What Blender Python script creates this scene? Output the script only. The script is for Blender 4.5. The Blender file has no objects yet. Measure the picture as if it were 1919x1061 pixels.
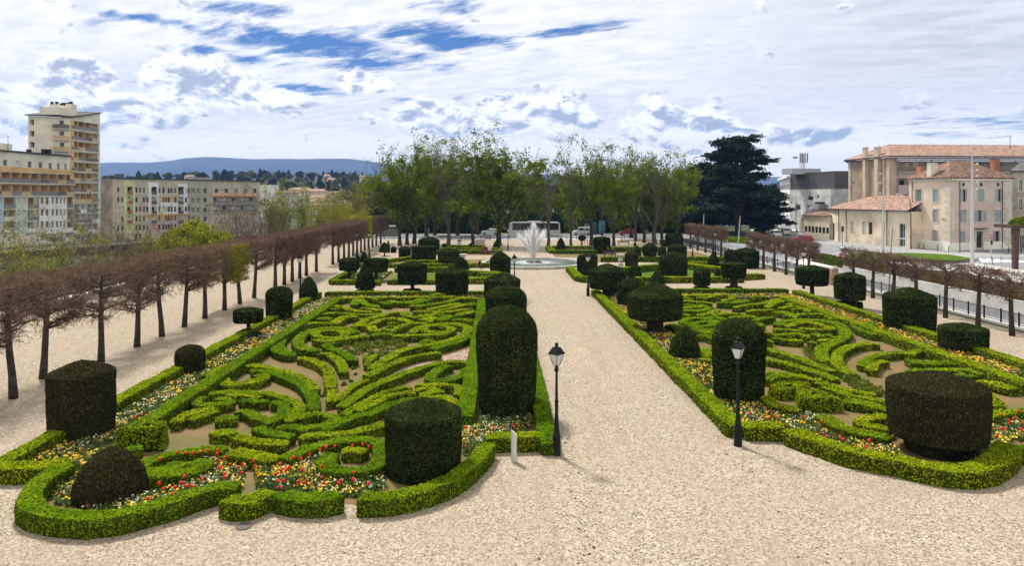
import bpy, bmesh, math, random
import numpy as np
from mathutils import Vector, Matrix
R = math.radians
random.seed(7)
SC = bpy.context.scene
COL = SC.collection
# ---------------------------------------------------------------- camera geometry (level camera with a shifted lens)
W0, H0 = 1919.0, 1061.0
F = 1320.0          # focal length in photo pixels
HY = 368.0          # horizon row
EYE = 9.2           # height of the eye above the gravel
YAW = math.atan((959.5 - 932.0) / F)
CY_, SY_ = math.cos(YAW), math.sin(YAW)

def ray(px, py):
    cx = (px - 959.5) / F
    return (cx * CY_ + SY_, -cx * SY_ + CY_, (HY - py) / F)
def G(px, py, z=0.0):
    """ground (or height z) point seen at a photo pixel"""
    r = ray(px, py)
    t = (z - EYE) / r[2]
    return (r[0] * t, r[1] * t)
def V(px, py, d):
    """point at distance d along the view axis"""
    r = ray(px, py)
    return (r[0] * d, r[1] * d, EYE + r[2] * d)
def depth_of(py, z=0.0):
    return (EYE - z) * F / (py - HY)

# ---------------------------------------------------------------- value noise
def _hash(ix, iy, iz):
    n = (ix * 374761393 + iy * 668265263 + iz * 2147483647 // 3) & 0x7fffffff
    n = ((n ^ (n >> 13)) * 1274126177) & 0x7fffffff
    n = (n ^ (n >> 16)) & 0xffff
    return n / 65535.0
def vnoise(p, scale):
    p = np.asarray(p, dtype=np.float64) * scale
    i = np.floor(p).astype(np.int64)
    f = p - i
    f = f * f * (3 - 2 * f)
    out = 0
    for dx in (0, 1):
        for dy in (0, 1):
            for dz in (0, 1):
                w = (f[:, 0] if dx else 1 - f[:, 0]) * (f[:, 1] if dy else 1 - f[:, 1]) * (f[:, 2] if dz else 1 - f[:, 2])
                out = out + w * _hash(i[:, 0] + dx, i[:, 1] + dy, i[:, 2] + dz)
    return out * 2 - 1
def fbm(p, scale, octaves=3):
    a, s = 0, 1.0
    for _ in range(octaves):
        a = a + s * vnoise(p, scale)
        s *= 0.5
        scale *= 2.03
    return a

# ---------------------------------------------------------------- objects
def mesh_np(name, verts, quads=None, tris=None, mats=(), matidx=None, smooth=False):
    me = bpy.data.meshes.new(name)
    verts = np.asarray(verts, dtype=np.float32).reshape(-1, 3)
    loops, starts, n = [], [], 0
    if quads is not None and len(quads):
        q = np.asarray(quads, dtype=np.int32).reshape(-1, 4)
        loops.append(q.ravel()); starts.append(np.arange(len(q), dtype=np.int32) * 4); n += q.size
    if tris is not None and len(tris):
        t = np.asarray(tris, dtype=np.int32).reshape(-1, 3)
        loops.append(t.ravel()); starts.append(np.arange(len(t), dtype=np.int32) * 3 + n)
    lv = np.concatenate(loops); ls = np.concatenate(starts)
    me.vertices.add(len(verts)); me.vertices.foreach_set('co', verts.ravel())
    me.loops.add(len(lv)); me.loops.foreach_set('vertex_index', lv)
    me.polygons.add(len(ls)); me.polygons.foreach_set('loop_start', ls)
    for m in mats: me.materials.append(m)
    if matidx is not None: me.polygons.foreach_set('material_index', np.asarray(matidx, dtype=np.int32))
    if smooth: me.polygons.foreach_set('use_smooth', np.ones(len(ls), dtype=bool))
    me.update(calc_edges=True)
    return me

def link(name, me, parent=None, loc=(0, 0, 0), rotz=0.0, scale=None):
    o = bpy.data.objects.new(name, me)
    COL.objects.link(o)
    o.location = loc
    o.rotation_euler = (0, 0, rotz)
    if scale is not None: o.scale = scale
    if parent is not None: o.parent = parent
    return o
def tag(o, label=None, cat=None, group=None, kind=None):
    if label: o['label'] = label
    if cat: o['category'] = cat
    if group: o['group'] = group
    if kind: o['kind'] = kind
    return o
def thing(name, label, cat, loc=(0, 0, 0), rotz=0.0, group=None):
    return tag(link(name, None, None, loc, rotz), label, cat, group)
def copy_tree(o, parent=None):
    c = o.copy(); COL.objects.link(c)
    if parent is not None: c.parent = parent
    for ch in list(o.children): copy_tree(ch, c)
    return c

class MB:
    """collects shapes and links them as one mesh object"""
    def __init__(s): s.v, s.f, s.m = [], [], []
    def add(s, verts, faces, m=0):
        b = len(s.v); s.v.extend([tuple(p) for p in verts])
        for f in faces: s.f.append(tuple(b + i for i in f)); s.m.append(m)
        return s
    def box(s, x0, x1, y0, y1, z0, z1, m=0):
        return s.add([(x0, y0, z0), (x1, y0, z0), (x1, y1, z0), (x0, y1, z0), (x0, y0, z1), (x1, y0, z1), (x1, y1, z1), (x0, y1, z1)],
                     [(0, 3, 2, 1), (4, 5, 6, 7), (0, 1, 5, 4), (1, 2, 6, 5), (2, 3, 7, 6), (3, 0, 4, 7)], m)
    def cbox(s, c, sx, sy, z0, z1, rot=0.0, m=0, top=1.0):
        ca, sa = math.cos(rot), math.sin(rot)
        vs = []
        for z, k in ((z0, 1.0), (z1, top)):
            for a, b in ((-1, -1), (1, -1), (1, 1), (-1, 1)):
                x, y = a * sx / 2 * k, b * sy / 2 * k
                vs.append((c[0] + x * ca - y * sa, c[1] + x * sa + y * ca, z))
        return s.add(vs, [(0, 3, 2, 1), (4, 5, 6, 7), (0, 1, 5, 4), (1, 2, 6, 5), (2, 3, 7, 6), (3, 0, 4, 7)], m)
    def tube(s, p0, p1, r0, r1=None, n=8, m=0, caps=True):
        r1 = r0 if r1 is None else r1
        p0, p1 = Vector(p0), Vector(p1)
        d = (p1 - p0)
        if d.length < 1e-6: return s
        d.normalize()
        a = d.orthogonal().normalized(); b = d.cross(a)
        vs = []
        for p, r in ((p0, r0), (p1, r1)):
            for i in range(n):
                t = 2 * math.pi * i / n
                vs.append(p + (a * math.cos(t) + b * math.sin(t)) * r)
        fs = [(i, (i + 1) % n, n + (i + 1) % n, n + i) for i in range(n)]
        if caps: fs += [tuple(range(n - 1, -1, -1)), tuple(range(n, 2 * n))]
        return s.add(vs, fs, m)
    def path(s, pts, r, n=6, m=0):
        """one continuous tapered tube along points; r is a number or list"""
        k = len(pts); rs = r if isinstance(r, (list, tuple)) else [r] * k
        b0 = len(s.v)
        P = [Vector(p) for p in pts]
        prev = None
        for i in range(k):
            d = (P[min(i + 1, k - 1)] - P[max(i - 1, 0)])
            if d.length < 1e-9: d = Vector((0, 0, 1))
            d.normalize()
            a = d.orthogonal().normalized() if prev is None else (prev - d * prev.dot(d)).normalized()
            prev = a; b = d.cross(a)
            for j in range(n):
                t = 2 * math.pi * j / n
                s.v.append(tuple(P[i] + (a * math.cos(t) + b * math.sin(t)) * rs[i]))
        for i in range(k - 1):
            for j in range(n):
                s.f.append((b0 + i * n + j, b0 + i * n + (j + 1) % n, b0 + (i + 1) * n + (j + 1) % n, b0 + (i + 1) * n + j)); s.m.append(m)
        s.f.append(tuple(b0 + j for j in range(n - 1, -1, -1))); s.m.append(m)
        s.f.append(tuple(b0 + (k - 1) * n + j for j in range(n))); s.m.append(m)
        return s
    def lathe(s, prof, n=24, c=(0, 0, 0), m=0, caps=True):
        b0 = len(s.v); k = len(prof)
        for r, z in prof:
            for j in range(n):
                t = 2 * math.pi * j / n
                s.v.append((c[0] + r * math.cos(t), c[1] + r * math.sin(t), c[2] + z))
        for i in range(k - 1):
            for j in range(n):
                s.f.append((b0 + i * n + j, b0 + i * n + (j + 1) % n, b0 + (i + 1) * n + (j + 1) % n, b0 + (i + 1) * n + j)); s.m.append(m)
        if caps:
            s.f.append(tuple(b0 + j for j in range(n - 1, -1, -1))); s.m.append(m)
            s.f.append(tuple(b0 + (k - 1) * n + j for j in range(n))); s.m.append(m)
        return s
    def prism(s, poly, z0, z1, m=0):
        n = len(poly)
        a = sum(poly[i][0] * poly[(i + 1) % n][1] - poly[(i + 1) % n][0] * poly[i][1] for i in range(n))
        if a < 0: poly = poly[::-1]
        vs = [(p[0], p[1], z0) for p in poly] + [(p[0], p[1], z1) for p in poly]
        fs = [tuple(range(n - 1, -1, -1)), tuple(range(n, 2 * n))] + [(i, (i + 1) % n, n + (i + 1) % n, n + i) for i in range(n)]
        return s.add(vs, fs, m)
    def ball(s, c, r, n=10, m=0, sz=1.0):
        k = n // 2 + 1
        return s.lathe([(max(1e-3, r * math.sin(math.pi * i / k)), -r * sz * math.cos(math.pi * i / k)) for i in range(k + 1)], n, c, m)
    def mesh(s, name, mats, smooth=False):
        me = bpy.data.meshes.new(name)
        me.from_pydata(s.v, [], s.f)
        for m in (mats if isinstance(mats, (list, tuple)) else [mats]): me.materials.append(m)
        me.polygons.foreach_set('material_index', s.m)
        if smooth: me.polygons.foreach_set('use_smooth', [True] * len(s.f))
        me.update()
        return me
    def build(s, name, mats, parent=None, smooth=False, loc=(0, 0, 0), rotz=0.0):
        return link(name, s.mesh(name, mats, smooth), parent, loc, rotz)

# ---------------------------------------------------------------- node helpers and materials
class NT:
    def __init__(s, tree): s.t = tree; s.n = tree.nodes; s.l = tree.links
    def node(s, typ, **kw):
        n = s.n.new(typ)
        for k, v in kw.items(): setattr(n, k, v)
        return n
    def put(s, sock, v):
        if isinstance(v, bpy.types.NodeSocket): s.l.new(v, sock)
        elif isinstance(v, (tuple, list)) and len(v) == 3 and sock.type == 'RGBA': sock.default_value = (*v, 1)
        else: sock.default_value = v
    def math(s, op, a, b=0.0, c=None, clamp=False):
        n = s.node('ShaderNodeMath', operation=op, use_clamp=clamp)
        s.put(n.inputs[0], a); s.put(n.inputs[1], b)
        if c is not None: s.put(n.inputs[2], c)
        return n.outputs[0]
    def mix(s, f, a, b, blend='MIX'):
        n = s.node('ShaderNodeMix', data_type='RGBA', blend_type=blend)
        s.put(n.inputs[0], f); s.put(n.inputs[6], a); s.put(n.inputs[7], b)
        return n.outputs[2]
    def noise(s, vec, scale, detail=3, rough=0.55, dist=0.0, out=0):
        n = s.node('ShaderNodeTexNoise')
        if vec is not None: s.l.new(vec, n.inputs['Vector'])
        n.inputs['Scale'].default_value = scale; n.inputs['Detail'].default_value = detail
        n.inputs['Roughness'].default_value = rough; n.inputs['Distortion'].default_value = dist
        return n.outputs[out]
    def ramp(s, f, stops, interp='LINEAR'):
        n = s.node('ShaderNodeValToRGB'); s.l.new(f, n.inputs[0])
        cr = n.color_ramp; cr.interpolation = interp
        while len(cr.elements) < len(stops): cr.elements.new(0.5)
        for e, (p, c) in zip(cr.elements, stops):
            e.position = p; e.color = (c, c, c, 1) if isinstance(c, (int, float)) else (*c, 1)
        return n.outputs[0]
    def smooth(s, x, lo, hi):
        n = s.node('ShaderNodeMapRange', interpolation_type='SMOOTHSTEP')
        s.put(n.inputs[0], x); n.inputs[1].default_value = lo; n.inputs[2].default_value = hi
        return n.outputs[0]

MATS = {}
def mat(name):
    m = bpy.data.materials.new(name); m.use_nodes = True
    t = NT(m.node_tree); b = t.n['Principled BSDF']
    return m, t, b
def plain(name, col, rough=0.7, metal=0.0, var=0.15, scale=2.0, bump=0.0, bscale=30.0, spec=0.3, grain=0.0):
    """one surface with soft procedural wear"""
    if name in MATS: return MATS[name]
    m, t, b = mat(name)
    geo = t.node('ShaderNodeNewGeometry').outputs['Position']
    n = t.noise(geo, scale, 4, 0.6)
    lo = tuple(c * (1 - var) for c in col); hi = tuple(min(1, c * (1 + var)) for c in col)
    c = t.mix(t.smooth(n, 0.3, 0.7), lo, hi)
    if grain:
        n2 = t.noise(geo, bscale, 2, 0.6)
        c = t.mix(t.smooth(n2, 0.3, 0.7), t.mix(grain, c, (0, 0, 0)), c)
    t.l.new(c, b.inputs['Base Color'])
    b.inputs['Roughness'].default_value = rough; b.inputs['Metallic'].default_value = metal
    b.inputs['Specular IOR Level'].default_value = spec
    if bump:
        bp = t.node('ShaderNodeBump'); bp.inputs['Strength'].default_value = bump; bp.inputs['Distance'].default_value = 0.02
        t.l.new(t.noise(geo, bscale, 3, 0.6), bp.inputs['Height']); t.l.new(bp.outputs[0], b.inputs['Normal'])
    MATS[name] = m
    return m
def leafy(name, stops, transl=0.35, nscale=1.2, rough=0.6, gloss=0.25, island=0.5, objvar=0.0):
    """foliage: leaf to leaf and clump to clump colour, some light through the leaf"""
    if name in MATS: return MATS[name]
    m, t, b = mat(name)
    g = t.node('ShaderNodeNewGeometry')
    n = t.noise(g.outputs['Position'], nscale, 4, 0.65)
    f = t.math('ADD', t.math('MULTIPLY', t.smooth(n, 0.25, 0.75), 1 - island), t.math('MULTIPLY', g.outputs['Random Per Island'], island))
    c = t.ramp(f, stops)
    if objvar:
        rnd = t.node('ShaderNodeObjectInfo').outputs['Random']
        c = t.mix(1.0, c, t.ramp(rnd, [(0.0, (1 - objvar, 1 - objvar * .55, .8)), (.5, (1, 1, 1)), (1.0, (1 + objvar * .35, 1 + objvar * .05, 1.0))]), 'MULTIPLY')
        pt = t.noise(g.outputs['Position'], .9, 5, .7)
        c = t.mix(t.math('MULTIPLY', t.smooth(pt, .56, .72), .55), c, (0.075, 0.070, 0.014))
    t.l.new(c, b.inputs['Base Color']); b.inputs['Roughness'].default_value = rough
    b.inputs['Specular IOR Level'].default_value = 0.0
    if transl:
        tr = t.node('ShaderNodeBsdfTranslucent')
        t.l.new(t.mix(1.0, c, (1.0, 1.0, 0.6), 'MULTIPLY'), tr.inputs['Color'])
        mx = t.node('ShaderNodeMixShader'); mx.inputs[0].default_value = transl
        t.l.new(b.outputs[0], mx.inputs[1]); t.l.new(tr.outputs[0], mx.inputs[2])
        t.l.new(mx.outputs[0], t.n['Material Output'].inputs['Surface'])
    MATS[name] = m
    return m

def leaf_quads(P, N, size, rng, spread=0.9, jitter=0.02, aspect=1.0):
    """small leaf quads at points P facing roughly along N"""
    k = len(P)
    N = N + rng.normal(0, spread, (k, 3)) * 0.6
    N /= np.linalg.norm(N, axis=1)[:, None] + 1e-9
    A = np.cross(N, rng.normal(0, 1, (k, 3))); A /= np.linalg.norm(A, axis=1)[:, None] + 1e-9
    B = np.cross(N, A)
    sz = (size if np.ndim(size) else np.full(k, size)) * rng.uniform(0.6, 1.35, k)
    A = A * sz[:, None] * 0.5; B = B * sz[:, None] * 0.5 * aspect
    C = P + rng.normal(0, 1, (k, 3)) * jitter
    vs = np.stack([C - A - B, C + A - B * 0.7, C + A + B, C - A * 0.7 + B], 1).reshape(-1, 3)
    q = np.arange(k * 4).reshape(-1, 4)
    return vs, q
# ================================================================ camera, light, sky
cam_d = bpy.data.cameras.new('camera'); cam = bpy.data.objects.new('camera', cam_d); COL.objects.link(cam)
cam.location = (0, 0, EYE); cam.rotation_euler = (R(90), 0, -YAW)
cam_d.sensor_width = 36.0; cam_d.sensor_fit = 'HORIZONTAL'
cam_d.lens = F / W0 * 36.0
cam_d.shift_y = -((H0 / 2) - HY) / W0
cam_d.clip_start = 0.1; cam_d.clip_end = 40000
SC.camera = cam
SUN_EL, SUN_AZ = 54.0, -29.0      # azimuth from straight ahead (+Y), negative = to the left
sd = bpy.data.lights.new('sun', 'SUN'); sd.energy = 4.8; sd.angle = R(7.0); sd.color = (1.0, 0.95, 0.87)
sun = bpy.data.objects.new('sun', sd); COL.objects.link(sun)
sdir = Vector((math.sin(R(SUN_AZ)) * math.cos(R(SUN_EL)), math.cos(R(SUN_AZ)) * math.cos(R(SUN_EL)), math.sin(R(SUN_EL))))
sun.rotation_euler = (-sdir).to_track_quat('-Z', 'Y').to_euler()
sun.location = sdir * 200
w = bpy.data.worlds.new('World'); SC.world = w; w.use_nodes = True
t = NT(w.node_tree); bg = t.n['Background']
sky = t.node('ShaderNodeTexSky'); sky.sky_type = 'NISHITA'; sky.sun_disc = False
sky.sun_elevation = R(SUN_EL); sky.sun_rotation = R(SUN_AZ) ; sky.air_density = 1.0; sky.dust_density = 0.3; sky.ozone_density = 3.0; sky.altitude = 300
dirv = t.node('ShaderNodeTexCoord').outputs['Generated']
sp = t.node('ShaderNodeSeparateXYZ'); t.l.new(dirv, sp.inputs[0]); DX, DY, DZ = sp.outputs
def comb(x, y, z=0.0):
    n = t.node('ShaderNodeCombineXYZ'); t.put(n.inputs[0], x); t.put(n.inputs[1], y); t.put(n.inputs[2], z); return n.outputs[0]
# azimuth and elevation in photo-like degrees (direction on the sky dome)
AZ = t.math('MULTIPLY', t.math('ARCTAN2', DX, DY), 180 / math.pi)
EL = t.math('MULTIPLY', t.math('ARCSINE', DZ), 180 / math.pi)
def sky_deg(px_, py_):
    r = ray(px_, py_)
    return math.degrees(math.atan2(r[0], r[1])), math.degrees(math.atan2(r[2], math.hypot(r[0], r[1])))
def blob(px_, py_, rx, ry, rot=0.0):
    a, e = sky_deg(px_, py_)
    k = 57.3 / F
    u = t.math('SUBTRACT', AZ, a); v = t.math('SUBTRACT', EL, e)
    c, s_ = math.cos(rot), math.sin(rot)
    uu = t.math('ADD', t.math('MULTIPLY', u, c), t.math('MULTIPLY', v, s_))
    vv = t.math('SUBTRACT', t.math('MULTIPLY', v, c), t.math('MULTIPLY', u, s_))
    q = t.math('ADD', t.math('POWER', t.math('DIVIDE', uu, rx * k), 2.0), t.math('POWER', t.math('DIVIDE', vv, ry * k), 2.0))
    return t.math('EXPONENT', t.math('MULTIPLY', q, -1.0))
def union(*bs):
    r = bs[0]
    for b in bs[1:]: r = t.math('MAXIMUM', r, b)
    return r
# high broken sheet: projected on a plane, so it draws together towards the horizon
inv = t.math('DIVIDE', 1.0, t.math('ADD', t.math('MAXIMUM', DZ, 0.0), 0.10))
PU, PV = t.math('MULTIPLY', DX, inv), t.math('MULTIPLY', DY, inv)
pl = comb(PU, t.math('ADD', PV, t.math('MULTIPLY', PU, 0.55)))
pls = comb(t.math('MULTIPLY', PU, .62), t.math('ADD', PV, t.math('MULTIPLY', PU, .40)))
n1 = t.noise(pls, 3.2, 9, 0.62, 0.35)
n2 = t.noise(pls, 10.0, 8, 0.64, 0.25)
n3 = t.noise(comb(t.math('MULTIPLY', PU, 0.6), t.math('ADD', PV, t.math('MULTIPLY', PU, .35)), 3.0), 6.5, 6, 0.55, 0.6)
sheet = t.math('ADD', t.math('MULTIPLY', n1, 0.55), t.math('MULTIPLY', n2, 0.45))
gap = union(t.math('MULTIPLY', blob(600, 85, 240, 38, -0.10), .93), t.math('MULTIPLY', blob(820, 70, 170, 28, -0.05), .95), t.math('MULTIPLY', blob(680, 120, 110, 16, .02), 1.0), t.math('MULTIPLY', blob(1080, 55, 140, 14, .10), .85),
            t.math('MULTIPLY', blob(560, 168, 150, 13), .85), t.math('MULTIPLY', blob(430, 105, 130, 14, -.08), .8), t.math('MULTIPLY', blob(300, 40, 150, 15, -.1), .7), t.math('MULTIPLY', blob(720, 185, 90, 9), .6), t.math('MULTIPLY', blob(470, 20, 160, 22), .72), t.math('MULTIPLY', blob(860, 15, 130, 20), .5), t.math('MULTIPLY', blob(1870, 232, 230, 26), .55), t.math('MULTIPLY', blob(250, 60, 140, 30), .35))
cover = t.math('SUBTRACT', t.math('ADD', sheet, .22), t.math('MULTIPLY', gap, 0.37))
back = t.smooth(t.math('ABSOLUTE', AZ), 50.0, 85.0)
alpha = t.smooth(t.math('SUBTRACT', cover, t.math('MULTIPLY', back, 0.30)), 0.40, 0.60)
tone = t.smooth(t.math('ADD', t.math('MULTIPLY', n3, .6), t.math('MULTIPLY', n2, .4)), 0.35, 0.66)
# far right the sheet is thicker and greyer
grey_r = t.math('MULTIPLY', t.smooth(AZ, 6.0, 34.0), t.smooth(EL, 3.5, 10.0))
# heaped clouds low down
ang = comb(t.math('MULTIPLY', AZ, 0.085), t.math('MULTIPLY', EL, 0.15))
angu = comb(t.math('ADD', t.math('MULTIPLY', AZ, 0.085), 0.030), t.math('SUBTRACT', t.math('MULTIPLY', EL, 0.15), 0.085))
c1 = t.noise(ang, 3.2, 10, 0.62, 0.25)
c2 = t.noise(angu, 3.2, 10, 0.62, 0.25)
heap = union(blob(395, 158, 125, 46, -.12), t.math('MULTIPLY', blob(170, 150, 55, 34), .95), t.math('MULTIPLY', blob(60, 175, 90, 28), .7), blob(200, 210, 140, 42), blob(675, 155, 62, 21),
             t.math('MULTIPLY', blob(830, 222, 140, 30), .95), blob(1020, 208, 115, 40), t.math('MULTIPLY', blob(940, 240, 80, 18), .8), t.math('MULTIPLY', blob(705, 222, 22, 9), .7), blob(1290, 235, 125, 38, -.08), t.math('MULTIPLY', blob(1215, 190, 40, 16, -.3), .7), t.math('MULTIPLY', blob(1510, 258, 62, 17), .85),
             t.math('MULTIPLY', blob(1440, 240, 18, 18), .7), t.math('MULTIPLY', blob(1080, 262, 50, 9), .6), t.math('MULTIPLY', blob(480, 185, 60, 22), .8), t.math('MULTIPLY', blob(40, 240, 100, 22), .6), t.math('MULTIPLY', blob(230, 270, 60, 8), .5))
hd = t.math('ADD', t.math('MULTIPLY', heap, 0.62), t.math('MULTIPLY', t.math('SUBTRACT', c1, 0.5), 1.45))
halpha = t.smooth(hd, 0.13, 0.30)
lightside = t.smooth(t.math('ADD', t.math('SUBTRACT', c2, c1), t.math('MULTIPLY', t.math('SUBTRACT', hd, .4), -0.20)), -0.13, 0.05)
WHITE = (11.6, 11.5, 11.3)
sheet_c = t.mix(tone, (8.7, 8.9, 9.3), WHITE)
sheet_c = t.mix(t.math('MULTIPLY', grey_r, t.math('ADD', .30, t.math('MULTIPLY', t.smooth(n3, .32, .66), .70))), sheet_c, (6.6, 6.9, 7.3))
low = t.math('MULTIPLY', t.smooth(EL, 7.5, 1.0), t.math('SUBTRACT', 1.0, t.math('MULTIPLY', back, .8)))
sheet_c = t.mix(t.math('MULTIPLY', low, .75), sheet_c, (11.0, 11.0, 10.9))
sheet_c = t.mix(t.math('MULTIPLY', t.smooth(heap, .08, .5), .75), sheet_c, (8.3, 8.5, 9.0))
sheet_c = t.mix(t.smooth(EL, 6.5, .3), sheet_c, (20.5, 18.6, 13.4))
blue = t.mix(1.0, sky.outputs[0], (0.24, 0.42, 0.68), 'MULTIPLY')
alpha2 = t.math('MAXIMUM', alpha, t.math('MULTIPLY', low, t.math('SUBTRACT', 0.95, t.math('MULTIPLY', blob(1870, 240, 230, 26), .6))))
col = t.mix(alpha2, blue, sheet_c)
heap_c = t.mix(lightside, (4.6, 5.2, 6.3), (13.0, 12.9, 12.6))
col = t.mix(t.math('MULTIPLY', halpha, .95), col, heap_c)
# unseen sky behind the viewer, set bright and even to fill camera-facing sides
col = t.mix(t.math('MULTIPLY', back, .9), col, (10.5, 10.0, 9.2))
# below the horizon: plain haze colour
col = t.mix(t.smooth(EL, -0.2, -2.0), col, (4.0, 4.1, 4.0))
t.l.new(col, bg.inputs['Color']); bg.inputs['Strength'].default_value = 0.10
SC.view_settings.view_transform = 'Standard'; SC.view_settings.look = 'None'; SC.view_settings.exposure = 0.15; SC.view_settings.gamma = 1.0
SC.cycles.max_bounces = 6; SC.cycles.diffuse_bounces = 3; SC.cycles.glossy_bounces = 2; SC.cycles.transmission_bounces = 4; SC.cycles.transparent_max_bounces = 8
SC.cycles.use_denoising = True
# ================================================================ materials of the garden
BOX = leafy('box_leaf', [(0.05, (0.075, 0.140, 0.005)), (0.35, (0.185, 0.275, 0.006)), (0.65, (0.29, 0.395, 0.008)), (1.0, (0.46, 0.48, 0.012))], 0.20, 1.3, objvar=.52)
BOXD = leafy('box_twig_shaded', [(0.1, (0.015, 0.017, 0.004)), (0.45, (0.030, 0.042, 0.005)), (0.8, (0.058, 0.070, 0.009)), (1.0, (0.085, 0.064, 0.025))], 0.0, 2.2)  # old-wood brown, darkened further to stand in for shade on hedge sides
YEW = leafy('yew_needle', [(0.1, (0.014, 0.024, 0.007)), (0.4, (0.032, 0.050, 0.012)), (0.75, (0.066, 0.088, 0.020)), (1.0, (0.11, 0.125, 0.034))], 0.03, .9, 0.75, 0.15, .42)
YEWIN = leafy('yew_inner_shaded', [(0.2, (0.0035, 0.0062, 0.0025)), (0.6, (0.007, 0.012, 0.004)), (0.9, (0.015, 0.015, 0.007))], 0.0, 1.3)  # near-black body colour stands in for self-shadow within the crown
YEWB = leafy('yew_needle_brown', [(0.1, (0.014, 0.014, 0.006)), (0.5, (0.040, 0.040, 0.015)), (0.8, (0.075, 0.072, 0.026)), (1.0, (0.12, 0.105, 0.04))], 0.04, 1.1, 0.75, 0.15, .82)
YEWBIN = leafy('yew_inner_brown_shaded', [(0.1, (0.010, 0.010, 0.005)), (0.6, (0.016, 0.015, 0.0065)), (1.0, (0.024, 0.020, 0.010))], 0.0, 3.0)  # brown body colour, darkened the same way for crown shade
BARKD = plain('yew_bark', (0.035, 0.025, 0.018), 0.9, var=0.3, scale=6, bump=0.6, bscale=18)

# ================================================================ hedges
def spline(pts, ds, closed=False):
    P = np.asarray(pts, dtype=float)
    n = len(P)
    if n == 2 and not closed:
        k = max(3, int(np.linalg.norm(P[1] - P[0]) / ds))
        t = np.linspace(0, 1, k)[:, None]
        return P[0] * (1 - t) + P[1] * t
    out = []
    segs = n if closed else n - 1
    for i in range(segs):
        if closed: p0, p1, p2, p3 = P[(i - 1) % n], P[i], P[(i + 1) % n], P[(i + 2) % n]
        else: p0, p1, p2, p3 = P[max(i - 1, 0)], P[i], P[i + 1], P[min(i + 2, n - 1)]
        k = max(2, int(np.linalg.norm(p2 - p1) / ds))
        t = (np.arange(k) / k)[:, None]
        out.append(0.5 * ((2 * p1) + (-p0 + p2) * t + (2 * p0 - 5 * p1 + 4 * p2 - p3) * t ** 2 + (-p0 + 3 * p1 - 3 * p2 + p3) * t ** 3))
    if not closed: out.append(P[-1:])
    return np.concatenate(out)

def sample_quads(V3, Q, dens, rng):
    a, b, c, d = V3[Q[:, 0]], V3[Q[:, 1]], V3[Q[:, 2]], V3[Q[:, 3]]
    nrm = np.cross(c - a, d - b)
    ar = np.linalg.norm(nrm, axis=1) * 0.5
    nrm = nrm / (np.linalg.norm(nrm, axis=1)[:, None] + 1e-9)
    tot = ar.sum()
    k = int(min(tot * dens, 60000))
    if k < 1: return np.zeros((0, 3)), np.zeros((0, 3))
    idx = rng.choice(len(Q), k, p=ar / tot)
    u, v = rng.random(k)[:, None], rng.random(k)[:, None]
    return a[idx] * (1 - u) * (1 - v) + b[idx] * u * (1 - v) + c[idx] * u * v + d[idx] * (1 - u) * v, nrm[idx]

PROFILE = [(-.49, 0.0), (-.50, .2), (-.51, .5), (-.515, .75), (-.51, .91), (-.48, .985), (-.34, 1.0), (-.11, 1.0), (.11, 1.0), (.34, 1.0), (.48, .985), (.51, .91), (.515, .75), (.51, .5), (.50, .2), (.49, 0.0)]
HEDGES = []
LEAF_K = 1.0
def lod(d):
    """leaf density per square metre and leaf size for a distance"""
    return max(45.0, 900.0 * (20.0 / max(d, 16.0)) ** 1.6) * LEAF_K, 0.034 * (max(d, 16.0) / 20.0) ** 0.75

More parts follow.
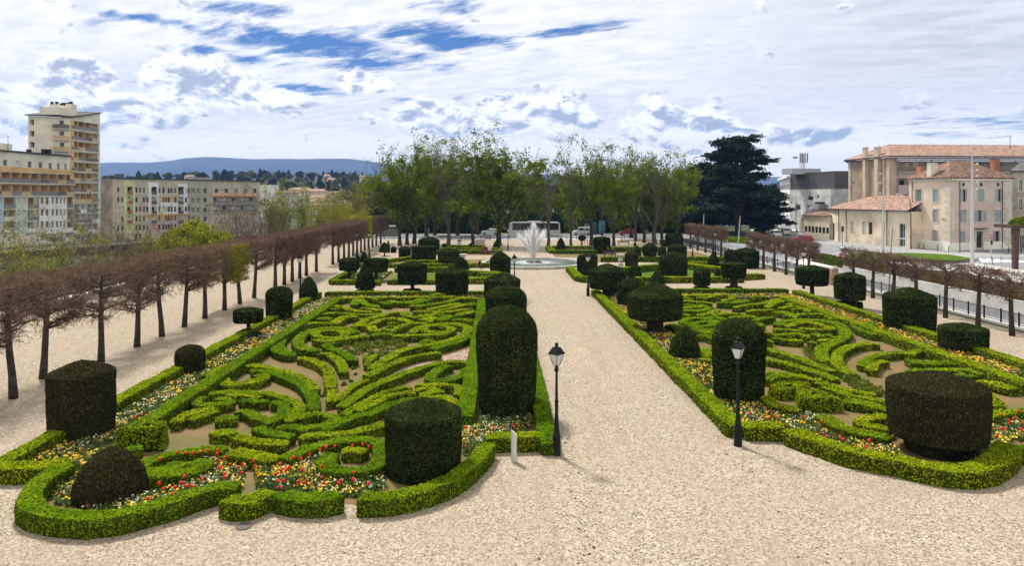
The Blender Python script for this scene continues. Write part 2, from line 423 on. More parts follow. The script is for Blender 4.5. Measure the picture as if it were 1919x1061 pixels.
def hedge(pts, w=0.6, h=0.55, closed=False, name='box_hedge', mats=None, rough=1.0, z0=0.0, tier=None, leafm=None):
    pts = [tuple(p[:2]) for p in pts]
    cen = np.mean(np.asarray(pts), axis=0)
    d = max(16.0, min(np.linalg.norm(np.asarray(p)) for p in pts))
    rng = np.random.default_rng(int(abs(cen[0]) * 1000 + cen[1] * 77 + len(pts)) % 999983)
    C = spline(pts, 0.09 * (d / 20) ** 0.8, closed)
    if closed: T = np.roll(C, -1, 0) - np.roll(C, 1, 0)
    else: T = np.gradient(C, axis=0)
    T = T / (np.linalg.norm(T, axis=1)[:, None] + 1e-9)
    S = np.stack([T[:, 1], -T[:, 0]], 1)
    prof = np.asarray(PROFILE)
    m, n = len(prof), len(C)
    wv = w * (1 + 0.10 * vnoise(np.c_[C, np.zeros(n)], 0.9))
    hv = h * (1 + 0.06 * vnoise(np.c_[C, np.ones(n) * 5], 0.7))
    ends = np.ones(n)
    if not closed:
        k = np.arange(n)
        e = np.minimum(k, n - 1 - k)
        ends = np.where(e == 0, 0.74, np.where(e == 1, 0.93, 1.0))
    Vx = C[:, None, 0] + S[:, None, 0] * prof[None, :, 0] * (wv * ends)[:, None]
    Vy = C[:, None, 1] + S[:, None, 1] * prof[None, :, 0] * (wv * ends)[:, None]
    Vz = prof[None, :, 1] * (hv * (0.5 + 0.5 * ends) if not closed else hv)[:, None] + 0 * Vx
    P = np.stack([Vx, Vy, Vz], 2).reshape(-1, 3)
    ctr = np.stack([C[:, None, 0] + 0 * Vx, C[:, None, 1] + 0 * Vx, Vz * 0.6], 2).reshape(-1, 3)
    O = P - ctr; O /= np.linalg.norm(O, axis=1)[:, None] + 1e-9
    disp = 0.048 * vnoise(P + z0, 3.2) + 0.028 * vnoise(P, 8.0) + 0.012 * vnoise(P, 19.0)
    P = P + O * (disp * rough * min(1.0, w / 0.5))[:, None]
    P[:, 2] = np.maximum(P[:, 2], 0.0)
    idx = np.arange(n * m).reshape(n, m)
    if closed: a, b = idx, np.roll(idx, -1, 0)
    else: a, b = idx[:-1], idx[1:]
    Q = np.stack([a[:, :-1], a[:, 1:], b[:, 1:], b[:, :-1]], 2).reshape(-1, 4)
    capq = []
    if not closed:
        for row, flip in ((idx[0], True), (idx[-1], False)):
            for i in range(m // 2 - 1):
                q = [row[i], row[i + 1], row[m - 2 - i], row[m - 1 - i]]
                capq.append(q[::-1] if flip else q)
    Qa = np.concatenate([Q, np.asarray(capq, dtype=int).reshape(-1, 4)]) if capq else Q
    dens, sz = lod(d)
    lp, ln = sample_quads(P, Qa, dens * 1.5, rng)
    kp = (ln[:, 2] > .55) | (rng.random(len(ln)) < .30); lp, ln = lp[kp], ln[kp]  # tops fully leafed, sides thinned so the shade-coloured body shows
    ctr2 = np.array([0, 0, 0])
    lv, lq = leaf_quads(lp + ln * rng.uniform(-0.01, 0.03, (len(lp), 1)), ln, sz, rng, np.where(ln[:, 2:] > .55, .42, .16), 0.008)
    lv[:, 2] = np.maximum(lv[:, 2], 0.01)
    base = np.array([cen[0], cen[1], 0])
    VV = np.concatenate([P, lv]) - base
    VV[:, 2] += z0
    QQ = np.concatenate([Qa, lq + len(P)])
    mi = np.concatenate([np.zeros(len(Qa)), np.ones(len(lq))])
    me = mesh_np(name, VV, QQ, None, mats or (BOXD, BOX), mi, smooth=True)
    o = link(name, me, None, (cen[0], cen[1], 0))
    if tier: HEDGES.append((o, tier, pts, w, closed))
    return o

ZR = {'Z1': (480, 540, 6.633), 'Z2': (680, 540, 6.633), 'Z3': (300, 660, 5.307), 'Z4': (560, 660, 5.307), 'Z5': (700, 640, 4.823), 'Z6': (200, 780, 4.422),
      'A': (480, 720, 3.121), 'A3': (0, 720, 3.121), 'A8': (1440, 720, 3.121), 'R7': (1100, 500, 5.307), 'R8': (1400, 520, 6.633), 'R1': (1400, 640, 5.307),
      'R2': (1619, 600, 5.307), 'R3': (1380, 720, 5.306), 'K': (600, 440, 6.397), 'M': (1060, 410, 6.633), 'N': (1280, 400, 6.242)}
def px(reg, x, y):
    a = ZR[reg]
    return a[0] + x / a[2], a[1] + y / a[2]
def gz(reg, pts, z=0.5):
    return [G(*px(reg, x, y), z) for x, y in pts]

def ell(cx, cy, rx, ry, n=14):
    return [(cx + rx * math.cos(2 * math.pi * i / n), cy + ry * math.sin(2 * math.pi * i / n)) for i in range(n)]
LEFT = [  # region, width, points along the top of each clipped strip
 ('Z1', .95, [(325,590),(275,660),(262,730),(310,790),(400,825),(490,830)]),
 ('Z1', .75, [(1240,560),(1100,510),(940,497),(780,515),(640,555),(545,620),(520,690),(570,745),(680,775),(800,770)]),
 ('Z1', .62, 'ring', ell(920,578,192,47)),
 ('Z1', .70, [(740,640),(830,665),(970,655),(1150,630),(1300,605),(1410,605)]),
 ('Z1', .62, [(1000,670),(900,695),(885,735),(980,765),(1080,810),(1165,860),(1215,900)]),
 ('Z4', .62, [(195,12),(300,22),(370,60),(425,125),(450,200)]),
 ('Z4', .68, [(5,55),(110,75),(210,115),(285,180),(310,260),(320,350)]),
 ('Z4', .55, [(325,375),(335,430),(315,490)]),
 ('Z1', .65, [(440,545),(480,490),(600,460),(750,445),(920,450)]),
 ('Z1', .75, [(750,385),(940,388)]),
 ('Z1', .75, [(965,460),(1040,400),(1130,365),(1260,370)]),
 ('Z1', .65, [(1330,385),(1350,425),(1260,460),(1225,482),(1340,472),(1430,490),(1450,540)]),
 ('Z1', .60, [(820,335),(950,325),(1150,335),(1350,345),(1590,335)]),
 ('Z1', .62, [(860,252),(960,235),(1080,250),(1180,290),(1300,302),(1450,312)]),
 ('Z1', .62, [(910,268),(1040,272)]),
 ('Z1', .70, [(1220,220),(1240,180),(1290,160),(1350,200),(1450,235),(1530,240)]),
 ('Z1', .62, [(1290,262),(1400,268),(1530,290)]),
 ('Z1', 1.0, [(1010,142),(1180,128)]),
 ('Z2', .60, [(140,150),(230,130),(330,135)]),
 ('Z2', .62, [(215,180),(330,212)]),
 ('Z2', .66, [(330,168),(420,187),(560,187),(680,168),(730,142)]),
 ('Z2', .45, [(400,128),(540,138),(690,122)]),
 ('Z2', .50, [(600,212),(700,190),(830,150)]),
 ('Z2', .70, [(590,240),(750,230),(900,205),(1050,180),(1180,145)]),
 ('Z2', .55, [(810,280),(950,250),(1100,220),(1210,200)]),
 ('Z2', .55, [(940,288),(1100,262),(1250,222),(1440,190)]),
 ('Z2', .60, [(1290,222),(1440,217)]),
 ('Z2', .60, [(850,100),(960,78),(1000,95)]),
 ('Z2', .70, [(845,120),(950,125),(1050,115),(1150,112)]),
 ('Z2', .55, [(620,302),(850,302),(1000,312),(1200,287),(1370,267)]),
 ('Z2', .80, [(1180,350),(1280,322),(1400,302)]),
 ('Z2', .65, [(500,310),(540,350),(640,370),(800,350),(1000,330)]),
 ('Z2', .62, [(100,390),(250,350),(400,315),(440,305)]),
 ('Z2', .60, [(730,412),(800,388),(870,375),(820,430)]),
 ('Z2', .62, [(110,460),(200,415),(330,392),(450,392),(540,418),(600,430)]),
 ('Z2', .62, [(420,520),(520,470),(640,447),(800,452)]),
 ('Z2', .50, [(290,492),(430,482)]),
 ('Z2', .45, [(320,442),(430,442)]),
 ('Z2', .55, [(140,547),(260,522),(390,547)]),
 ('Z2', .75, [(110,590),(230,580),(380,580)]),
 ('Z2', .95, [(975,412),(1040,370),(1110,348)]),
 ('Z2', .65, [(1100,407),(1250,402),(1430,432)]),
 ('Z2', .68, [(620,560),(700,500),(850,470),(1000,455),(1150,455),(1290,490),(1300,540),(1230,600),(1100,650),(950,690),(800,720),(600,755),(450,800),(330,870),(200,950),(110,1010)]),
 ('Z2', .60, 'ring', ell(930,520,175,42)),
 ('Z2', .72, [(375,595),(500,600),(650,595),(800,590),(950,585),(1060,560)]),
 ('Z2', .62, [(1390,580),(1290,620),(1150,680),(1000,722),(870,762)]),
 ('Z4', .68, [(1415,10),(1250,22),(1080,62),(900,130),(760,200),(680,238)]),
 ('Z4', .48, [(680,272),(560,325),(480,385),(390,475)]),
 ('Z2', .55, [(740,690),(800,660),(880,665)]),
 ('Z2', .40, [(30,835),(55,895)]),
 ('Z2', .48, [(180,820),(110,880),(40,950)]),
 ('Z5', .70, [(900,205),(800,180),(650,187),(500,217),(300,280),(150,340),(0,400),(-100,455),(-200,525),(-290,590)]),
 ('Z5', .75, [(690,212),(600,245),(525,300),(515,335),(600,352),(720,332),(830,290),(870,228)]),
 ('Z4', .55, [(1130,348),(1000,358),(850,402),(700,472),(600,530),(450,620)]),
 ('Z4', .60, [(1160,398),(1050,405),(900,432),(750,512),(600,590)]),
 ('Z5', .60, [(380,388),(550,392),(700,392),(785,425),(760,480)]),
 ('Z5', .50, [(380,435),(480,425),(590,425)]),
 ('Z5', .62, [(450,495),(520,455),(640,452)]),
 ('Z5', .60, [(480,505),(620,500),(720,540),(725,600)]),
 ('Z4', .62, [(1210,462),(1050,482),(900,522),(780,580),(700,612),(560,642),(430,690),(260,770)]),
 ('Z4', .50, [(890,585),(1000,540)]),
 ('Z4', .72, [(20,852),(150,822),(350,812),(550,790),(750,742),(870,690)]),
 ('Z4', .60, [(0,650),(100,622),(220,608),(335,640),(335,690),(250,722),(100,752),(0,762)]),
 ('A', .72, [(170,435),(300,375),(450,335),(600,318),(710,335),(740,390),(730,445),(660,490),(540,500),(440,488),(412,450),(450,400)]),
 ('A', .60, [(500,392),(570,385),(640,395)]),
 ('Z3', .62, [(455,230),(550,175),(660,150),(800,137),(940,137),(1100,157),(1250,192),(1400,252),(1500,322),(1540,372)]),
 ('Z3', .68, [(910,190),(1000,182),(1150,212),(1290,262),(1400,312),(1460,372),(1510,442),(1540,560)]),
 ('Z3', .80, [(500,275),(600,245),(660,310),(800,312),(950,285),(1030,245),(970,217)]),
 ('Z3', .55, [(545,200),(660,190)]),
 ('Z3', .62, [(490,412),(650,397),(850,397),(1050,407),(1200,442),(1330,492),(1395,550),(1340,620),(1280,680)]),
 ('Z3', .58, [(650,425),(850,425),(990,445)]),
 ('Z3', .62, [(470,440),(360,470),(390,515),(520,522),(690,508),(640,465),(545,458)]),
 ('Z3', .62, [(810,492),(880,472),(950,492),(1080,482)]),
 ('Z3', .68, [(1100,500),(1180,502),(1240,550),(1210,620),(1130,670),(1030,700)]),
 ('Z3', .60, [(150,702),(220,642),(350,592),(560,557)]),
 ('Z3', .55, [(300,672),(450,612),(585,582)]),
 ('Z3', .80, [(550,662),(770,642)]),
 ('Z3', .62, [(760,582),(880,592),(960,642),(1030,672)]),
 ('Z3', 1.0, [(560,772),(640,800),(730,775)]),
 ('Z3', .75, [(760,830),(850,862),(960,885),(1100,905),(1270,905)]),
 ('Z3', .68, [(975,742),(1050,792),(1180,822),(1320,842)]),
 ('Z3', .62, [(1150,752),(1300,742),(1400,760),(1480,772)]),
 ('Z6', .72, [(985,278),(850,270),(650,290),(450,332),(310,390),(275,440),(340,465),(480,440),(590,405),(655,372)]),
 ('Z6', .75, [(300,492),(450,482),(600,472),(770,432),(795,392),(710,362)]),
 ('Z6', .85, [(1020,292),(1150,310),(1300,340),(1410,350)]),
 ('Z6', .65, [(150,272),(300,252)]),
]
RIGHT = [
 ('R7', .60, [(950,305),(1030,332)]),
 ('R7', .55, [(1045,298),(1120,282),(1210,284),(1255,300),(1200,318),(1100,312)]),
 ('R7', .60, [(955,345),(1100,360),(1240,372)]),
 ('R7', .58, [(950,385),(1100,395),(1190,390)]),
 ('R7', .58, [(955,412),(1080,412),(1195,402)]),
 ('R7', .62, [(955,442),(1120,450),(1240,412)]),
 ('R7', .75, [(1290,368),(1450,370),(1592,340)]),
 ('R7', .60, [(1340,292),(1430,300),(1440,330),(1350,345)]),
 ('R7', .60, [(1465,412),(1592,390)]),
 ('R7', .62, [(1100,492),(1200,482),(1300,440)]),
 ('R7', .62, [(955,480),(1020,492)]),
 ('R7', .68, [(965,572),(970,535),(1100,517),(1250,547),(1330,590)]),
 ('R7', .60, 'ring', ell(1160,577,95,22)),
 ('R7', .72, [(1000,572),(1080,605),(1200,640),(1320,632)]),
 ('R7', .62, [(1190,522),(1300,515),(1400,552)]),
 ('R7', .75, [(1100,682),(1200,692),(1290,722)]),
 ('R7', 1.0, [(790,582),(880,595),(930,620)]),
 ('R7', .60, [(1250,492),(1400,472),(1592,490)]),
 ('R7', .55, [(1420,512),(1592,502)]),
 ('R7', .70, [(1010,622),(1130,652),(1290,672)]),
 ('R7', .75, [(1145,805),(1185,845),(1170,890)]),
 ('R7', .70, [(1150,905),(1250,935)]),
 ('R8', 1.1, [(40,262),(110,268)]),
 ('R8', .62, [(0,352),(150,342),(300,307)]),
 ('R8', .60, [(260,382),(350,322),(480,302)]),
 ('R8', .58, [(330,302),(450,280),(560,290),(600,330),(500,350)]),
 ('R8', .60, [(0,430),(200,422),(340,412)]),
 ('R8', .80, [(350,442),(450,442),(560,490)]),
 ('R8', .58, [(400,392),(550,372),(680,372)]),
 ('R8', .58, [(560,405),(700,400),(780,402),(740,430)]),
 ('R8', .62, [(560,510),(620,482),(780,467),(1000,482),(1090,530)]),
 ('R8', .75, [(380,600),(440,560),(560,537),(800,537),(1020,557),(1150,602),(1220,680),(1180,770),(1050,830),(930,900),(930,980),(960,1050)]),
 ('R8', .65, [(500,612),(620,582),(700,562),(850,572),(930,602),(1040,640),(960,662),(800,652),(640,642)]),
 ('R8', .58, [(320,652),(500,662),(700,682)]),
 ('R8', .58, [(340,722),(500,712),(680,712),(740,750)]),
 ('R8', .55, [(310,752),(420,772),(500,782)]),
 ('R8', .55, [(250,772),(300,802)]),
 ('R8', .60, [(510,782),(700,792)]),
 ('R8', .65, [(830,702),(930,742)]),
 ('R8', .60, [(960,712),(1090,742)]),
 ('R8', .60, [(750,802),(860,812)]),
 ('R8', .58, [(900,792),(1040,770)]),
 ('R8', .58, [(0,482),(100,502)]),
 ('R8', .60, [(90,545),(200,520),(330,505)]),
 ('R8', .58, [(50,572),(200,602)]),
 ('R8', .55, [(150,682),(320,702)]),
 ('R1', .72, [(1050,330),(1000,300),(930,250),(890,190),(930,100),(1060,42),(1200,22),(1320,27)]),
 ('R8', .68, [(1320,582),(1420,652),(1592,722)]),
 ('R8', .68, [(1420,562),(1592,602)]),
 ('R1', .72, [(170,62),(350,112),(550,182),(700,242),(850,292)]),
 ('R1', .75, [(180,172),(350,202),(550,262),(750,322),(890,382)]),
 ('R1', .62, [(190,302),(400,322),(600,362),(740,382)]),
 ('R1', .60, [(200,382),(300,342),(440,352)]),
 ('R1', .62, [(680,402),(850,432),(1050,492),(1270,532)]),
 ('R1', .58, [(730,452),(900,492),(1050,552)]),
 ('R1', .62, [(1060,542),(1250,572),(1420,602)]),
 ('R1', .82, [(960,592),(1150,612),(1430,682)]),
 ('R1', .72, [(175,535),(280,635),(400,660),(530,682)]),
 ('R1', .95, [(760,732),(900,832),(1100,892),(1430,955)]),
 ('R1', .80, [(1430,742),(1250,752),(1130,800),(1250,842),(1430,872)]),
 ('R1', .62, [(1140,240),(1250,152),(1400,122),(1592,102)]),
 ('R1', .68, [(1240,285),(1260,222),(1330,202),(1390,197)]),
 ('R2', .72, [(440,345),(550,302),(700,292),(770,330)]),
 ('R2', .90, [(460,385),(560,425),(750,425),(920,420),(860,362)]),
 ('R2', .68, [(310,592),(450,522),(600,497),(850,492),(1050,492),(1180,540)]),
 ('R2', .68, [(900,542),(1100,552)]),
 ('R2', .75, [(960,600),(1120,672),(1250,762),(1350,852)]),
 ('R2', .90, [(1120,602),(1300,632),(1480,682)]),
 ('R2', .75, [(1190,965),(1350,922),(1592,902),(1700,890)]),
]
for side, data in (('left', LEFT), ('right', RIGHT)):
    for row in data:
        hgt = 0.36
        pts = gz(row[0], row[3] if row[2] == 'ring' else row[2], hgt)
        far = min(1.0, max(0.0, (np.mean([p[1] for p in pts]) - 36) / 16))
        hedge(pts, row[1] * (.80 + .24 * far), hgt + .10 * far, row[2] == 'ring', tier=side)
# clipped blocks that stand higher
def block(poly_px, z, label, base_scale=1.12):
    P = [G(a, b, z) for a, b in poly_px]
    c = np.mean(np.asarray(P), axis=0)
    n = len(P); rng = np.random.default_rng(5)
    ringv, k = [], 10
    dense = []
    for i in range(n):
        a, b = np.asarray(P[i]), np.asarray(P[(i + 1) % n])
        for t in np.linspace(0, 1, 12, endpoint=False): dense.append(a * (1 - t) + b * t)
    D = np.asarray(dense); m = len(D)
    rows = [(0.0, base_scale), (0.25, 1.09), (0.5, 1.05), (0.75, 1.02), (0.94, 1.0), (1.0, 0.94), (1.01, .6), (1.01, .25)]
    VV = np.concatenate([np.c_[c + (D - c) * s, np.full(m, z * t)] for t, s in rows])
    VV += rng.normal(0, .012, VV.shape); VV[:, 2] = np.maximum(VV[:, 2], 0)
    idx = np.arange(len(rows) * m).reshape(len(rows), m)
    a, b = idx[:-1], idx[1:]
    Q = np.stack([a, np.roll(a, -1, 1), np.roll(b, -1, 1), b], 2).reshape(-1, 4)
    lp, ln = sample_quads(VV, Q, 420, rng)
    ln *= np.sign(np.sum(ln * (lp - np.array([c[0], c[1], z / 2])), axis=1))[:, None]
    lv, lq = leaf_quads(lp + ln * .015, ln, .048, rng, 1.0, .012)
    me = mesh_np('box_block', np.concatenate([VV, lv]) - np.array([c[0], c[1], 0]), np.concatenate([Q, lq + len(VV)]), None, (BOXD, BOX), np.r_[np.zeros(len(Q)), np.ones(len(lq))], True)
    return tag(link('box_block', me, None, (c[0], c[1], 0)), label, 'hedge', 'tall clipped box blocks')
block([px('Z6', 90, 112), px('Z6', 270, 48), px('Z6', 495, 42), px('Z6', 440, 112)], .8, 'tall square box block beside the grey-trunked left flower strip')
block([px('R1', 540, 575), px('R1', 500, 470), px('R1', 720, 480), px('R1', 935, 572)], .58, 'tall wedge-ended box block behind the right front flower bed')
block([px('R1', 225, 445), px('R1', 330, 400), px('R1', 610, 405), px('R1', 560, 470), px('R1', 330, 490)], .46, 'rounded box clump with dark hollows joined behind the tall wedge block')

# ---- straight borders
def border(pts, label, w=0.8, h=0.5):
    o = hedge(pts, w * .85, h, rough=0.8)
    return tag(o, label, 'hedge', 'clipped box borders round the beds')
XL, XLI, XRI, XR = -16.3, -13.5, -1.25, 1.85          # left parterre lines
border([(XL, 23.0), (XL, 64.6)], 'long outer box border of the left parterre, along the gravel under the pleached trees')
border([(XLI, 26.5), (XLI, 60.6)], 'long inner box border between the left flower strip and the scrollwork', .85, .56)
border([(XLI + 1.3, 60.9), (XRI - 4.2, 60.9)], 'inner rear box border of the left parterre, before the rear flowers', .8, .5)
border([(XRI - 2.5, 60.4), (XRI - .5, 60.4)], 'short box border behind the broad drum in the left parterre corner', .8, .5)
border([(XL + .6, 64.6), (XR, 64.6)], 'outer rear box border of the left parterre, along the cross path', .8, .5)
border([(XRI, 28.0), (XRI, 60.2)], 'long inner box border beside the row of yew columns, left parterre', .8, .5)
border([(XR, 24.9), (XR, 64.4)], 'outer box border of the left parterre along the central gravel path', .8, .5)
RL, RRI, RR = 9.1, 24.6, 27.7
border([(RL, 26.6), (RL, 65.6)], 'outer box border of the right parterre along the central gravel path', .85, .50)
border([(RRI, 24.0), (RRI, 61.0)], 'long inner box border beside the right flower strip', .9, .56)
border([(RR, 20.0), (RR, 65.0)], 'outer box border of the right parterre, before the iron fence', .8, .5)
border([(RL + 1.2, 65.4), (RR - .5, 65.4)], 'outer rear box border of the right parterre along the cross path', .8, .55)
border([(RL + 6.5, 61.6), (RRI - 3.6, 61.6)], 'inner rear box border of the right parterre behind the scrollwork', .85, .50)
border([(RRI - 3.0, 60.4), (RRI - 1.2, 60.4)], 'short dark box border at the far corner of the right scrollwork', .8, .55)
# scalloped front borders
border(gz('A3', [(-150, 470), (0, 478), (230, 475), (420, 455)], .48), 'box border at the far left front corner, meeting the picture edge', .85, .50)
border(gz('A3', [(395, 470), (300, 520), (225, 580), (175, 660), (180, 705), (250, 745), (390, 770), (560, 775), (750, 750), (960, 695), (1130, 640), (1270, 600), (1395, 596)], .48), 'big scalloped box border curving round the pointed front yew of left parterre', .72, .50)
border(gz('Z6', [(985, 680), (1060, 695), (1180, 700), (1280, 660), (1370, 615)], .46), 'small half-round box scallop between the two big front curves', .75, .48)
border(gz('A', [(150, 635), (210, 655), (300, 664), (410, 660), (495, 640)], .48), 'half-moon box scallop with bare brown side at the front edge', .75, .50)
border(gz('A', [(600, 660), (720, 660), (850, 645), (1000, 605), (1130, 555), (1240, 480), (1315, 405), (1355, 345)], .48), 'curved box border with a dark hole round the near drum yew', .72, .50)
border(gz('Z5', [(1020, 865), (1150, 862), (1540, 850)], .48), 'straight box border behind the white post at the path corner', .85, .52)
border(gz('R3', [(75, 420), (250, 420), (470, 425)], .48), 'straight box border behind the right lamp post', .8, .52)
border(gz('R3', [(530, 455), (700, 520), (900, 590), (1100, 655), (1400, 715), (1650, 765)], .48)[:-1] + gz('A8', [(750, 440), (950, 482), (1120, 500), (1260, 482), (1370, 420), (1405, 350)], .48), 'long curved brown-sided box border round the right front bed', .95, .52)
border(gz('A8', [(1440, 370), (1600, 390)], .48), 'stub of box border at the right edge of the picture', .9, .5)

# ---- labels of the scrollwork: rows by distance, places within a row
ORD = ['first', 'second', 'third', 'fourth', 'fifth', 'sixth', 'seventh', 'eighth', 'ninth', 'tenth', 'eleventh', 'twelfth', 'thirteenth', 'fourteenth']
BANDS = ['front', 'second', 'third', 'fourth', 'fifth', 'sixth', 'seventh', 'rearmost']
for side in ('left', 'right'):
    L = sorted([h for h in HEDGES if h[1] == side], key=lambda h: np.mean([p[1] for p in h[2]]))
    nb = 8
    for bi in range(nb):
        grp = L[bi * len(L) // nb:(bi + 1) * len(L) // nb]
        grp.sort(key=lambda h: np.mean([p[0] / p[1] for p in h[2]]))
        for i, (o, _, pts, w, closed) in enumerate(grp):
            P = np.asarray(pts)
            ln = np.linalg.norm(np.diff(P, axis=0), axis=1).sum()
            ch = np.linalg.norm(P[-1] - P[0])
            if closed: sh = 'ring-shaped'
            elif ch / ln > .97: sh = 'straight'
            elif ch / ln > .85: sh = 'gently arched'
            elif ch / ln > .5: sh = 'strongly curved'
            else: sh = 'curled'
            size = 'short' if ln < 2.2 else 'long' if ln > 6 else 'mid-length'
            tag(o, f"{size} {sh} box strip, {ORD[i]} from left in {BANDS[bi]} row of {side} scrollwork", 'hedge', f'box scrollwork of the {side} parterre')

# ================================================================ yew topiary
def topiary_mesh(prof, d, brown=False, seed=0, name='crown'):
    """prof: (radius, z) from bottom to apex"""
    rng = np.random.default_rng(seed)
    # resample the profile
    P = np.asarray(prof, dtype=float)
    seg = np.linalg.norm(np.diff(P, axis=0), axis=1); L = np.r_[0, np.cumsum(seg)]
    step = max(0.05, 0.05 * (d / 22) ** 0.8)
    k = max(12, int(L[-1] / step)); k = min(k, 120)
    s = np.linspace(0, L[-1], k)
    rr, zz = np.interp(s, L, P[:, 0]), np.interp(s, L, P[:, 1])
    rmax = rr.max(); n = int(min(120, max(24, 2 * math.pi * rmax / step)))
    th = np.linspace(0, 2 * math.pi, n, endpoint=False)
    X = rr[:, None] * np.cos(th)[None]; Y = rr[:, None] * np.sin(th)[None]; Z = zz[:, None] + 0 * X
    VV = np.stack([X, Y, Z], 2).reshape(-1, 3)
    off = VV + np.array([seed * 3.7, seed * 1.3, 0])
    cz = (zz.max() + zz.min()) / 2
    O = VV - np.array([0, 0, cz]) * 1.0; O[:, 2] *= 0.6; O /= np.linalg.norm(O, axis=1)[:, None] + 1e-9
    amp = min(1.0, rmax / 0.9)
    VV = VV + O * (amp * (0.030 * vnoise(off, 1.1) + 0.016 * vnoise(off, 4.0) + 0.010 * vnoise(off, 11.0)))[:, None]
    idx = np.arange(k * n).reshape(k, n)
    a, b = idx[:-1], idx[1:]
    Q = np.stack([a, np.roll(a, -1, 1), np.roll(b, -1, 1), b], 2).reshape(-1, 4)
    dens, sz = lod(d)
    lp, ln = sample_quads(VV, Q, dens * 1.5, rng)
    kp = (ln[:, 2] > .3) | (rng.random(len(ln)) < .55); lp, ln = lp[kp], ln[kp]  # fewer leaves on the sides, letting the painted crown shade show
    lv, lq = leaf_quads(lp + ln * rng.uniform(-.012, .018, (len(lp), 1)), ln, sz * .9, rng, np.where(ln[:, 2:] > .3, .75, .22), .010)
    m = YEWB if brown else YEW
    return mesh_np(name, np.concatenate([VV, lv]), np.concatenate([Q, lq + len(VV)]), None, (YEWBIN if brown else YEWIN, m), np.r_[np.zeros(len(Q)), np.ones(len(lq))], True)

def topiary(x0, x1, ytop, ysh, ybot, shape, label, yg=None, plinth=None, brown=False, name='clipped_yew', squat=0.96, stem_w=0.16):
    """silhouette box of the crown in the photo; yg: row where its stem meets the ground; plinth: (x0, x1, ytop, ybot) of a clipped foot"""
    cx = (x0 + x1) / 2; hw = (x1 - x0) / 2
    if yg is None:
        Df = depth_of(ybot); r = hw * Df / (F - hw); Dc = Df + r
        z0 = 0.0
    else:
        Dc = depth_of(yg); r = hw * Dc / F; Df = Dc - r
        z0 = max(0.15, EYE - (ybot - HY) * Df / F)
    X, Y, _ = V(cx, HY, Dc)
    zs = EYE - (ysh - HY) * Df / F
    zt = EYE - (ytop - HY) * Dc / F
    zt = max(zt, zs + 0.05)
    pr = [(0.02, z0 + (0.05 if yg else 0)), (r * squat * .9, z0 + .01)]
    if shape == 'drum':
        pr += [(r * squat, z0 + .05), (r * .99, z0 + (zs - z0) * .4), (r, zs - .08), (r * .985, zs)]
        for t in (.15, .3, .45, .6, .75, .88, 1.0):
            pr.append((r * (1 - t) * .985 + .01, zs + (zt - zs) * (math.sin(t * math.pi / 2) * .38 + t * .62)))
    elif shape == 'flat':
        pr += [(r * squat, z0 + .05), (r, (z0 + zs) / 2), (r, zs - .05), (r * .97, zs), (r * .5, zs + (zt - zs) * .6), (.01, zt)]
    elif shape == 'dome':
        pr += [(r * squat * .96, z0 + .06)]
        for t in np.linspace(0.05, 1, 8): pr.append((r * (squat + (1 - squat) * t), z0 + (zs - z0) * t))
        for a in np.linspace(8, 90, 12): pr.append((max(.01, r * math.cos(R(a)) ** .9), zs + (zt - zs) * math.sin(R(a))))
    elif shape == 'cone':
        pr += [(r * .97, z0 + .05)]
        for t in np.linspace(.06, 1, 14):
            pr.append((max(.01, r * (max(0, 1 - t ** 2.0)) ** (.66 if r > 1 else .78)), z0 + (zt - z0) * t))
    elif shape == 'ball':
        pr = [(max(.01, r * math.sin(math.pi * i / 12)), (z0 + zt) / 2 - (zt - z0) / 2 * math.cos(math.pi * i / 12)) for i in range(13)]
    t = thing(name, label, 'topiary', (X, Y, 0), 0, 'clipped yews of the garden')
    seed = int(x0 * 7 + ytop * 3) % 9973
    link('crown', topiary_mesh(pr, Dc, brown, seed), t)
    if yg is not None:
        sw = stem_w * max(.7, r)
        MB().path([(0, 0, 0), (.03, 0, z0 * .4), (-.02, .02, z0 + .25)], [sw * 1.5, sw, sw * 1.1], 9).build('stem', BARKD, t, True)
    if plinth:
        a0, a1, pt, pb = plinth
        pr_ = (a1 - a0) / 2 * Dc / F
        zp = min(.5, max(.18, EYE - (pt - HY) * (Dc - pr_) / F))
        link('foot', topiary_mesh([(.02, .01), (pr_ * .97, .02), (pr_, zp * .5), (pr_ * .98, zp), (pr_ * .5, zp + .03), (.01, zp + .03)], Dc, brown, seed + 5, 'foot'), t)
    return t
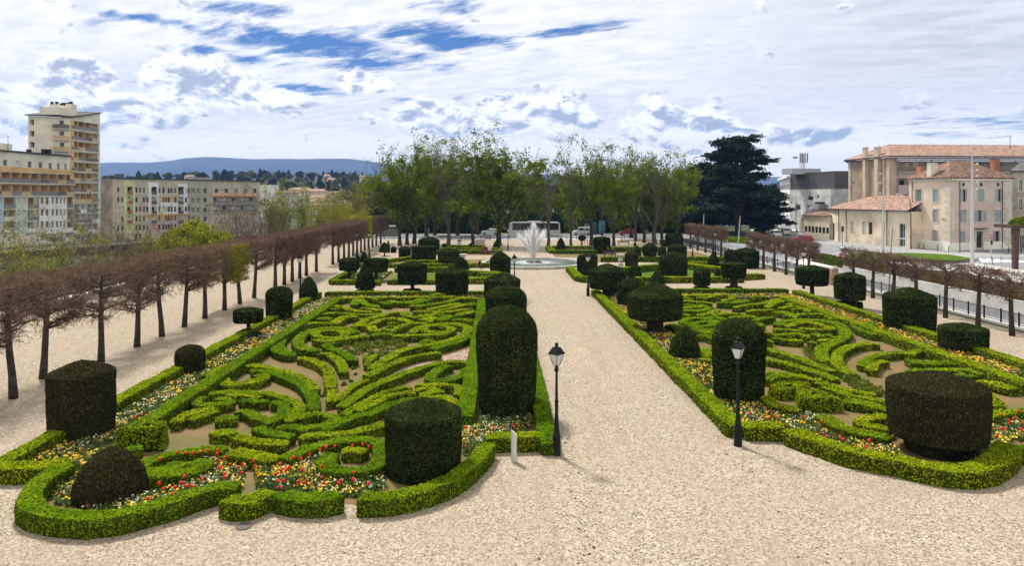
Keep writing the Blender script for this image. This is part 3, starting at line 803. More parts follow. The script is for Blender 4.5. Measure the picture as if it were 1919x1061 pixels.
TOP = [
 (97, 210, 675, 712, 835, 'drum', 'big brownish drum yew with low conical top at the far left corner', None, None, 1),
 (143, 272, 838, 0, 958, 'cone', 'fat pointed egg-shaped yew in the nearest flower bed, brownish', None, None, 1),
 (723, 865, 747, 795, 915, 'drum', 'near broad drum yew with domed top before the scrollwork, left parterre', None, None, 0),
 (330, 383, 647, 672, 707, 'dome', 'low brown dome yew between gravel and left flower strip', None, None, 1),
 (438, 493, 576, 586, 609, 'drum', 'flat drum yew on a thin stem over a square foot, left flower strip', 634, (433, 482, 630, 648), 0),
 (499, 548, 538, 556, 605, 'dome', 'plain dark dome yew beside the left flower strip', None, None, 0),
 (561, 596, 518, 0, 558, 'cone', 'pointed yew beside the left lamp post, rear end of flower strip', 566, (563, 597, 561, 567), 0),
 (666, 703, 495, 0, 543, 'cone', 'tall pointed yew on a flat foot at the rear left border', 550, (667, 702, 546, 553), 0),
 (745, 800, 491, 499, 535, 'drum', 'wide drum yew on a short stem and flat foot, middle of rear border', 549, (751, 786, 545, 551), 0),
 (816, 878, 500, 513, 553, 'drum', 'grey-green broad drum yew at the rear right of left parterre', 556, None, 0),
 (907, 975, 511, 528, 572, 'drum', 'drum yew with pointed top behind the round-headed yews', None, None, 0),
 (910, 987, 536, 566, 620, 'dome', 'round-headed yew just behind the tallest column', None, None, 0),
 (892, 1008, 575, 640, 790, 'dome', 'tallest yew column with rounded head beside the near lamp post', None, None, 0),
 (918, 957, 470, 486, 516, 'drum', 'pointed-top drum yew in front of the fountain basin', None, None, 0),
 (635, 673, 483, 491, 509, 'dome', 'shaggy round-headed yew tree with see-through underside on thin stem', 526, None, 0),
 (664, 678, 478, 0, 500, 'cone', 'slim pointed yew half hidden by the shaggy yew', None, None, 0),
 (673, 691, 470, 0, 499, 'cone', 'pointed yew behind the grey flat-topped stem drum', None, None, 0),
 (682, 727, 484, 487, 512, 'flat', 'grey flat-topped drum yew on a stem, left lawn bed', 526, (703, 722, 524, 530), 0),
 (710, 731, 454, 0, 474, 'cone', 'pointed yew on a short stem in the far left bed', 480, None, 0),
 (724, 731, 449, 0, 474, 'cone', 'needle-thin pointed yew behind the stemmed cone', None, None, 0),
 (732, 743, 461, 466, 474, 'drum', 'little drum yew with pointed top, far left bed', None, None, 0),
 (747, 770, 461, 466, 485, 'drum', 'narrow drum yew joined to the left of the widest drum', None, None, 0),
 (771, 818, 461, 463.5, 490, 'flat', 'widest flat-topped dark drum yew of the middle left bed', None, None, 0),
 (784, 824, 443, 451, 476, 'drum', 'domed drum yew standing behind the widest drum', None, None, 0),
 (820, 862, 465, 472, 494, 'drum', 'domed drum yew on a forked stem left of the stone vase', 500, None, 0),
 (847, 880, 480, 0, 516, 'cone', 'pointed yew in front of the left stone vase', None, None, 0),
 (926, 938, 447, 0, 470, 'cone', 'pointed yew before the thick chestnut trunk left of fountain', None, None, 0),
 (923, 933, 452, 0, 470, 'cone', 'smaller pointed yew touching the one before the chestnut trunk', None, None, 0),
 (828, 838, 456, 0, 466, 'ball', 'small ball yew under the park trees', None, None, 0),
 (878, 886, 455, 0, 468, 'cone', 'tiny dark cone yew near the white litter bin', None, None, 0),
 (1042, 1060, 445, 0, 469, 'cone', 'pointed yew on the corner bed right behind the fountain', None, None, 0),
 (1112, 1144, 443, 447, 476, 'flat', 'square-looking dark drum yew behind the seated couple', None, None, 0),
 (1090, 1120, 473, 480, 519, 'drum', 'drum yew at the path corner behind the slim lamp post', None, None, 0),
 (1081, 1098, 477, 490, 514, 'dome', 'dome yew hugging the path-corner drum on its left', None, None, 0),
 (1104, 1174, 494, 511, 545, 'drum', 'wide mushroom-like drum yew on a thick stem, rearmost along the path', 558, None, 0),
 (1157, 1211, 519, 536, 578, 'drum', 'small drum yew between the two mushroom-like yews', None, None, 0),
 (1176, 1279, 528, 560, 606, 'drum', 'largest mushroom-like drum yew with brown patch and square foot', 626, (1216, 1247, 610, 629), 0),
 (1253, 1314, 612, 0, 680, 'cone', 'fat pointed yew next to the mushroom-like yew, right parterre', None, None, 0),
 (1335, 1434, 598, 650, 764, 'dome', 'tall round-headed yew column behind the right lamp post', None, None, 0),
 (1671, 1842, 697, 745, 850, 'drum', 'nearest huge brownish drum yew on a thick neck, right front bed', 846, (1685, 1797, 838, 868), 1),
 (1492, 1551, 497, 507, 538, 'drum', 'drum yew on a leaning bare stem, right flower strip', 556, None, 0),
 (1565, 1620, 510, 521, 565, 'drum', 'tall drum yew on a stepped square foot, right flower strip', 578, (1567, 1611, 569, 584), 0),
 (1659, 1749, 538, 561, 626, 'drum', 'large drum yew with thin patchy underside, right flower strip', None, None, 0),
 (1763, 1847, 605, 623, 668, 'drum', 'low broad drum yew near the right picture edge', None, None, 0),
 (1175, 1203, 492, 0, 522, 'cone', 'pointed yew left of the big green dome, right lawn bed', None, None, 0),
 (1217, 1246, 507, 0, 534, 'cone', 'low pointed yew in front of the big green dome', None, None, 0),
 (1171, 1196, 471, 477, 503, 'drum', 'brown-sided drum yew right of the stone vase', None, None, 1),
 (1236, 1288, 473, 490, 524, 'dome', 'big green dome yew in the middle of the right lawn', None, None, 0),
 (1186, 1202, 460, 0, 481, 'cone', 'pointed yew left of the stemmed drum, far right bed', None, None, 0),
 (1187, 1193, 452, 0, 466, 'cone', 'tiny cone yew at the edge of the park trees', None, None, 0),
 (1204, 1231, 455, 463, 481, 'drum', 'domed drum yew on a stem, far right bed', 490, None, 0),
 (1232, 1250, 460, 0, 480, 'cone', 'blunt cone yew between the stemmed drum and the wide drum', None, None, 0),
 (1251, 1287, 456, 464, 483, 'drum', 'wide drum yew with a dimpled top, far right bed', None, None, 0),
 (1246, 1263, 437, 445, 464, 'dome', 'left one of two tall dome yews near the iron fence', None, None, 0),
 (1258, 1280, 436, 445, 461, 'dome', 'right one of two tall dome yews near the iron fence', None, None, 0),
 (1238, 1247, 449, 455, 465, 'dome', 'smallest dome yew left of the two tall ones', None, None, 0),
 (1326, 1348, 472, 0, 501, 'cone', 'slender pointed yew right of the lawn bed', None, None, 0),
 (1299, 1331, 503, 516, 537, 'dome', 'egg-headed yew on a thin stem and flat foot', 543, (1299, 1330, 540, 546), 0),
 (1338, 1351, 503, 0, 523, 'cone', 'small pointed yew beside the flat-topped stem drum', None, None, 0),
 (1352, 1398, 494, 496, 523, 'flat', 'flat-topped drum yew on a curved stem, right rear border', 542, (1367, 1399, 540, 546), 0),
 (1373, 1422, 464, 473, 504, 'drum', 'wide drum yew alone on the gravel before the fence', None, None, 0),
 (1357, 1377, 467, 473, 497, 'drum', 'narrow drum yew tucked behind the wide gravel drum', None, None, 0),
]
for (a, b, c, d_, e, sh, lab, yg, pl, br) in TOP:
    squat = 0.90 if (c == 575 or c == 598) else 0.96
    topiary(a, b, c, d_ if d_ else c + (e - c) * .5, e, sh, lab, yg, pl, bool(br), squat=squat, stem_w=.30 if c in (494, 528, 697) else .13)
# little standard tree
t = topiary(1083, 1098, 441, 447, 452, 'ball', 'small ball-headed standard tree on a bare stem, right of the fountain', 464, None, name='standard_tree')
# ================================================================ ground, gravel, roads, lawns
def sheet(name, poly, z, m, kind='structure'):
    n = len(poly)
    a = sum(poly[i][0] * poly[(i + 1) % n][1] - poly[(i + 1) % n][0] * poly[i][1] for i in range(n))
    if a < 0: poly = poly[::-1]
    me = bpy.data.meshes.new(name); me.from_pydata([(p[0], p[1], z) for p in poly], [], [tuple(range(n))]); me.materials.append(m); me.update()
    return tag(link(name, me), None, None, None, kind)
def pxpoly(pts, z=0.0): return [G(a, b, z) for a, b in pts]

m, t, b = mat('gravel'); MATS['gravel'] = m; GRAVEL = m
pos = t.node('ShaderNodeNewGeometry').outputs['Position']
v1 = t.node('ShaderNodeTexVoronoi'); t.l.new(pos, v1.inputs['Vector']); v1.inputs['Scale'].default_value = 22.0
vn = t.node('ShaderNodeSeparateColor'); t.l.new(v1.outputs['Color'], vn.inputs[0])
n1 = t.noise(pos, 26.0, 3, 0.7); n2 = t.noise(pos, 0.35, 5, 0.6); n3 = t.noise(pos, 4.0, 4, 0.65)
sp_ = t.math('ADD', t.math('MULTIPLY', vn.outputs[0], .55), t.math('MULTIPLY', n1, .45))
c = t.ramp(sp_, [(0.20, (0.075, 0.053, 0.033)), (0.34, (0.24, 0.19, 0.132)), (0.52, (0.375, 0.313, 0.232)), (0.80, (0.56, 0.485, 0.385))])
c = t.mix(t.math('MULTIPLY', t.smooth(n2, .38, .68), .38), c, (0.33, 0.265, 0.185))
c = t.mix(t.math('MULTIPLY', t.smooth(n3, .45, .75), .25), c, (0.55, 0.47, 0.36))
mp = t.node('ShaderNodeMapping'); t.l.new(pos, mp.inputs['Vector']); mp.inputs['Scale'].default_value = (1.5, .07, 1.0); mp.inputs['Rotation'].default_value = (0, 0, .05)
trk = t.noise(mp.outputs[0], 1.0, 4, .6); c = t.mix(t.math('MULTIPLY', t.smooth(trk, .50, .68), .30), c, (0.27, 0.215, 0.145))
n5 = t.noise(pos, .8, 6, .7); c = t.mix(t.math('MULTIPLY', t.smooth(n5, .60, .72), .35), c, (0.22, 0.185, 0.115))
t.l.new(c, b.inputs['Base Color']); b.inputs['Roughness'].default_value = .9; b.inputs['Specular IOR Level'].default_value = .15
bp = t.node('ShaderNodeBump'); bp.inputs['Strength'].default_value = .9; bp.inputs['Distance'].default_value = .03
t.l.new(sp_, bp.inputs['Height']); t.l.new(bp.outputs[0], b.inputs['Normal'])

m, t, b = mat('bed_soil'); SOIL = m
pos = t.node('ShaderNodeNewGeometry').outputs['Position']
n1 = t.noise(pos, 0.55, 5, 0.6); n2 = t.noise(pos, 12.0, 4, 0.7)
c = t.mix(t.smooth(n1, .40, .60), (0.215, 0.140, 0.066), (0.150, 0.130, 0.048))
c = t.mix(t.math('MULTIPLY', t.smooth(n2, .4, .7), .5), c, (0.105, 0.085, 0.045))
t.l.new(c, b.inputs['Base Color']); b.inputs['Roughness'].default_value = .95; b.inputs['Specular IOR Level'].default_value = .1
bp = t.node('ShaderNodeBump'); bp.inputs['Strength'].default_value = .7; bp.inputs['Distance'].default_value = .03
t.l.new(n2, bp.inputs['Height']); t.l.new(bp.outputs[0], b.inputs['Normal'])

m, t, b = mat('bark_mulch'); MULCH = m
pos = t.node('ShaderNodeNewGeometry').outputs['Position']
v1 = t.node('ShaderNodeTexVoronoi'); t.l.new(pos, v1.inputs['Vector']); v1.inputs['Scale'].default_value = 14.0
vn = t.node('ShaderNodeSeparateColor'); t.l.new(v1.outputs['Color'], vn.inputs[0])
c = t.ramp(vn.outputs[0], [(0.05, (0.10, 0.055, 0.04)), (0.5, (0.27, 0.17, 0.125)), (0.9, (0.46, 0.34, 0.27))])
t.l.new(c, b.inputs['Base Color']); b.inputs['Roughness'].default_value = .9

GRASS = leafy('lawn_green', [(0.1, (0.045, 0.085, 0.012)), (0.6, (0.085, 0.15, 0.02)), (1, (0.13, 0.19, 0.03))], 0.0, 1.5, .9, .1, .2)
WILD = plain('rough_ground', (0.042, 0.055, 0.020), .95, var=.4, scale=.15)
ASPH = plain('asphalt', (0.23, 0.235, 0.25), .85, var=.14, scale=.25, bump=.2, bscale=12, grain=.1)
PALE = plain('pale_paving', (0.56, 0.54, 0.51), .85, var=.08, scale=.6, grain=.08, bscale=3)
PAVE = plain('pavement_grey', (0.30, 0.295, 0.29), .85, var=.10, scale=.5)
MARK = plain('road_paint', (0.74, 0.74, 0.72), .7, var=.08, scale=3)
KERB = plain('kerb_stone', (0.38, 0.38, 0.37), .85, var=.1, scale=2)
CONC = plain('concrete_wall', (0.52, 0.51, 0.48), .85, var=.12, scale=.7, bump=.15, bscale=8, grain=.1)

# terrain: level under the garden and the streets, falling to the river on the left
def terr(x, y):
    def ss(a, b, v):
        q = np.clip((v - a) / (b - a), 0, 1); return q * q * (3 - 2 * q)
    z = -6.2 * ss(-38, -52, x)
    z = z + 2.0 * ss(-86, -96, x)
    far = ss(430, 1050, y)
    r = np.clip(1 - np.abs(x + 330) / 620.0, 0, 1)
    hill = far * 34 * (r * r * (3 - 2 * r)) 
    return z * (1 - ss(330, 520, y)) + hill
xs = np.unique(np.r_[np.linspace(-900, -110, 30), np.linspace(-110, -34, 34), np.linspace(-34, 260, 12), np.linspace(260, 1500, 10)])
ys = np.unique(np.r_[np.linspace(-60, 420, 28), np.linspace(420, 1100, 40), np.linspace(1100, 2600, 6)])
X, Y = np.meshgrid(xs, ys)
Z = terr(X, Y) - 0.03
Z += np.where(Y > 460, fbm(np.c_[X.ravel(), Y.ravel(), 0 * X.ravel()], 1 / 90., 3).reshape(X.shape) * 3.0 * np.clip((Y - 460) / 200, 0, 1), 0)
ny, nx = X.shape
idx = np.arange(nx * ny).reshape(ny, nx)
Q = np.stack([idx[:-1, :-1], idx[:-1, 1:], idx[1:, 1:], idx[1:, :-1]], 2).reshape(-1, 4)
tag(link('ground', mesh_np('ground', np.stack([X, Y, Z], 2).reshape(-1, 3), Q, None, (WILD,), None, True)), kind='structure')
def ground_z(x, y): return float(terr(np.array([x]), np.array([y]))[0])
sheet('river', [(-86, -60), (-52, -60), (-52, 320), (-86, 320)], -5.6, plain('river_water', (0.05, 0.065, 0.05), .15, var=.2, scale=.1, spec=.5))

sheet('gravel', [(-36.5, -40), (35.4, -40), (35.4, 150), (-36.5, 150)], 0.0, GRAVEL)
# parterre soil
def soil(name, poly): sheet(name, poly, 0.006, SOIL)
left_front = gz('A3', [(-150, 470), (230, 475), (300, 520), (225, 580), (165, 690), (260, 790), (600, 800), (960, 715), (1300, 610)], .3) + gz('A', [(150, 640), (300, 672), (500, 640), (720, 672), (1000, 625), (1240, 500), (1370, 350)], .3) + gz('Z5', [(1020, 865), (1540, 850)], .3)
soil('parterre_soil', [(XL, 64)] + [(XL, 24)] + left_front + [(XR, 25.2), (XR, 64)])
right_front = gz('R3', [(75, 420), (470, 425), (700, 520), (900, 590), (1100, 655), (1400, 715), (1650, 765)], .3) + gz('A8', [(950, 482), (1260, 482), (1400, 360)], .3)
soil('parterre_soil', [(RL, 65), (RL, 27)] + right_front + [(RR, 20), (RR, 65)])
sheet('mulch_patch', [G(*px('Z2', a, b_), 0) for a, b_ in [(330, 1045), (560, 950), (800, 870), (980, 860), (1200, 790), (1370, 740), (1375, 900), (1000, 905), (700, 985), (420, 1075)]], .011, MULCH)

# lawn beds beyond the cross path
def rect(x0, x1, y0, y1): return [(x0, y0), (x1, y0), (x1, y1), (x0, y1)]
sheet('lawn', rect(-11.8, -1.2, 75.2, 84.5), .006, GRASS)
sheet('lawn', rect(12, 26.5, 75.6, 92), .006, GRASS)
soil('bed_soil_strip', rect(-17.2, -11.8, 74.2, 86))
soil('bed_soil_strip', rect(-19, 1.2, 91, 103))
soil('bed_soil_strip', rect(-13, 1.0, 110, 126))
soil('bed_soil_strip', rect(8.8, 14, 106, 124)); soil('bed_soil_strip', rect(14, 33, 98, 118))
def low(pts, label, w=.7, h=.5): return tag(hedge(pts, w, h, rough=.8), label, 'hedge', 'low box borders round the lawn beds')
low([(-17.3, 73.6), (-13.2, 73.6)], 'low box border, left end of the front edge of the left lawn bed')
low([(-13.4, 72.9), (-12.0, 72.9)], 'short box step in the front edge of the left lawn bed', .8)
low([(-11.4, 73.6), (-8.4, 73.6)], 'low box border behind the flat foot of the pointed yew', .9)
low([(-8.0, 73.6), (-6.0, 73.6)], 'low box border left of the middle rear drum, across the path', .7)
low([(-3.9, 74.2), (1.0, 74.2)], 'low box border behind the grey-green broad drum', .9, .6)
low([(-17.3, 73.8), (-17.3, 86)], 'low box border along the left side of the left lawn bed')
low([(-12.4, 85.5), (-4.5, 85.5)], 'dark box border closing the rear of the left lawn', .9, .6)
low([(-3.6, 82.0), (.8, 79.5)], 'slanting box border right of the left lawn', .8, .6)
low([(-5.2, 84.0), (-2.4, 81.0)], 'short slanting box border beside the stone vase, left lawn', .8, .6)
low([(-1.8, 79.0), (1.2, 79.0)], 'box border in the corner of the left lawn by the path', .9, .6)
low([(-1.8, 76.4), (1.2, 76.4)], 'lower box border in the corner of the left lawn by the path', .8, .55)
low([(-19, 91), (1.0, 91)], 'long box border at the front of the second left bed', .9, .55)
low([(-17.4, 94), (-12.0, 103)], 'slanting box border beside the far left drum group', .9, .5)
low([(-12.4, 95), (-4, 95)], 'box border in front of the widest drum', .9, .6)
low([(-10.0, 113), (.5, 113)], 'box border in front of the benches left of the fountain', .9, .6)
low([(-9.5, 118), (.5, 118)], 'box border behind the two seated people', .9, .6)
low([(-9, 124), (-2, 124)], 'rearmost box border under the park trees, left of fountain', .9, .6)
low([(8.8, 86.0), (8.8, 75.6)], 'box border at the path-side corner below the corner drum', .9, .65)
low([(8.8, 75.2), (12.4, 75.0)], 'box border in front of the path-corner drum', .9, .65)
low([(14.5, 74.6), (26.2, 74.6)], 'long low box border at the front of the right lawn', .9, .62)
low([(26.2, 76.6), (29.6, 78.0)], 'box border at the right tip of the right lawn bed', 1.1, .6)
low([(14.0, 82.5), (20.5, 88.0)], 'slanting box border rising behind the green dome, left part', 1.0, .75)
low([(22.6, 92.0), (28.0, 80.5)], 'slanting box border right of the green dome', 1.2, .75)
low([(21.0, 90.5), (24.0, 93.5)], 'short box border behind the green dome', 1.0, .7)
low([(24.5, 94), (29.5, 92)], 'low box border at the rear of the right lawn', .8, .5)
low([(14.5, 98.5), (33, 98.5)], 'long box border in front of the far right drums', 1.0, .7)
low([(9.0, 112.5), (16, 112.5)], 'box border with a bench before it, right of fountain', 1.0, .6)
low([(8.8, 112.8), (8.8, 122.0)], 'box border running back from the pointed yew behind the fountain', 1.0, .6)
low([(17.5, 116.5), (28, 116.5)], 'box border behind the seated couple', 1.0, .8)
low([(9.5, 122.0), (17, 122.0)], 'rear box border behind the little standard tree', 1.0, .6)

# ---- streets on the right and behind
sheet('road', [(36.9, 10), (200, 10), (200, 420), (95, 420), (80, 150), (36.9, 150)], 0.000, ASPH)
sheet('road', [(-40, 152), (80, 152), (80, 172), (-40, 172)], 0.000, ASPH)
sheet('pavement', [(-36, 150), (36.9, 150), (36.9, 152), (-36, 152)], 0.004, PALE)
sheet('pavement', rect(36.6, 37.7, 20, 108), .010, PALE)
sheet('plaza', pxpoly([(1700, 505), (1780, 494), (1830, 494), (1919, 505), (2100, 520), (2100, 560), (1919, 548), (1800, 520)]), .008, PALE)
sheet('plaza', pxpoly([(1480, 494), (1505, 484), (1540, 484), (1600, 488), (1720, 505), (1800, 523), (1760, 530), (1600, 505)]), .012, PALE)
sheet('pavement', pxpoly([(1500, 437), (1556, 447), (1706, 466), (1784, 474), (1960, 474), (1960, 482), (1780, 482), (1690, 475), (1540, 457), (1480, 439)]), .016, PAVE)
for pts in ([(1490, 466), (1530, 461), (1535, 462.5), (1497, 468)], [(1575, 463), (1640, 470), (1700, 477), (1698, 478), (1638, 471.5), (1573, 464.2)], [(1440, 492), (1480, 487), (1482, 488.4), (1444, 493.6)]):
    sheet('road_marking', pxpoly(pts), .020, MARK)
for i in range(9):
    a = 1404 + i * 11.5
    sheet('road_marking', pxpoly([(a, 430.0), (a + 7.5, 430.0), (a + 7.0, 432.4), (a - .5, 432.4)]), .020, MARK)
for i in range(6):
    sheet('road_marking', pxpoly([(1828 + i * 17, 484 + i * 1.0), (1838 + i * 17, 484 + i * 1.0), (1856 + i * 17, 492), (1842 + i * 17, 492)]), .020, MARK)
MB().prism(pxpoly([(1538, 487), (1560, 481), (1620, 478), (1700, 477), (1780, 480), (1835, 488), (1790, 492), (1700, 489), (1600, 489)]), 0, .38, 0).build('traffic_island', KERB)
tag(bpy.data.objects['traffic_island'], kind='structure')
sheet('grass_island', pxpoly([(1541, 483.5), (1562, 477.5), (1620, 474.5), (1700, 473.5), (1778, 476.5), (1828, 484.5), (1788, 488), (1700, 485.5), (1600, 485.5)], .39), .386, GRASS)
sheet('verge', [(-40, 173), (60, 173), (60, 210), (-40, 210)], .02, GRASS)
# ================================================================ trees
BARK = plain('tree_bark', (0.050, 0.042, 0.034), .95, var=.35, scale=3, bump=.7, bscale=9)
BARKL = plain('tree_bark_pale', (0.085, 0.074, 0.060), .95, var=.3, scale=3, bump=.7, bscale=9)
TWIG = plain('twig_brown_red', (0.165, 0.105, 0.070), .9, var=.35, scale=1.5)
TWIGD = plain('twig_grey', (0.14, 0.115, 0.09), .9, var=.3, scale=1.5)
FRESH = leafy('chestnut_leaf', [(0.1, (0.05, 0.08, 0.010)), (0.5, (0.12, 0.175, 0.016)), (0.85, (0.22, 0.28, 0.022)), (1, (0.31, 0.34, 0.03))], .45, .5)
OLIVE = leafy('spring_leaf_olive', [(0.1, (0.05, 0.06, 0.018)), (0.5, (0.10, 0.12, 0.03)), (0.9, (0.19, 0.20, 0.04))], .4, .4)
YGREEN = leafy('spring_leaf_yellow', [(0.1, (0.14, 0.17, 0.010)), (0.5, (0.29, 0.33, 0.015)), (0.9, (0.45, 0.47, 0.03))], .5, .4)
YELLOW = leafy('spring_leaf_golden', [(0.1, (0.10, 0.10, 0.012)), (0.5, (0.23, 0.22, 0.022)), (0.9, (0.38, 0.35, 0.035))], .5, .5)
DARKG = leafy('evergreen_leaf', [(0.1, (0.010, 0.020, 0.009)), (0.5, (0.022, 0.042, 0.016)), (0.9, (0.045, 0.07, 0.022))], .15, .3)
CEDARM = leafy('cedar_needle', [(0.1, (0.011, 0.020, 0.016)), (0.5, (0.028, 0.046, 0.034)), (0.9, (0.065, 0.088, 0.064))], .1, .25)
PINEM = leafy('far_conifer', [(0.1, (0.008, 0.016, 0.010)), (0.5, (0.016, 0.030, 0.016)), (0.9, (0.035, 0.055, 0.022))], .1, .02)

def prisms(P0, P1, r0, r1, n=3):
    """many thin tapered sticks at once"""
    P0, P1 = np.asarray(P0, float), np.asarray(P1, float)
    D = P1 - P0; L = np.linalg.norm(D, axis=1)[:, None] + 1e-9; D = D / L
    ref = np.where(np.abs(D[:, 2:3]) > .9, np.array([[1.0, 0, 0]]), np.array([[0, 0, 1.0]]))
    A = np.cross(D, ref); A /= np.linalg.norm(A, axis=1)[:, None] + 1e-9
    B = np.cross(D, A)
    r0 = np.broadcast_to(r0, len(P0))[:, None]; r1 = np.broadcast_to(r1, len(P0))[:, None]
    vs = []
    for P, r in ((P0, r0), (P1, r1)):
        for j in range(n):
            a = 2 * math.pi * j / n
            vs.append(P + (A * math.cos(a) + B * math.sin(a)) * r)
    V3 = np.stack(vs, 1).reshape(-1, 3)
    k = np.arange(len(P0))[:, None] * 2 * n
    Q = np.concatenate([np.concatenate([k + j, k + (j + 1) % n, k + n + (j + 1) % n, k + n + j], 1) for j in range(n)])
    return V3, Q

def merge(parts):
    """parts: list of (verts, quads, material index)"""
    V3, Q, M, b = [], [], [], 0
    for v, q, m in parts:
        if len(q) == 0: continue
        V3.append(v); Q.append(q + b); M.append(np.full(len(q), m)); b += len(v)
    return np.concatenate(V3), np.concatenate(Q), np.concatenate(M)

def grow(rng, H, spread, forks=3, levels=4, up=.55, trunk_h=.22, r0=.35, lean=0.0, kids=(4, 4, 4, 5), reach=(.62, .42, .30, .22)):
    """skeleton: list of (p0, p1, ra, rb, level) and the twig tips"""
    segs, tips = [], []
    def limb(p, d, L, r, lev):
        k = 5 if lev < 2 else 4 if lev == 2 else 3
        pts = [p]; dirs = []
        d = d / np.linalg.norm(d)
        for i in range(k):
            d = d + rng.normal(0, .10 + .05 * lev, 3) + np.array([0, 0, (.09 if lev else .02) * up])
            d = d / np.linalg.norm(d)
            q = pts[-1] + d * L / k
            pts.append(q); dirs.append(d)
            ra = r * (1 - .75 * i / k); rb = r * (1 - .75 * (i + 1) / k)
            segs.append((pts[-2], q, ra, rb, lev))
        if lev >= levels:
            tips.append(pts[-1]); tips.append(pts[-2]); return
        if lev >= 2: tips.append(pts[-1])
        nk = kids[min(lev, len(kids) - 1)]
        for c in range(nk):
            tpos = .25 + .75 * (c + rng.random()) / nk
            i = min(k - 1, int(tpos * k)); base = pts[i] + (pts[i + 1] - pts[i]) * (tpos * k - i)
            ax = dirs[i]
            side = np.cross(ax, rng.normal(0, 1, 3)); side /= np.linalg.norm(side) + 1e-9
            nd = ax * (.55 + .35 * rng.random()) + side * spread * (.7 + .5 * rng.random()) + np.array([0, 0, .25 * up])
            limb(base, nd, L * reach[min(lev, len(reach) - 1)] / .62 * (.75 + .4 * rng.random()), r * (1 - .7 * tpos) * .66 + .010, lev + 1)
    top = np.array([lean * H * .3, 0, H * trunk_h])
    p = np.zeros(3); k = 5
    for i in range(k):
        q = top * (i + 1) / k + rng.normal(0, .05, 3) * (i < k - 1) * np.array([1, 1, 0])
        segs.append((p, q, r0 * (1.35 - .1 * i if i else 1.6), r0 * (1.25 - .1 * i), 0)); p = q
    for f in range(forks):
        a = 2 * math.pi * (f + rng.random() * .5) / forks
        d = np.array([math.cos(a) * spread * .55, math.sin(a) * spread * .55, 1.0])
        if f == 0: d = np.array([rng.normal(0, .08), rng.normal(0, .08), 1.0])
        limb(p - np.array([0, 0, .2]), d, H * (1 - trunk_h) * (.78 + .22 * rng.random()) * (1.0 if f == 0 else .86), r0 * (.72 if f == 0 else .58), 1)
    return segs, tips

def make_tree(seed, H, spread=.8, leaf=None, nleaf=6, lsize=.30, bark=BARK, low_leaves=0.0, **kw):
    """returns (trunk mesh, crown mesh)"""
    rng = np.random.default_rng(seed)
    segs, tips = grow(rng, H, spread, **kw)
    def pick(f): return [s for s in segs if f(s[4])]
    def arr(S, n, rmin=.012):
        return prisms([s[0] for s in S], [s[1] for s in S], np.maximum([s[2] for s in S], rmin), np.maximum([s[3] for s in S], rmin), n)
    big = pick(lambda l: l <= 1); small = pick(lambda l: l > 1)
    tv, tq = arr(big, 8)
    tm = mesh_np('trunk', tv, tq, None, (bark,), None, True)
    parts = [(*arr(small, 3), 0)]
    T = np.asarray(tips)
    if leaf is not None and nleaf:
        P = np.repeat(T, nleaf, 0) + rng.normal(0, .38 * lsize / .3, (len(T) * nleaf, 3))
        zr = P[:, 2] / H
        keep = rng.random(len(P)) < np.clip(.35 + fbm(P, .35, 2) * .9 + low_leaves * (1 - zr), .05, 1)
        P = P[keep]
        nrm = rng.normal(0, .5, P.shape) + np.array([0, 0, .6])
        parts.append((*leaf_quads(P, nrm, lsize, rng, 1.0, .05), 1))
    if low_leaves:
        S = pick(lambda l: l in (1, 2))
        S = [s for s in S if s[0][2] < H * .7]
        if S:
            P0 = np.asarray([s[0] for s in S]); P1 = np.asarray([s[1] for s in S])
            k = int(16 * low_leaves)
            P = np.repeat(P0, k, 0) + np.repeat(P1 - P0, k, 0) * rng.random((len(P0) * k, 1)) + rng.normal(0, .55, (len(P0) * k, 3))
            parts.append((*leaf_quads(P, rng.normal(0, .5, P.shape) + np.array([0, 0, .6]), lsize, rng, 1, .05), 1))
    v, q, mi = merge(parts)
    cm = mesh_np('crown', v, q, None, (bark, leaf or bark), mi)
    return tm, cm

def plant_tree(name, meshes, xy, s, rot, label, group, z=0.0, sx=1.0, cat='tree'):
    t = thing(name, label, cat, (xy[0], xy[1], z), rot, group)
    t.scale = (s * sx, s * sx, s)
    link('trunk', meshes[0], t); link('crown', meshes[1], t)
    return t

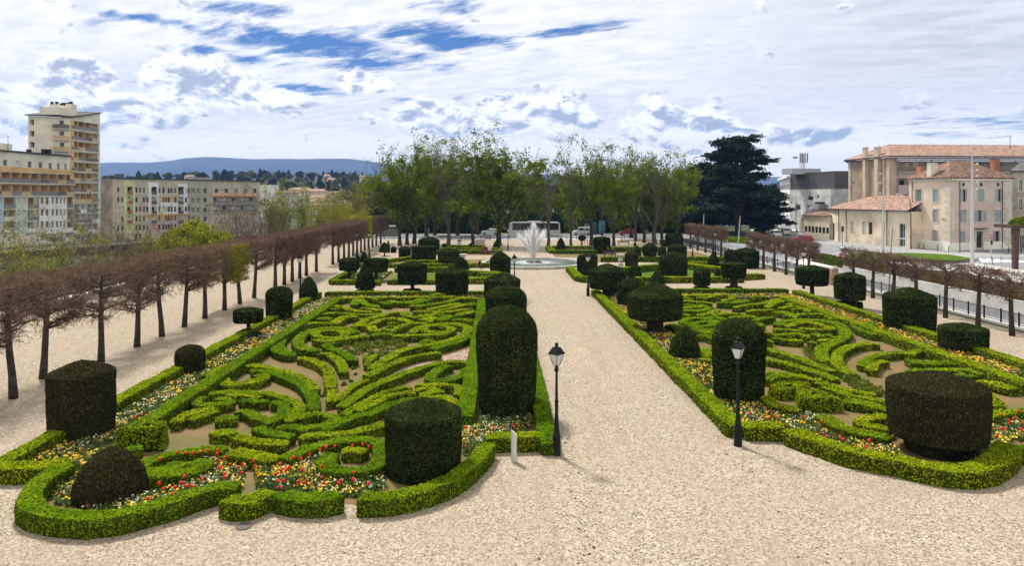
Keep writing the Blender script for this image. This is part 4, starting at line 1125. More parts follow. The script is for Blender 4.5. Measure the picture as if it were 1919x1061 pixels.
# ---- park trees: chestnuts coming into leaf, some still bare
CH = [make_tree(11, 19, .66, FRESH, 15, .29, forks=4, trunk_h=.20, r0=.42, low_leaves=1.8),
      make_tree(12, 19, .60, FRESH, 14, .28, forks=4, trunk_h=.24, r0=.38, low_leaves=1.8),
      make_tree(13, 19, .74, FRESH, 16, .29, forks=4, trunk_h=.18, r0=.42, low_leaves=1.8)]
BARE = [make_tree(21, 19, .42, OLIVE, 1, .20, BARKL, forks=4, trunk_h=.22, r0=.36, up=.9),
        make_tree(22, 19, .58, OLIVE, 1, .20, BARKL, forks=4, trunk_h=.2, r0=.40, up=.8)]
PARK = [ # (photo x, base row, top row, kind, width factor, label)
 (749, 461, 284, 'c0', 1.0, 'leafy chestnut, leftmost of the park, its trunk dark and thick'),
 (763, 459, 280, 'c1', .9, 'leafy chestnut just right of the leftmost park tree'),
 (777, 457, 270, 'c2', .9, 'leafy chestnut third from left in the park, dark trunk'),
 (799, 443, 266, 'c0', 1.1, 'green chestnut with high crown behind the domed drum yew'),
 (815, 441, 268, 'c1', 1.0, 'slim leafy chestnut behind the left drum yews'),
 (841, 463, 266, 'b1', 1.0, 'tall grey bare tree with forked top left of the stone steps'),
 (857, 442, 275, 'c2', .9, 'chestnut with low spreading boughs before the grass bank'),
 (886, 462, 268, 'c1', .85, 'slender half-leafed tree beside the stone steps'),
 (895, 440, 265, 'c0', 1.0, 'leafy tree behind the white parked car'),
 (935, 460, 263, 'c2', 1.25, 'broadest chestnut with thick double trunk left of the fountain'),
 (965, 436, 268, 'b1', 1.0, 'half-bare tree behind the white coach'),
 (1028, 466, 272, 'b0', 1.05, 'tall bare grey tree just right of the fountain jet'),
 (1070, 463, 280, 'b0', .85, 'slim bare tree between coach and white van'),
 (1108, 460, 266, 'c1', .95, 'bright green slender tree standing clear against the sky'),
 (1128, 438, 276, 'b1', .9, 'half-bare tree behind the white van'),
 (1150, 461, 280, 'c0', .85, 'dark-trunked chestnut above the pedestrian path, right of fountain'),
 (1182, 446, 284, 'c2', .95, 'leafy chestnut beside the red car'),
 (1191, 452, 284, 'b1', .8, 'grey bare tree left of the big grey double trunk'),
 (1207, 455, 288, 'c1', .9, 'chestnut in the clump left of the dome yews'),
 (1226, 458, 282, 'b1', 1.25, 'big grey double-trunked tree with bare crown'),
 (1240, 456, 292, 'c1', .9, 'leaning grey tree next to the big double trunk'),
 (1268, 448, 300, 'c2', .9, 'rightmost leafy chestnut of the park, beside the coach'),
]
for i, (x, yb, yt, kd, sx, lab) in enumerate(PARK):
    g = G(x, yb); d = depth_of(yb)
    Ht = EYE + (HY - yt) * d / F
    ms = CH[int(kd[1])] if kd[0] == 'c' else BARE[int(kd[1])]
    zmax = max(v.co.z for v in ms[1].vertices) if i < 0 else None
    s = Ht / 20.0
    plant_tree('chestnut_tree' if kd[0] == 'c' else 'bare_tree', ms, g, s, (i * 2.399) % 6.28, lab, 'tall trees of the park', sx=sx / s * .95)
# normalise heights to the meshes' true tops
for o in [o for o in COL.objects if o.get('group') == 'tall trees of the park']:
    me = [c for c in o.children if c.name.startswith('crown')][0].data
    co = np.zeros(len(me.vertices) * 3, dtype=np.float32); me.vertices.foreach_get('co', co)
    top = np.percentile(co.reshape(-1, 3)[:, 2], 98.6)
    o.scale = (o.scale[0] * 19.0 / top, o.scale[1] * 19.0 / top, o.scale[2] * 20.0 / top)
# second line of greenery beyond the avenue
BACK = [make_tree(31, 15, .95, FRESH, 12, .42, forks=4, trunk_h=.12, r0=.3, low_leaves=2.0, levels=3), make_tree(32, 15, 1.0, OLIVE, 12, .42, forks=5, trunk_h=.10, r0=.3, low_leaves=2.0, levels=3)]
names = ['beside the bus shelter', 'behind the leftmost chestnuts', 'behind the high-crowned chestnut', 'on the grass bank', 'above the grass bank', 'behind the broadest chestnut', 'behind the coach front', 'behind the coach middle', 'behind the coach rear', 'behind the white van', 'behind the dark-trunked chestnut', 'behind the red car', 'behind the clump of grey trunks', 'left of the cedar', 'close to the cedar']
names += ['far behind the bus shelter', 'far behind the leftmost chestnuts', 'far behind the steps', 'far behind the fountain jets', 'far behind the pointed corner yew', 'far behind the advert columns', 'far behind the red car', 'far behind the double grey trunk', 'far behind the grey coach']
for i, nm in enumerate(names):
    x = 712 + i * 43 if i < 15 else 690 + (i - 15) * 76
    d = 192 + (i * 37) % 26 if i < 15 else 232 + (i * 11) % 20
    p = V(x, HY, d)
    plant_tree('bank_tree', BACK[i % 2], (p[0], p[1]), 1.0 + .25 * ((i * 7) % 5) / 5, i * 1.7, f'{"green" if i % 2 == 0 else "olive"} bushy tree beyond the avenue, {nm}', 'bushy trees beyond the avenue')

# ---- dark shrubs on the bank behind the avenue
rng = np.random.default_rng(77); nb_ = 3600
u_ = rng.normal(0, 1, (nb_, 3)); u_ /= np.linalg.norm(u_, axis=1)[:, None]; u_[:, 2] = abs(u_[:, 2])
cs_ = np.c_[rng.uniform(-.9, .9, 9), rng.uniform(-.4, .4, 9), rng.uniform(0, .35, 9)]
P_ = cs_[rng.integers(0, 9, nb_)] + u_ * np.array([.7, .7, .62]) * rng.random((nb_, 1)) ** .35
BUSH = []
for mt in (DARKG, FRESH):
    v_, q_ = leaf_quads(P_, u_, .13, rng, .8, .02); BUSH.append(mesh_np('foliage', v_, q_, None, (mt,)))
STK = MB().tube((0, 0, 0), (0, 0, .5), .05, .03, 6).mesh('stem', [BARK])
for i in range(26):
    x = -42 + i * 3.75 + rng.normal(0, .5); y = 176.5 + rng.random() * 5
    t_ = thing('bank_shrub', f"{'dark evergreen' if i % 4 else 'light green'} shrub on the bank beyond the avenue, {ORD[i % 13]} of {'the left' if i < 13 else 'the right'} half", 'shrub', (x, y, 0), rng.random() * 6, 'shrubs on the bank beyond the avenue')
    t_.scale = (3.4 + rng.random(), 2.6, 5.0 + 2.6 * rng.random()); link('foliage', BUSH[0 if i % 4 else 1], t_); link('stem', STK, t_)

# ---- cedar: flat dark tiers
def cedar(H, seed, wide):
    rng = np.random.default_rng(seed)
    segs = [((0, 0, H * i / 8.), (rng.normal(0, .1), 0, H * (i + 1) / 8.), .7 * (1 - i / 8.5), .7 * (1 - (i + 1) / 8.5)) for i in range(8)]
    segs += [((0, 0, H * .12), (3.0, .5, H * .42), .4, .22), ((3.0, .5, H * .42), (3.6, .5, H * .72), .22, .08), ((0, 0, H * .1), (-2.6, -.4, H * .4), .4, .2), ((-2.6, -.4, H * .4), (-3.4, -.4, H * .62), .2, .08)]
    tv, tq = prisms([s[0] for s in segs], [s[1] for s in segs], [s[2] for s in segs], [s[3] for s in segs], 8)
    sp0, sp1, ra, rb, pads = [], [], [], [], []
    for k in range(30):
        h = H * (.14 + .84 * (k / 29.) ** .95)
        L = wide * (1 - (h / H) ** 3 * .62) * (.50 + .62 * rng.random())
        if h > .93 * H: L *= .7
        a = k * 2.4 + rng.random()
        d = np.array([math.cos(a), math.sin(a), .10 + .25 * (h / H)])
        p = np.array([0, 0, h])
        for i in range(4):
            q = p + d * L / 4; d = d + np.array([rng.normal(0, .12), rng.normal(0, .12), -.05])
            sp0.append(p); sp1.append(q); ra.append(.16 * (1 - i / 4.5)); rb.append(.16 * (1 - (i + 1) / 4.5))
            if i >= 1:
                for j in range(5): pads.append((q + rng.normal(0, 1, 3) * np.array([1.3, 1.3, .35]), .9 + .9 * rng.random() * (1.2 - .5 * h / H)))
            p = q
    P = []
    for c, r in pads:
        n = int(80 * r)
        u = rng.normal(0, 1, (n, 3)) * np.array([r * .62, r * .62, .22]); P.append(c + u)
    P = np.concatenate(P)
    parts = [(*prisms(sp0, sp1, ra, rb, 4), 0), (*leaf_quads(P, rng.normal(0, .25, P.shape) + np.array([0, 0, 1.0]), .42, rng, .8, .03), 1)]
    v, q, mi = merge(parts)
    return mesh_np('trunk', tv, tq, None, (BARK,), None, True), mesh_np('crown', v, q, None, (BARK, CEDARM), mi)
CED = cedar(22, 5, 10.0)
dC = 165
pC = V(1383, HY, dC)
t_ = plant_tree('cedar_tree', CED, (pC[0], pC[1]), (EYE + (HY - 262) * dC / F) / 22.0, .5, 'large dark cedar with flat tiers beside the street', None)
CED2 = cedar(13, 8, 7.0)
pC = V(1330, HY, 180); plant_tree('cedar_tree', CED2, (pC[0], pC[1]), 1.25, 2.0, 'lower dark cedar at the left foot of the large one', None)
pC = V(1430, HY, 172); plant_tree('cedar_tree', CED2, (pC[0], pC[1]), .85, 4.0, 'small dark cedar drooping over the street, right of the large one', None)

# ---- pleached rows
def pleached(seed, L, Wd, z0, z1, ntw, tr=.13, leaf=None, nleaf=0, lean=0., r_tw=.011, flat=False, toptw=0):
    rng = np.random.default_rng(seed)
    tm = MB().path([(0, 0, 0), (lean * .3, .02, z0 * .5), (lean * .7, -.02, z0), (lean, 0, (z0 + z1) / 2), (lean, .05, z1 - .3)], [tr * 1.35, tr * 1.05, tr * .95, tr * .7, tr * .25], 9).mesh('trunk', [BARK], True)
    p0, p1, a, b = [], [], [], []
    def cl(p): return np.array([np.clip(p[0], -Wd / 2, Wd / 2), np.clip(p[1], -L / 2, L / 2), np.clip(p[2], z0 - .25, z1)])
    ends = []
    nb = 26 if not flat else 18
    for i in range(nb):
        h = z0 - .1 + (z1 - z0 - .3) * rng.random() ** .9
        ang = rng.random() * 2 * math.pi
        d = np.array([math.cos(ang) * Wd * .5, math.sin(ang) * L * .55, .25 + .5 * rng.random()])
        p = np.array([lean, 0, h]); r = .035
        for k in range(4):
            q = cl(p + d * .27 * (.8 + .4 * rng.random()) + rng.normal(0, .06, 3))
            p0.append(p); p1.append(q); a.append(r); b.append(r * .75); r *= .75
            ends.append((q, d)); p = q
    ne = len(ends)
    for i in range(ntw):
        e, d = ends[rng.integers(ne)]
        p = e + rng.normal(0, .08, 3); r = r_tw * (1.0 + rng.random())
        v = d * .25 + rng.normal(0, .45, 3) + np.array([0, 0, .12]); v /= np.linalg.norm(v)
        for k in range(3):
            q = cl(p + v * (.14 + .2 * rng.random()))
            p0.append(p); p1.append(q); a.append(r); b.append(r * .7); r *= .7
            v = v + rng.normal(0, .45, 3); v /= np.linalg.norm(v); p = q
    for i in range(toptw):
        p = np.array([rng.uniform(-Wd / 2, Wd / 2), rng.uniform(-L / 2, L / 2), z1 - .45 * rng.random() ** 2])
        if rng.random() < .30:
            p = np.array([(1 if rng.random() < .6 else -1) * Wd / 2 + rng.normal(0, .05), p[1], z0 + .5 + (z1 - z0 - .5) * rng.random() ** .8])
        q = p + rng.normal(0, .16, 3) + np.array([0, 0, .10])
        p0.append(p); p1.append(q); a.append(r_tw); b.append(r_tw * .5)
    a_ = np.asarray(a); big = np.arange(len(a_)) < nb * 4; p0, p1, b_ = np.asarray(p0), np.asarray(p1), np.asarray(b)
    parts = [(*prisms(p0[~big], p1[~big], a_[~big], b_[~big], 3), 0), (*prisms(p0[big], p1[big], a_[big] * 1.4, b_[big] * 1.4, 4), 2)]
    if leaf is not None:
        P = np.c_[rng.uniform(-Wd / 2, Wd / 2, nleaf), rng.uniform(-L / 2, L / 2, nleaf), rng.uniform(z0 + .1, z1, nleaf)]
        P[:, 0] = np.where(rng.random(nleaf) < .6, np.sign(P[:, 0]) * Wd / 2 + rng.normal(0, .08, nleaf), P[:, 0])
        parts.append((*leaf_quads(P, rng.normal(0, 1, P.shape), .085, rng, 1, .03), 1))
    v, q, mi = merge(parts)
    return tm, mesh_np('crown', v, q, None, (TWIG, leaf or TWIG, BARK), mi)
XT = -22.0
NEARP = [pleached(40 + i, 3.5, 2.7, 2.15, 5.3, 1150, .15, lean=(-.25, .1, .0, .2)[i], toptw=1100, r_tw=.011) for i in range(4)]
FARP = [pleached(50 + i, 3.1, 2.7, 2.3, 5.25, 1100, .16, r_tw=.017, toptw=1800) for i in range(2)]
LEAFP = pleached(60, 3.5, 2.6, 2.2, 5.3, 1200, .15, YELLOW, 7000, toptw=500)
GREENP = pleached(61, 3.4, 2.8, 2.2, 6.0, 600, .15, YGREEN, 9000, toptw=300)
rowA = [29.3, 32.5, 36.0, 39.6, 43.5, 46.7, 50.0, 53.5, 57.3, 60.7, 64.2]
for i, y in enumerate(rowA):
    lab = f'bare brown pleached tree, {ORD[i]} from the near end of the left avenue' if i != 8 else 'yellow-green leafing pleached tree among bare ones, near block of the left avenue'
    ms = NEARP[(i * 3 + 1) % 4] if i != 8 else LEAFP
    plant_tree('pleached_tree', ms, (XT + (-.9 if i == 2 else 0), y), 1.0, 0.0, lab, 'pleached trees of the left avenue')
for i, y in enumerate([70.6, 73.6, 76.4, 79.3, 82.0, 86.5]):
    plant_tree('pleached_tree', FARP[i % 2], (XT - .1, y), 1.0, 0, f'bare pleached tree, {ORD[i]} in the second block of the left avenue', 'pleached trees of the left avenue')
for i, y in enumerate([95.5, 99.0, 102.5, 105.8, 109.0, 112.0, 115.2]):
    lab = f'bare pleached tree, {ORD[i]} in the third block of the left avenue' if i < 6 else 'bright green clipped pleached tree ending the third block'
    plant_tree('pleached_tree', FARP[i % 2] if i < 6 else GREENP, (XT - .2, y), 1.0, 0, lab, 'pleached trees of the left avenue')
for i, y in enumerate([120.5, 124.0, 128.0, 132.0, 137.0]):
    plant_tree('pleached_tree', FARP[i % 2], (XT - .6, y), 1.02, 0, f'bare pleached tree, {ORD[i]} in the last block near the bus shelter', 'pleached trees of the left avenue')
# right row: lower and thinner
LOWP = [pleached(70 + i, 3.9, 1.0, 2.35, 4.15, 430, .14, flat=True, toptw=620, r_tw=.012, lean=(.05, -.15, .1)[i]) for i in range(3)]
rowR = [41.5, 45.7, 49.0, 52.6, 56.2, 59.6, 62.9, 66.2]
for i, y in enumerate(rowR):
    plant_tree('low_pleached_tree', LOWP[i % 3], (33.9, y), 1.0, 0, f'low bare pleached tree, {ORD[i]} from the right picture edge along the fence', 'low pleached trees along the fence')
LOWF = [pleached(80 + i, 3.5, 1.1, 2.2, 4.15, 560, .15, flat=True, toptw=850, r_tw=.016) for i in range(2)]
for i, y in enumerate([76.0, 79.0, 82.0, 85.5, 89.0, 92.5]):
    plant_tree('low_pleached_tree', LOWF[i % 2], (33.9, y), 1.0, 0, f'low bare pleached tree, {ORD[i]} in the middle block along the fence', 'low pleached trees along the fence')
for i, y in enumerate([106.0, 110, 114, 118.5, 123]):
    plant_tree('low_pleached_tree', LOWF[i % 2], (33.9, y), 1.03, 0, f'low bare pleached tree, {ORD[i]} in the far block near the coach', 'low pleached trees along the fence')
# ================================================================ buildings
STUC = lambda n, c, v=.12: plain(n, tuple(min(.84, x * 1.55 + .01) for x in c), .9, var=v, scale=.35, bump=.1, bscale=6, grain=.06)
GLASS = plain('window_glass', (0.035, 0.042, 0.052), .12, var=.3, scale=.4, spec=.6)
GLASSD = plain('dark_opening', (0.018, 0.016, 0.015), .6, var=.3, scale=.5)
BLIND = plain('roller_blind', (0.66, 0.66, 0.63), .8, var=.15, scale=.5)
SHUT = plain('grey_shutter', (0.29, 0.34, 0.36), .75, var=.12, scale=1.2)
SHUTD = plain('dark_grey_shutter', (0.17, 0.20, 0.20), .75, var=.12, scale=1.2)
REDSH = plain('red_shutter', (0.20, 0.06, 0.05), .75, var=.15, scale=1.0)
GREENSH = plain('green_shutter', (0.22, 0.27, 0.18), .75, var=.15, scale=1.0)
LIME = plain('limestone_trim', (0.60, 0.57, 0.49), .85, var=.14, scale=.9, grain=.06)
RAIL = plain('galvanised_metal', (0.36, 0.37, 0.38), .5, metal=.3, var=.1, scale=1)
DARKM = plain('black_iron', (0.018, 0.019, 0.020), .5, metal=.2, var=.2, scale=3, spec=.4)
ROOFD = plain('roof_felt', (0.07, 0.07, 0.075), .9, var=.2, scale=.3)
def tile_mat(name, a, b_, c_):
    m, t, b = mat(name)
    pos = t.node('ShaderNodeNewGeometry').outputs['Position']
    v = t.node('ShaderNodeTexVoronoi'); t.l.new(pos, v.inputs['Vector']); v.inputs['Scale'].default_value = 2.6
    s = t.node('ShaderNodeSeparateColor'); t.l.new(v.outputs['Color'], s.inputs[0])
    n = t.noise(pos, .7, 4, .65)
    f = t.math('ADD', t.math('MULTIPLY', s.outputs[0], .6), t.math('MULTIPLY', n, .4))
    c = t.ramp(f, [(.15, a), (.5, b_), (.85, c_)])
    t.l.new(c, b.inputs['Base Color']); b.inputs['Roughness'].default_value = .9
    bp = t.node('ShaderNodeBump'); bp.inputs['Strength'].default_value = .6; bp.inputs['Distance'].default_value = .05
    t.l.new(f, bp.inputs['Height']); t.l.new(bp.outputs[0], b.inputs['Normal'])
    MATS[name] = m; return m
TILE = tile_mat('clay_tiles', (0.17, 0.088, 0.062), (0.29, 0.165, 0.12), (0.43, 0.30, 0.225))
TILED = tile_mat('old_clay_tiles', (0.085, 0.05, 0.032), (0.17, 0.095, 0.06), (0.28, 0.17, 0.11))
SLATE = tile_mat('slate_roof', (0.06, 0.062, 0.06), (0.11, 0.112, 0.105), (0.17, 0.17, 0.16))

class Wall:
    """vertical wall from P0 to P1, outside towards the viewer; openings given by photo pixels or by (u, z)"""
    def __init__(s, P0, P1, z0, z1):
        s.P0, s.P1, s.z0, s.z1 = np.array(P0[:2], float), np.array(P1[:2], float), z0, z1
        s.L = np.linalg.norm(s.P1 - s.P0); s.d = (s.P1 - s.P0) / s.L
        n = np.array([s.d[1], -s.d[0]])
        if n @ (-s.P0) < 0: n = -n
        s.n = n; s.holes = []
    def hit(s, px_, py_):
        r = ray(px_, py_)
        tt = (s.n @ s.P0) / (s.n @ np.array(r[:2]))
        p = np.array(r[:2]) * tt
        return float((p - s.P0) @ s.d), EYE + r[2] * tt
    def box(s, a, b, c, d_):
        u0, za = s.hit(a, (b + d_) / 2); u1, _ = s.hit(c, (b + d_) / 2)
        um = (a + c) / 2
        _, z1 = s.hit(um, b); _, z0 = s.hit(um, d_)
        return min(u0, u1), max(u0, u1), min(z0, z1), max(z0, z1)
    def pt(s, u, z, o=0.0):
        p = s.P0 + s.d * u + s.n * o
        return (p[0], p[1], z)
    def slab(s, mb, u0, u1, z0, z1, o0, o1, m=0):
        P = [s.pt(u, z, o) for z in (z0, z1) for u, o in ((u0, o0), (u1, o0), (u1, o1), (u0, o1))]
        return mb.add(P, [(0, 3, 2, 1), (4, 5, 6, 7), (0, 1, 5, 4), (1, 2, 6, 5), (2, 3, 7, 6), (3, 0, 4, 7)], m)
    def mesh(s, mb, thick=.3, m=0):
        """the wall surface with true openings and their reveals"""
        zs = sorted({s.z0, s.z1, *[min(max(h[2], s.z0), s.z1) for h in s.holes], *[min(max(h[3], s.z0), s.z1) for h in s.holes]})
        for za, zb in zip(zs[:-1], zs[1:]):
            if zb - za < 1e-4: continue
            H_ = sorted([h for h in s.holes if h[2] < (za + zb) / 2 < h[3]])
            u = 0.0
            for h in H_:
                if h[0] > u: mb.add([s.pt(u, za), s.pt(h[0], za), s.pt(h[0], zb), s.pt(u, zb)], [(0, 1, 2, 3)], m)
                u = max(u, h[1])
            if u < s.L: mb.add([s.pt(u, za), s.pt(s.L, za), s.pt(s.L, zb), s.pt(u, zb)], [(0, 1, 2, 3)], m)
        for u0, u1, z0, z1 in s.holes:
            a = [s.pt(u0, z0), s.pt(u1, z0), s.pt(u1, z1), s.pt(u0, z1)]; b = [s.pt(u0, z0, -thick), s.pt(u1, z0, -thick), s.pt(u1, z1, -thick), s.pt(u0, z1, -thick)]
            mb.add(a + b, [(0, 4, 5, 1), (1, 5, 6, 2), (2, 6, 7, 3), (3, 7, 4, 0)], m)
        return mb
    def window(s, rc, parent, fill=None, depth=.18, frame=LIME, fw=.07, name='window', cross=True, hole=True, part=True):
        u0, u1, z0, z1 = rc
        if hole: s.holes.append((u0, u1, z0, z1))
        mb = MB(); fl = fill or GLASS
        s.slab(mb, u0, u1, z0, z1, -depth - .06, -depth, 1)
        for a, b, c, d_ in ((u0, u0 + fw, z0, z1), (u1 - fw, u1, z0, z1), (u0 + fw, u1 - fw, z0, z0 + fw), (u0 + fw, u1 - fw, z1 - fw, z1)):
            s.slab(mb, a, b, c, d_, -depth + .003, -depth + .05, 0)
        if cross: s.slab(mb, (u0 + u1) / 2 - fw * .4, (u0 + u1) / 2 + fw * .4, z0 + fw, z1 - fw, -depth + .003, -depth + .04, 0)
        return mb.build(name, [frame, fl], parent)

WFRAME = plain('white_joinery', (0.60, 0.60, 0.58), .6, var=.08, scale=2)
# ---------------------------------------------------------------- long flats with the tower, far left
def flats_tower():
    A = V(-40, HY, 153); B = V(187.5, HY, 192)
    root = thing('apartment_tower', 'tall yellowish apartment tower joined to a lower colourful block, far left', 'building', (B[0], B[1], -4.2))
    inv = Matrix.Translation((-B[0], -B[1], 4.2))
    def fin(o): o.matrix_parent_inverse = inv; return o
    cream = STUC('cream_render', (0.50, 0.475, 0.39)); ochre = STUC('ochre_render', (0.44, 0.30, 0.13)); brown = STUC('brown_render', (0.29, 0.16, 0.06))
    white = STUC('white_render', (0.60, 0.60, 0.61)); green = STUC('pale_green_render', (0.40, 0.46, 0.38)); blue = STUC('pale_blue_render', (0.36, 0.42, 0.50)); pink = STUC('salmon_render', (0.55, 0.42, 0.36)); mustard = STUC('mustard_render', (0.42, 0.31, 0.13)); navy = plain('navy_blind', (0.035, 0.045, 0.09), .7)
    greyp = plain('grey_balcony_panel', (0.23, 0.23, 0.24), .7, var=.12); mauve = plain('brown_balcony_panel', (0.17, 0.13, 0.12), .8, var=.15); teal = plain('teal_cloth', (0.06, 0.20, 0.18), .8)
    Wl = Wall(A, B, -4.2, 19.4)
    u128, _ = Wl.hit(130, HY)
    T1 = 29.4
    # row of attic windows
    wi = []
    for a, b in ((45, 105), (215, 280), (395, 450), (550, 600), (693, 738), (815, 848), (918, 945)):
        yo = 180 + (905 + (a - 45) * .065) / 7.58
        wi.append((Wl.box(a / 7.58, yo, b / 7.58, yo + 11.5), GLASS if a not in (215,) else BLIND))
    # windows of the coloured storeys
    for row, yy in enumerate((355, 512, 668)):
        for x0, x1, fl in ((540, 578, REDSH), (606, 645, GLASS if row < 2 else REDSH), (686, 716, REDSH if row != 1 else GLASS), (740, 772, GLASS), (795, 822, GLASS if row == 0 else REDSH), (842, 866, REDSH if row < 2 else GLASS), (985, 1010, REDSH), (1030, 1050, GLASSD), (235, 270, BLIND), (305, 342, BLIND), (0, 20, BLIND)):
            y0 = 320 + (yy + (x0 - 540) * -.012) / 7.075
            wi.append((Wl.box(x0 / 7.075, y0, x1 / 7.075, y0 + 12), fl))
    # deep loggias: two upper galleries, ground gallery, balcony bays and the tower side
    log = []
    for y0, y1 in ((324, 343), (346.5, 366.5)):
        log.append((Wl.box(-38, y0, 139, y1), 'gal'))
    log.append((Wl.box(76, 437, 150, 452.5), 'gal'))
    for y0 in (372, 394.5, 416):
        log.append((Wl.box(7, y0 - 1.5, 29, y0 + 19), 'bay')); log.append((Wl.box(52, y0 - 1.5, 73, y0 + 19), 'bay')); log.append((Wl.box(126, y0 - 2, 137, y0 + 18), 'bay'))
    tw = []
    for k in range(12):
        ya = 229 + k * 19.2; 
        tw.append((Wl.box(139 if k > 4 else 133.5, ya, 184.5, ya + 15.5), 'tow'))
    ub = Wl.hit(131.5, HY)[0]
    for r_, k in log:
        if k != 'tow': Wl.holes.append(r_)
    low = Wall(A, B, -4.2, 19.4); low.holes = [r for r, k in log] + [r for r, k in tw if r[3] < 19.3]
    for rc, fl in wi:
        low.holes.append(rc)
    mb = MB(); low.mesh(mb, .5, 0)
    # tower part of the plane
    up = Wall(Wl.pt(ub, 0), B, 19.4, T1 + .2); off = ub
    up.holes = [(r[0] - off, r[1] - off, max(r[2], 19.4), r[3]) for r, k in tw if r[3] > 19.6]
    up.mesh(mb, .5, 0)
    mb.add([up.pt(0, T1 + .2), up.pt(up.L, T1 + .2), up.pt(up.L, 31.9)], [(0, 1, 2)], 0)
    # tower front face, frontal, and its body
    Tc = np.array(Wl.pt(ub, 0)[:2]); left = np.array(V(53, HY, 176.5)[:2])
    front = Wall(left, Tc, 16, T1)
    for i in range(3):
        yo = 180 + (332 + i * 160) / 7.58
        front.holes.append(front.box(55.0 + i * .4, yo, 63.5 + i * .4, yo + 10.2))
    front.mesh(mb, 1.2, 0)
    fh = list(front.holes)
    endp = np.array(B[:2]) + front.n * -0 + (left - Tc) * 1.0
    back = left + (np.array(B[:2]) - Tc)
    mb.add([(*left, 16), (*back, 16), (*back, T1), (*left, T1)], [(0, 1, 2, 3)], 0)
    mb.add([(B[0], B[1], -4.2), (*back, -4.2), (*back, 31.9), (B[0], B[1], 31.9)], [(0, 1, 2, 3)], 0)
    a0 = Wl.pt(0, 0)[:2]; a1 = Wl.pt(0, 0, -13)[:2]; b1 = Wl.pt(ub, 0, -13)[:2]
    mb.add([(*a1, -4.2), (*a0, -4.2), (*a0, 19.4), (*a1, 19.4)], [(0, 1, 2, 3)], 0); mb.add([(*b1, -4.2), (*a1, -4.2), (*a1, 19.4), (*b1, 19.4)], [(0, 1, 2, 3)], 0)
    fin(mb.build('wall', [cream], root))
    # roof of tower and of the low block
    rb = MB()
    e = .45
    P = [Tc + front.n * .5 - front.d * -.5, np.array(B[:2]) + np.array([.35, .3]), back + np.array([-.6, .3]), left - front.d * .7 + front.n * .5]
    zz = [T1, 31.9, 31.9, T1]
    rb.add([(p[0], p[1], z + .02) for p, z in zip(P, zz)] + [(p[0], p[1], z + .3) for p, z in zip(P, zz)], [(3, 2, 1, 0), (4, 5, 6, 7), (0, 1, 5, 4), (1, 2, 6, 5), (2, 3, 7, 6), (3, 0, 4, 7)])
    Wl.slab(rb, 0, ub - .05, 19.4, 19.75, -13, .5)
    roof = fin(rb.build('roof', [ROOFD], root))
    def at(px_, d_, z0, z1, s1, s2, m_=0):
        p = V(px_, HY, d_); fin(MB().cbox((p[0], p[1]), s1, s2, z0, z1, 0, m_).build('roof_house' if s1 > 2.5 else 'chimney', [cream, DARKM], root))
    at(102, 180, T1 + .5, T1 + 2.5, 5.0, 4, 0)
    for x_ in (97.5, 106.5): at(x_, 179, T1 + 2.5, T1 + 3.2, .9, .9, 0); at(x_, 179, T1 + 3.2, T1 + 3.9, .55, .55, 1)
    for x_, h in ((119, 3.2), (133.5, 3.6)): at(x_, 182, T1 + .5, T1 + h, 1.5, 2.2, 0)
    for x_, h in ((115.5, 3.2), (120, 3.3), (127.5, 3.3), (133, 3.6), (137, 2.9)): at(x_, 182.5, T1 + h - .1, T1 + h + .8, .6, .6, 1)
    for x_, d_ in ((54, 172), (82, 171), (92, 172)): at(x_, d_, 19.7, 20.7, .8, .8, 1)
    at(2, 160, 19.7, 21.2, 3, 3, 0)
    q = V(15, HY, 160); cb = MB(); cb.tube((q[0], q[1], 19.7), (q[0], q[1], 23), .05, .04, 5, 1); cb.tube((q[0] - .4, q[1], 22.8), (q[0] + .4, q[1], 22.8), .04, .04, 5, 1)
    fin(cb.build('aerial', [cream, DARKM], root))
    # painted panels proud of the wall
    PM = [white, green, blue, mustard, pink, ochre]
    def panel(box, m_, o=.03):
        pb = MB()
        u0, u1, z0, z1 = Wl.box(*box)
        hs = [h for h in low.holes if h[0] < u1 and h[1] > u0 and h[2] < z1 and h[3] > z0]
        zs = sorted({z0, z1, *[min(max(h[2], z0), z1) for h in hs], *[min(max(h[3], z0), z1) for h in hs]})
        for za, zb in zip(zs[:-1], zs[1:]):
            if zb - za < 1e-3: continue
            u = u0
            for h in sorted(h for h in hs if h[2] < (za + zb) / 2 < h[3]):
                if h[0] > u + 1e-3: Wl.slab(pb, u, h[0], za, zb, .002, o, m_)
                u = max(u, h[1])
            if u < u1 - 1e-3: Wl.slab(pb, u, u1, za, zb, .002, o, m_)
        fin(pb.build('painted_panel', PM, root))
    panel((-38, 368.5, 6.8, 437), 2); panel((6.9, 368.5, 73.3, 437), 1); panel((73.5, 368.5, 124.5, 436.5), 0); panel((124.7, 368.5, 137.8, 434), 3); panel((138, 368.5, 150, 434), 4)
    panel((-38, 314, 139, 323), 5); panel((-38, 343.4, 139, 346.2), 5)
    ob = MB(); up.slab(ob, 0, 1.4, 19.4, T1 - .6, .003, .06); up.slab(ob, 0, 1.4, 13.5, 19.4, .003, .06)
    fin(ob.build('stair_strip', [ochre], root))
    for rc, fl in wi:
        fin(low.window(rc, root, fl, .2, WFRAME, .06, hole=False))
    for rc in fh:
        g = MB(); front.slab(g, *rc, -1.3, -1.2); fin(g.build('window', [GLASSD], root))
    rng = random.Random(4)
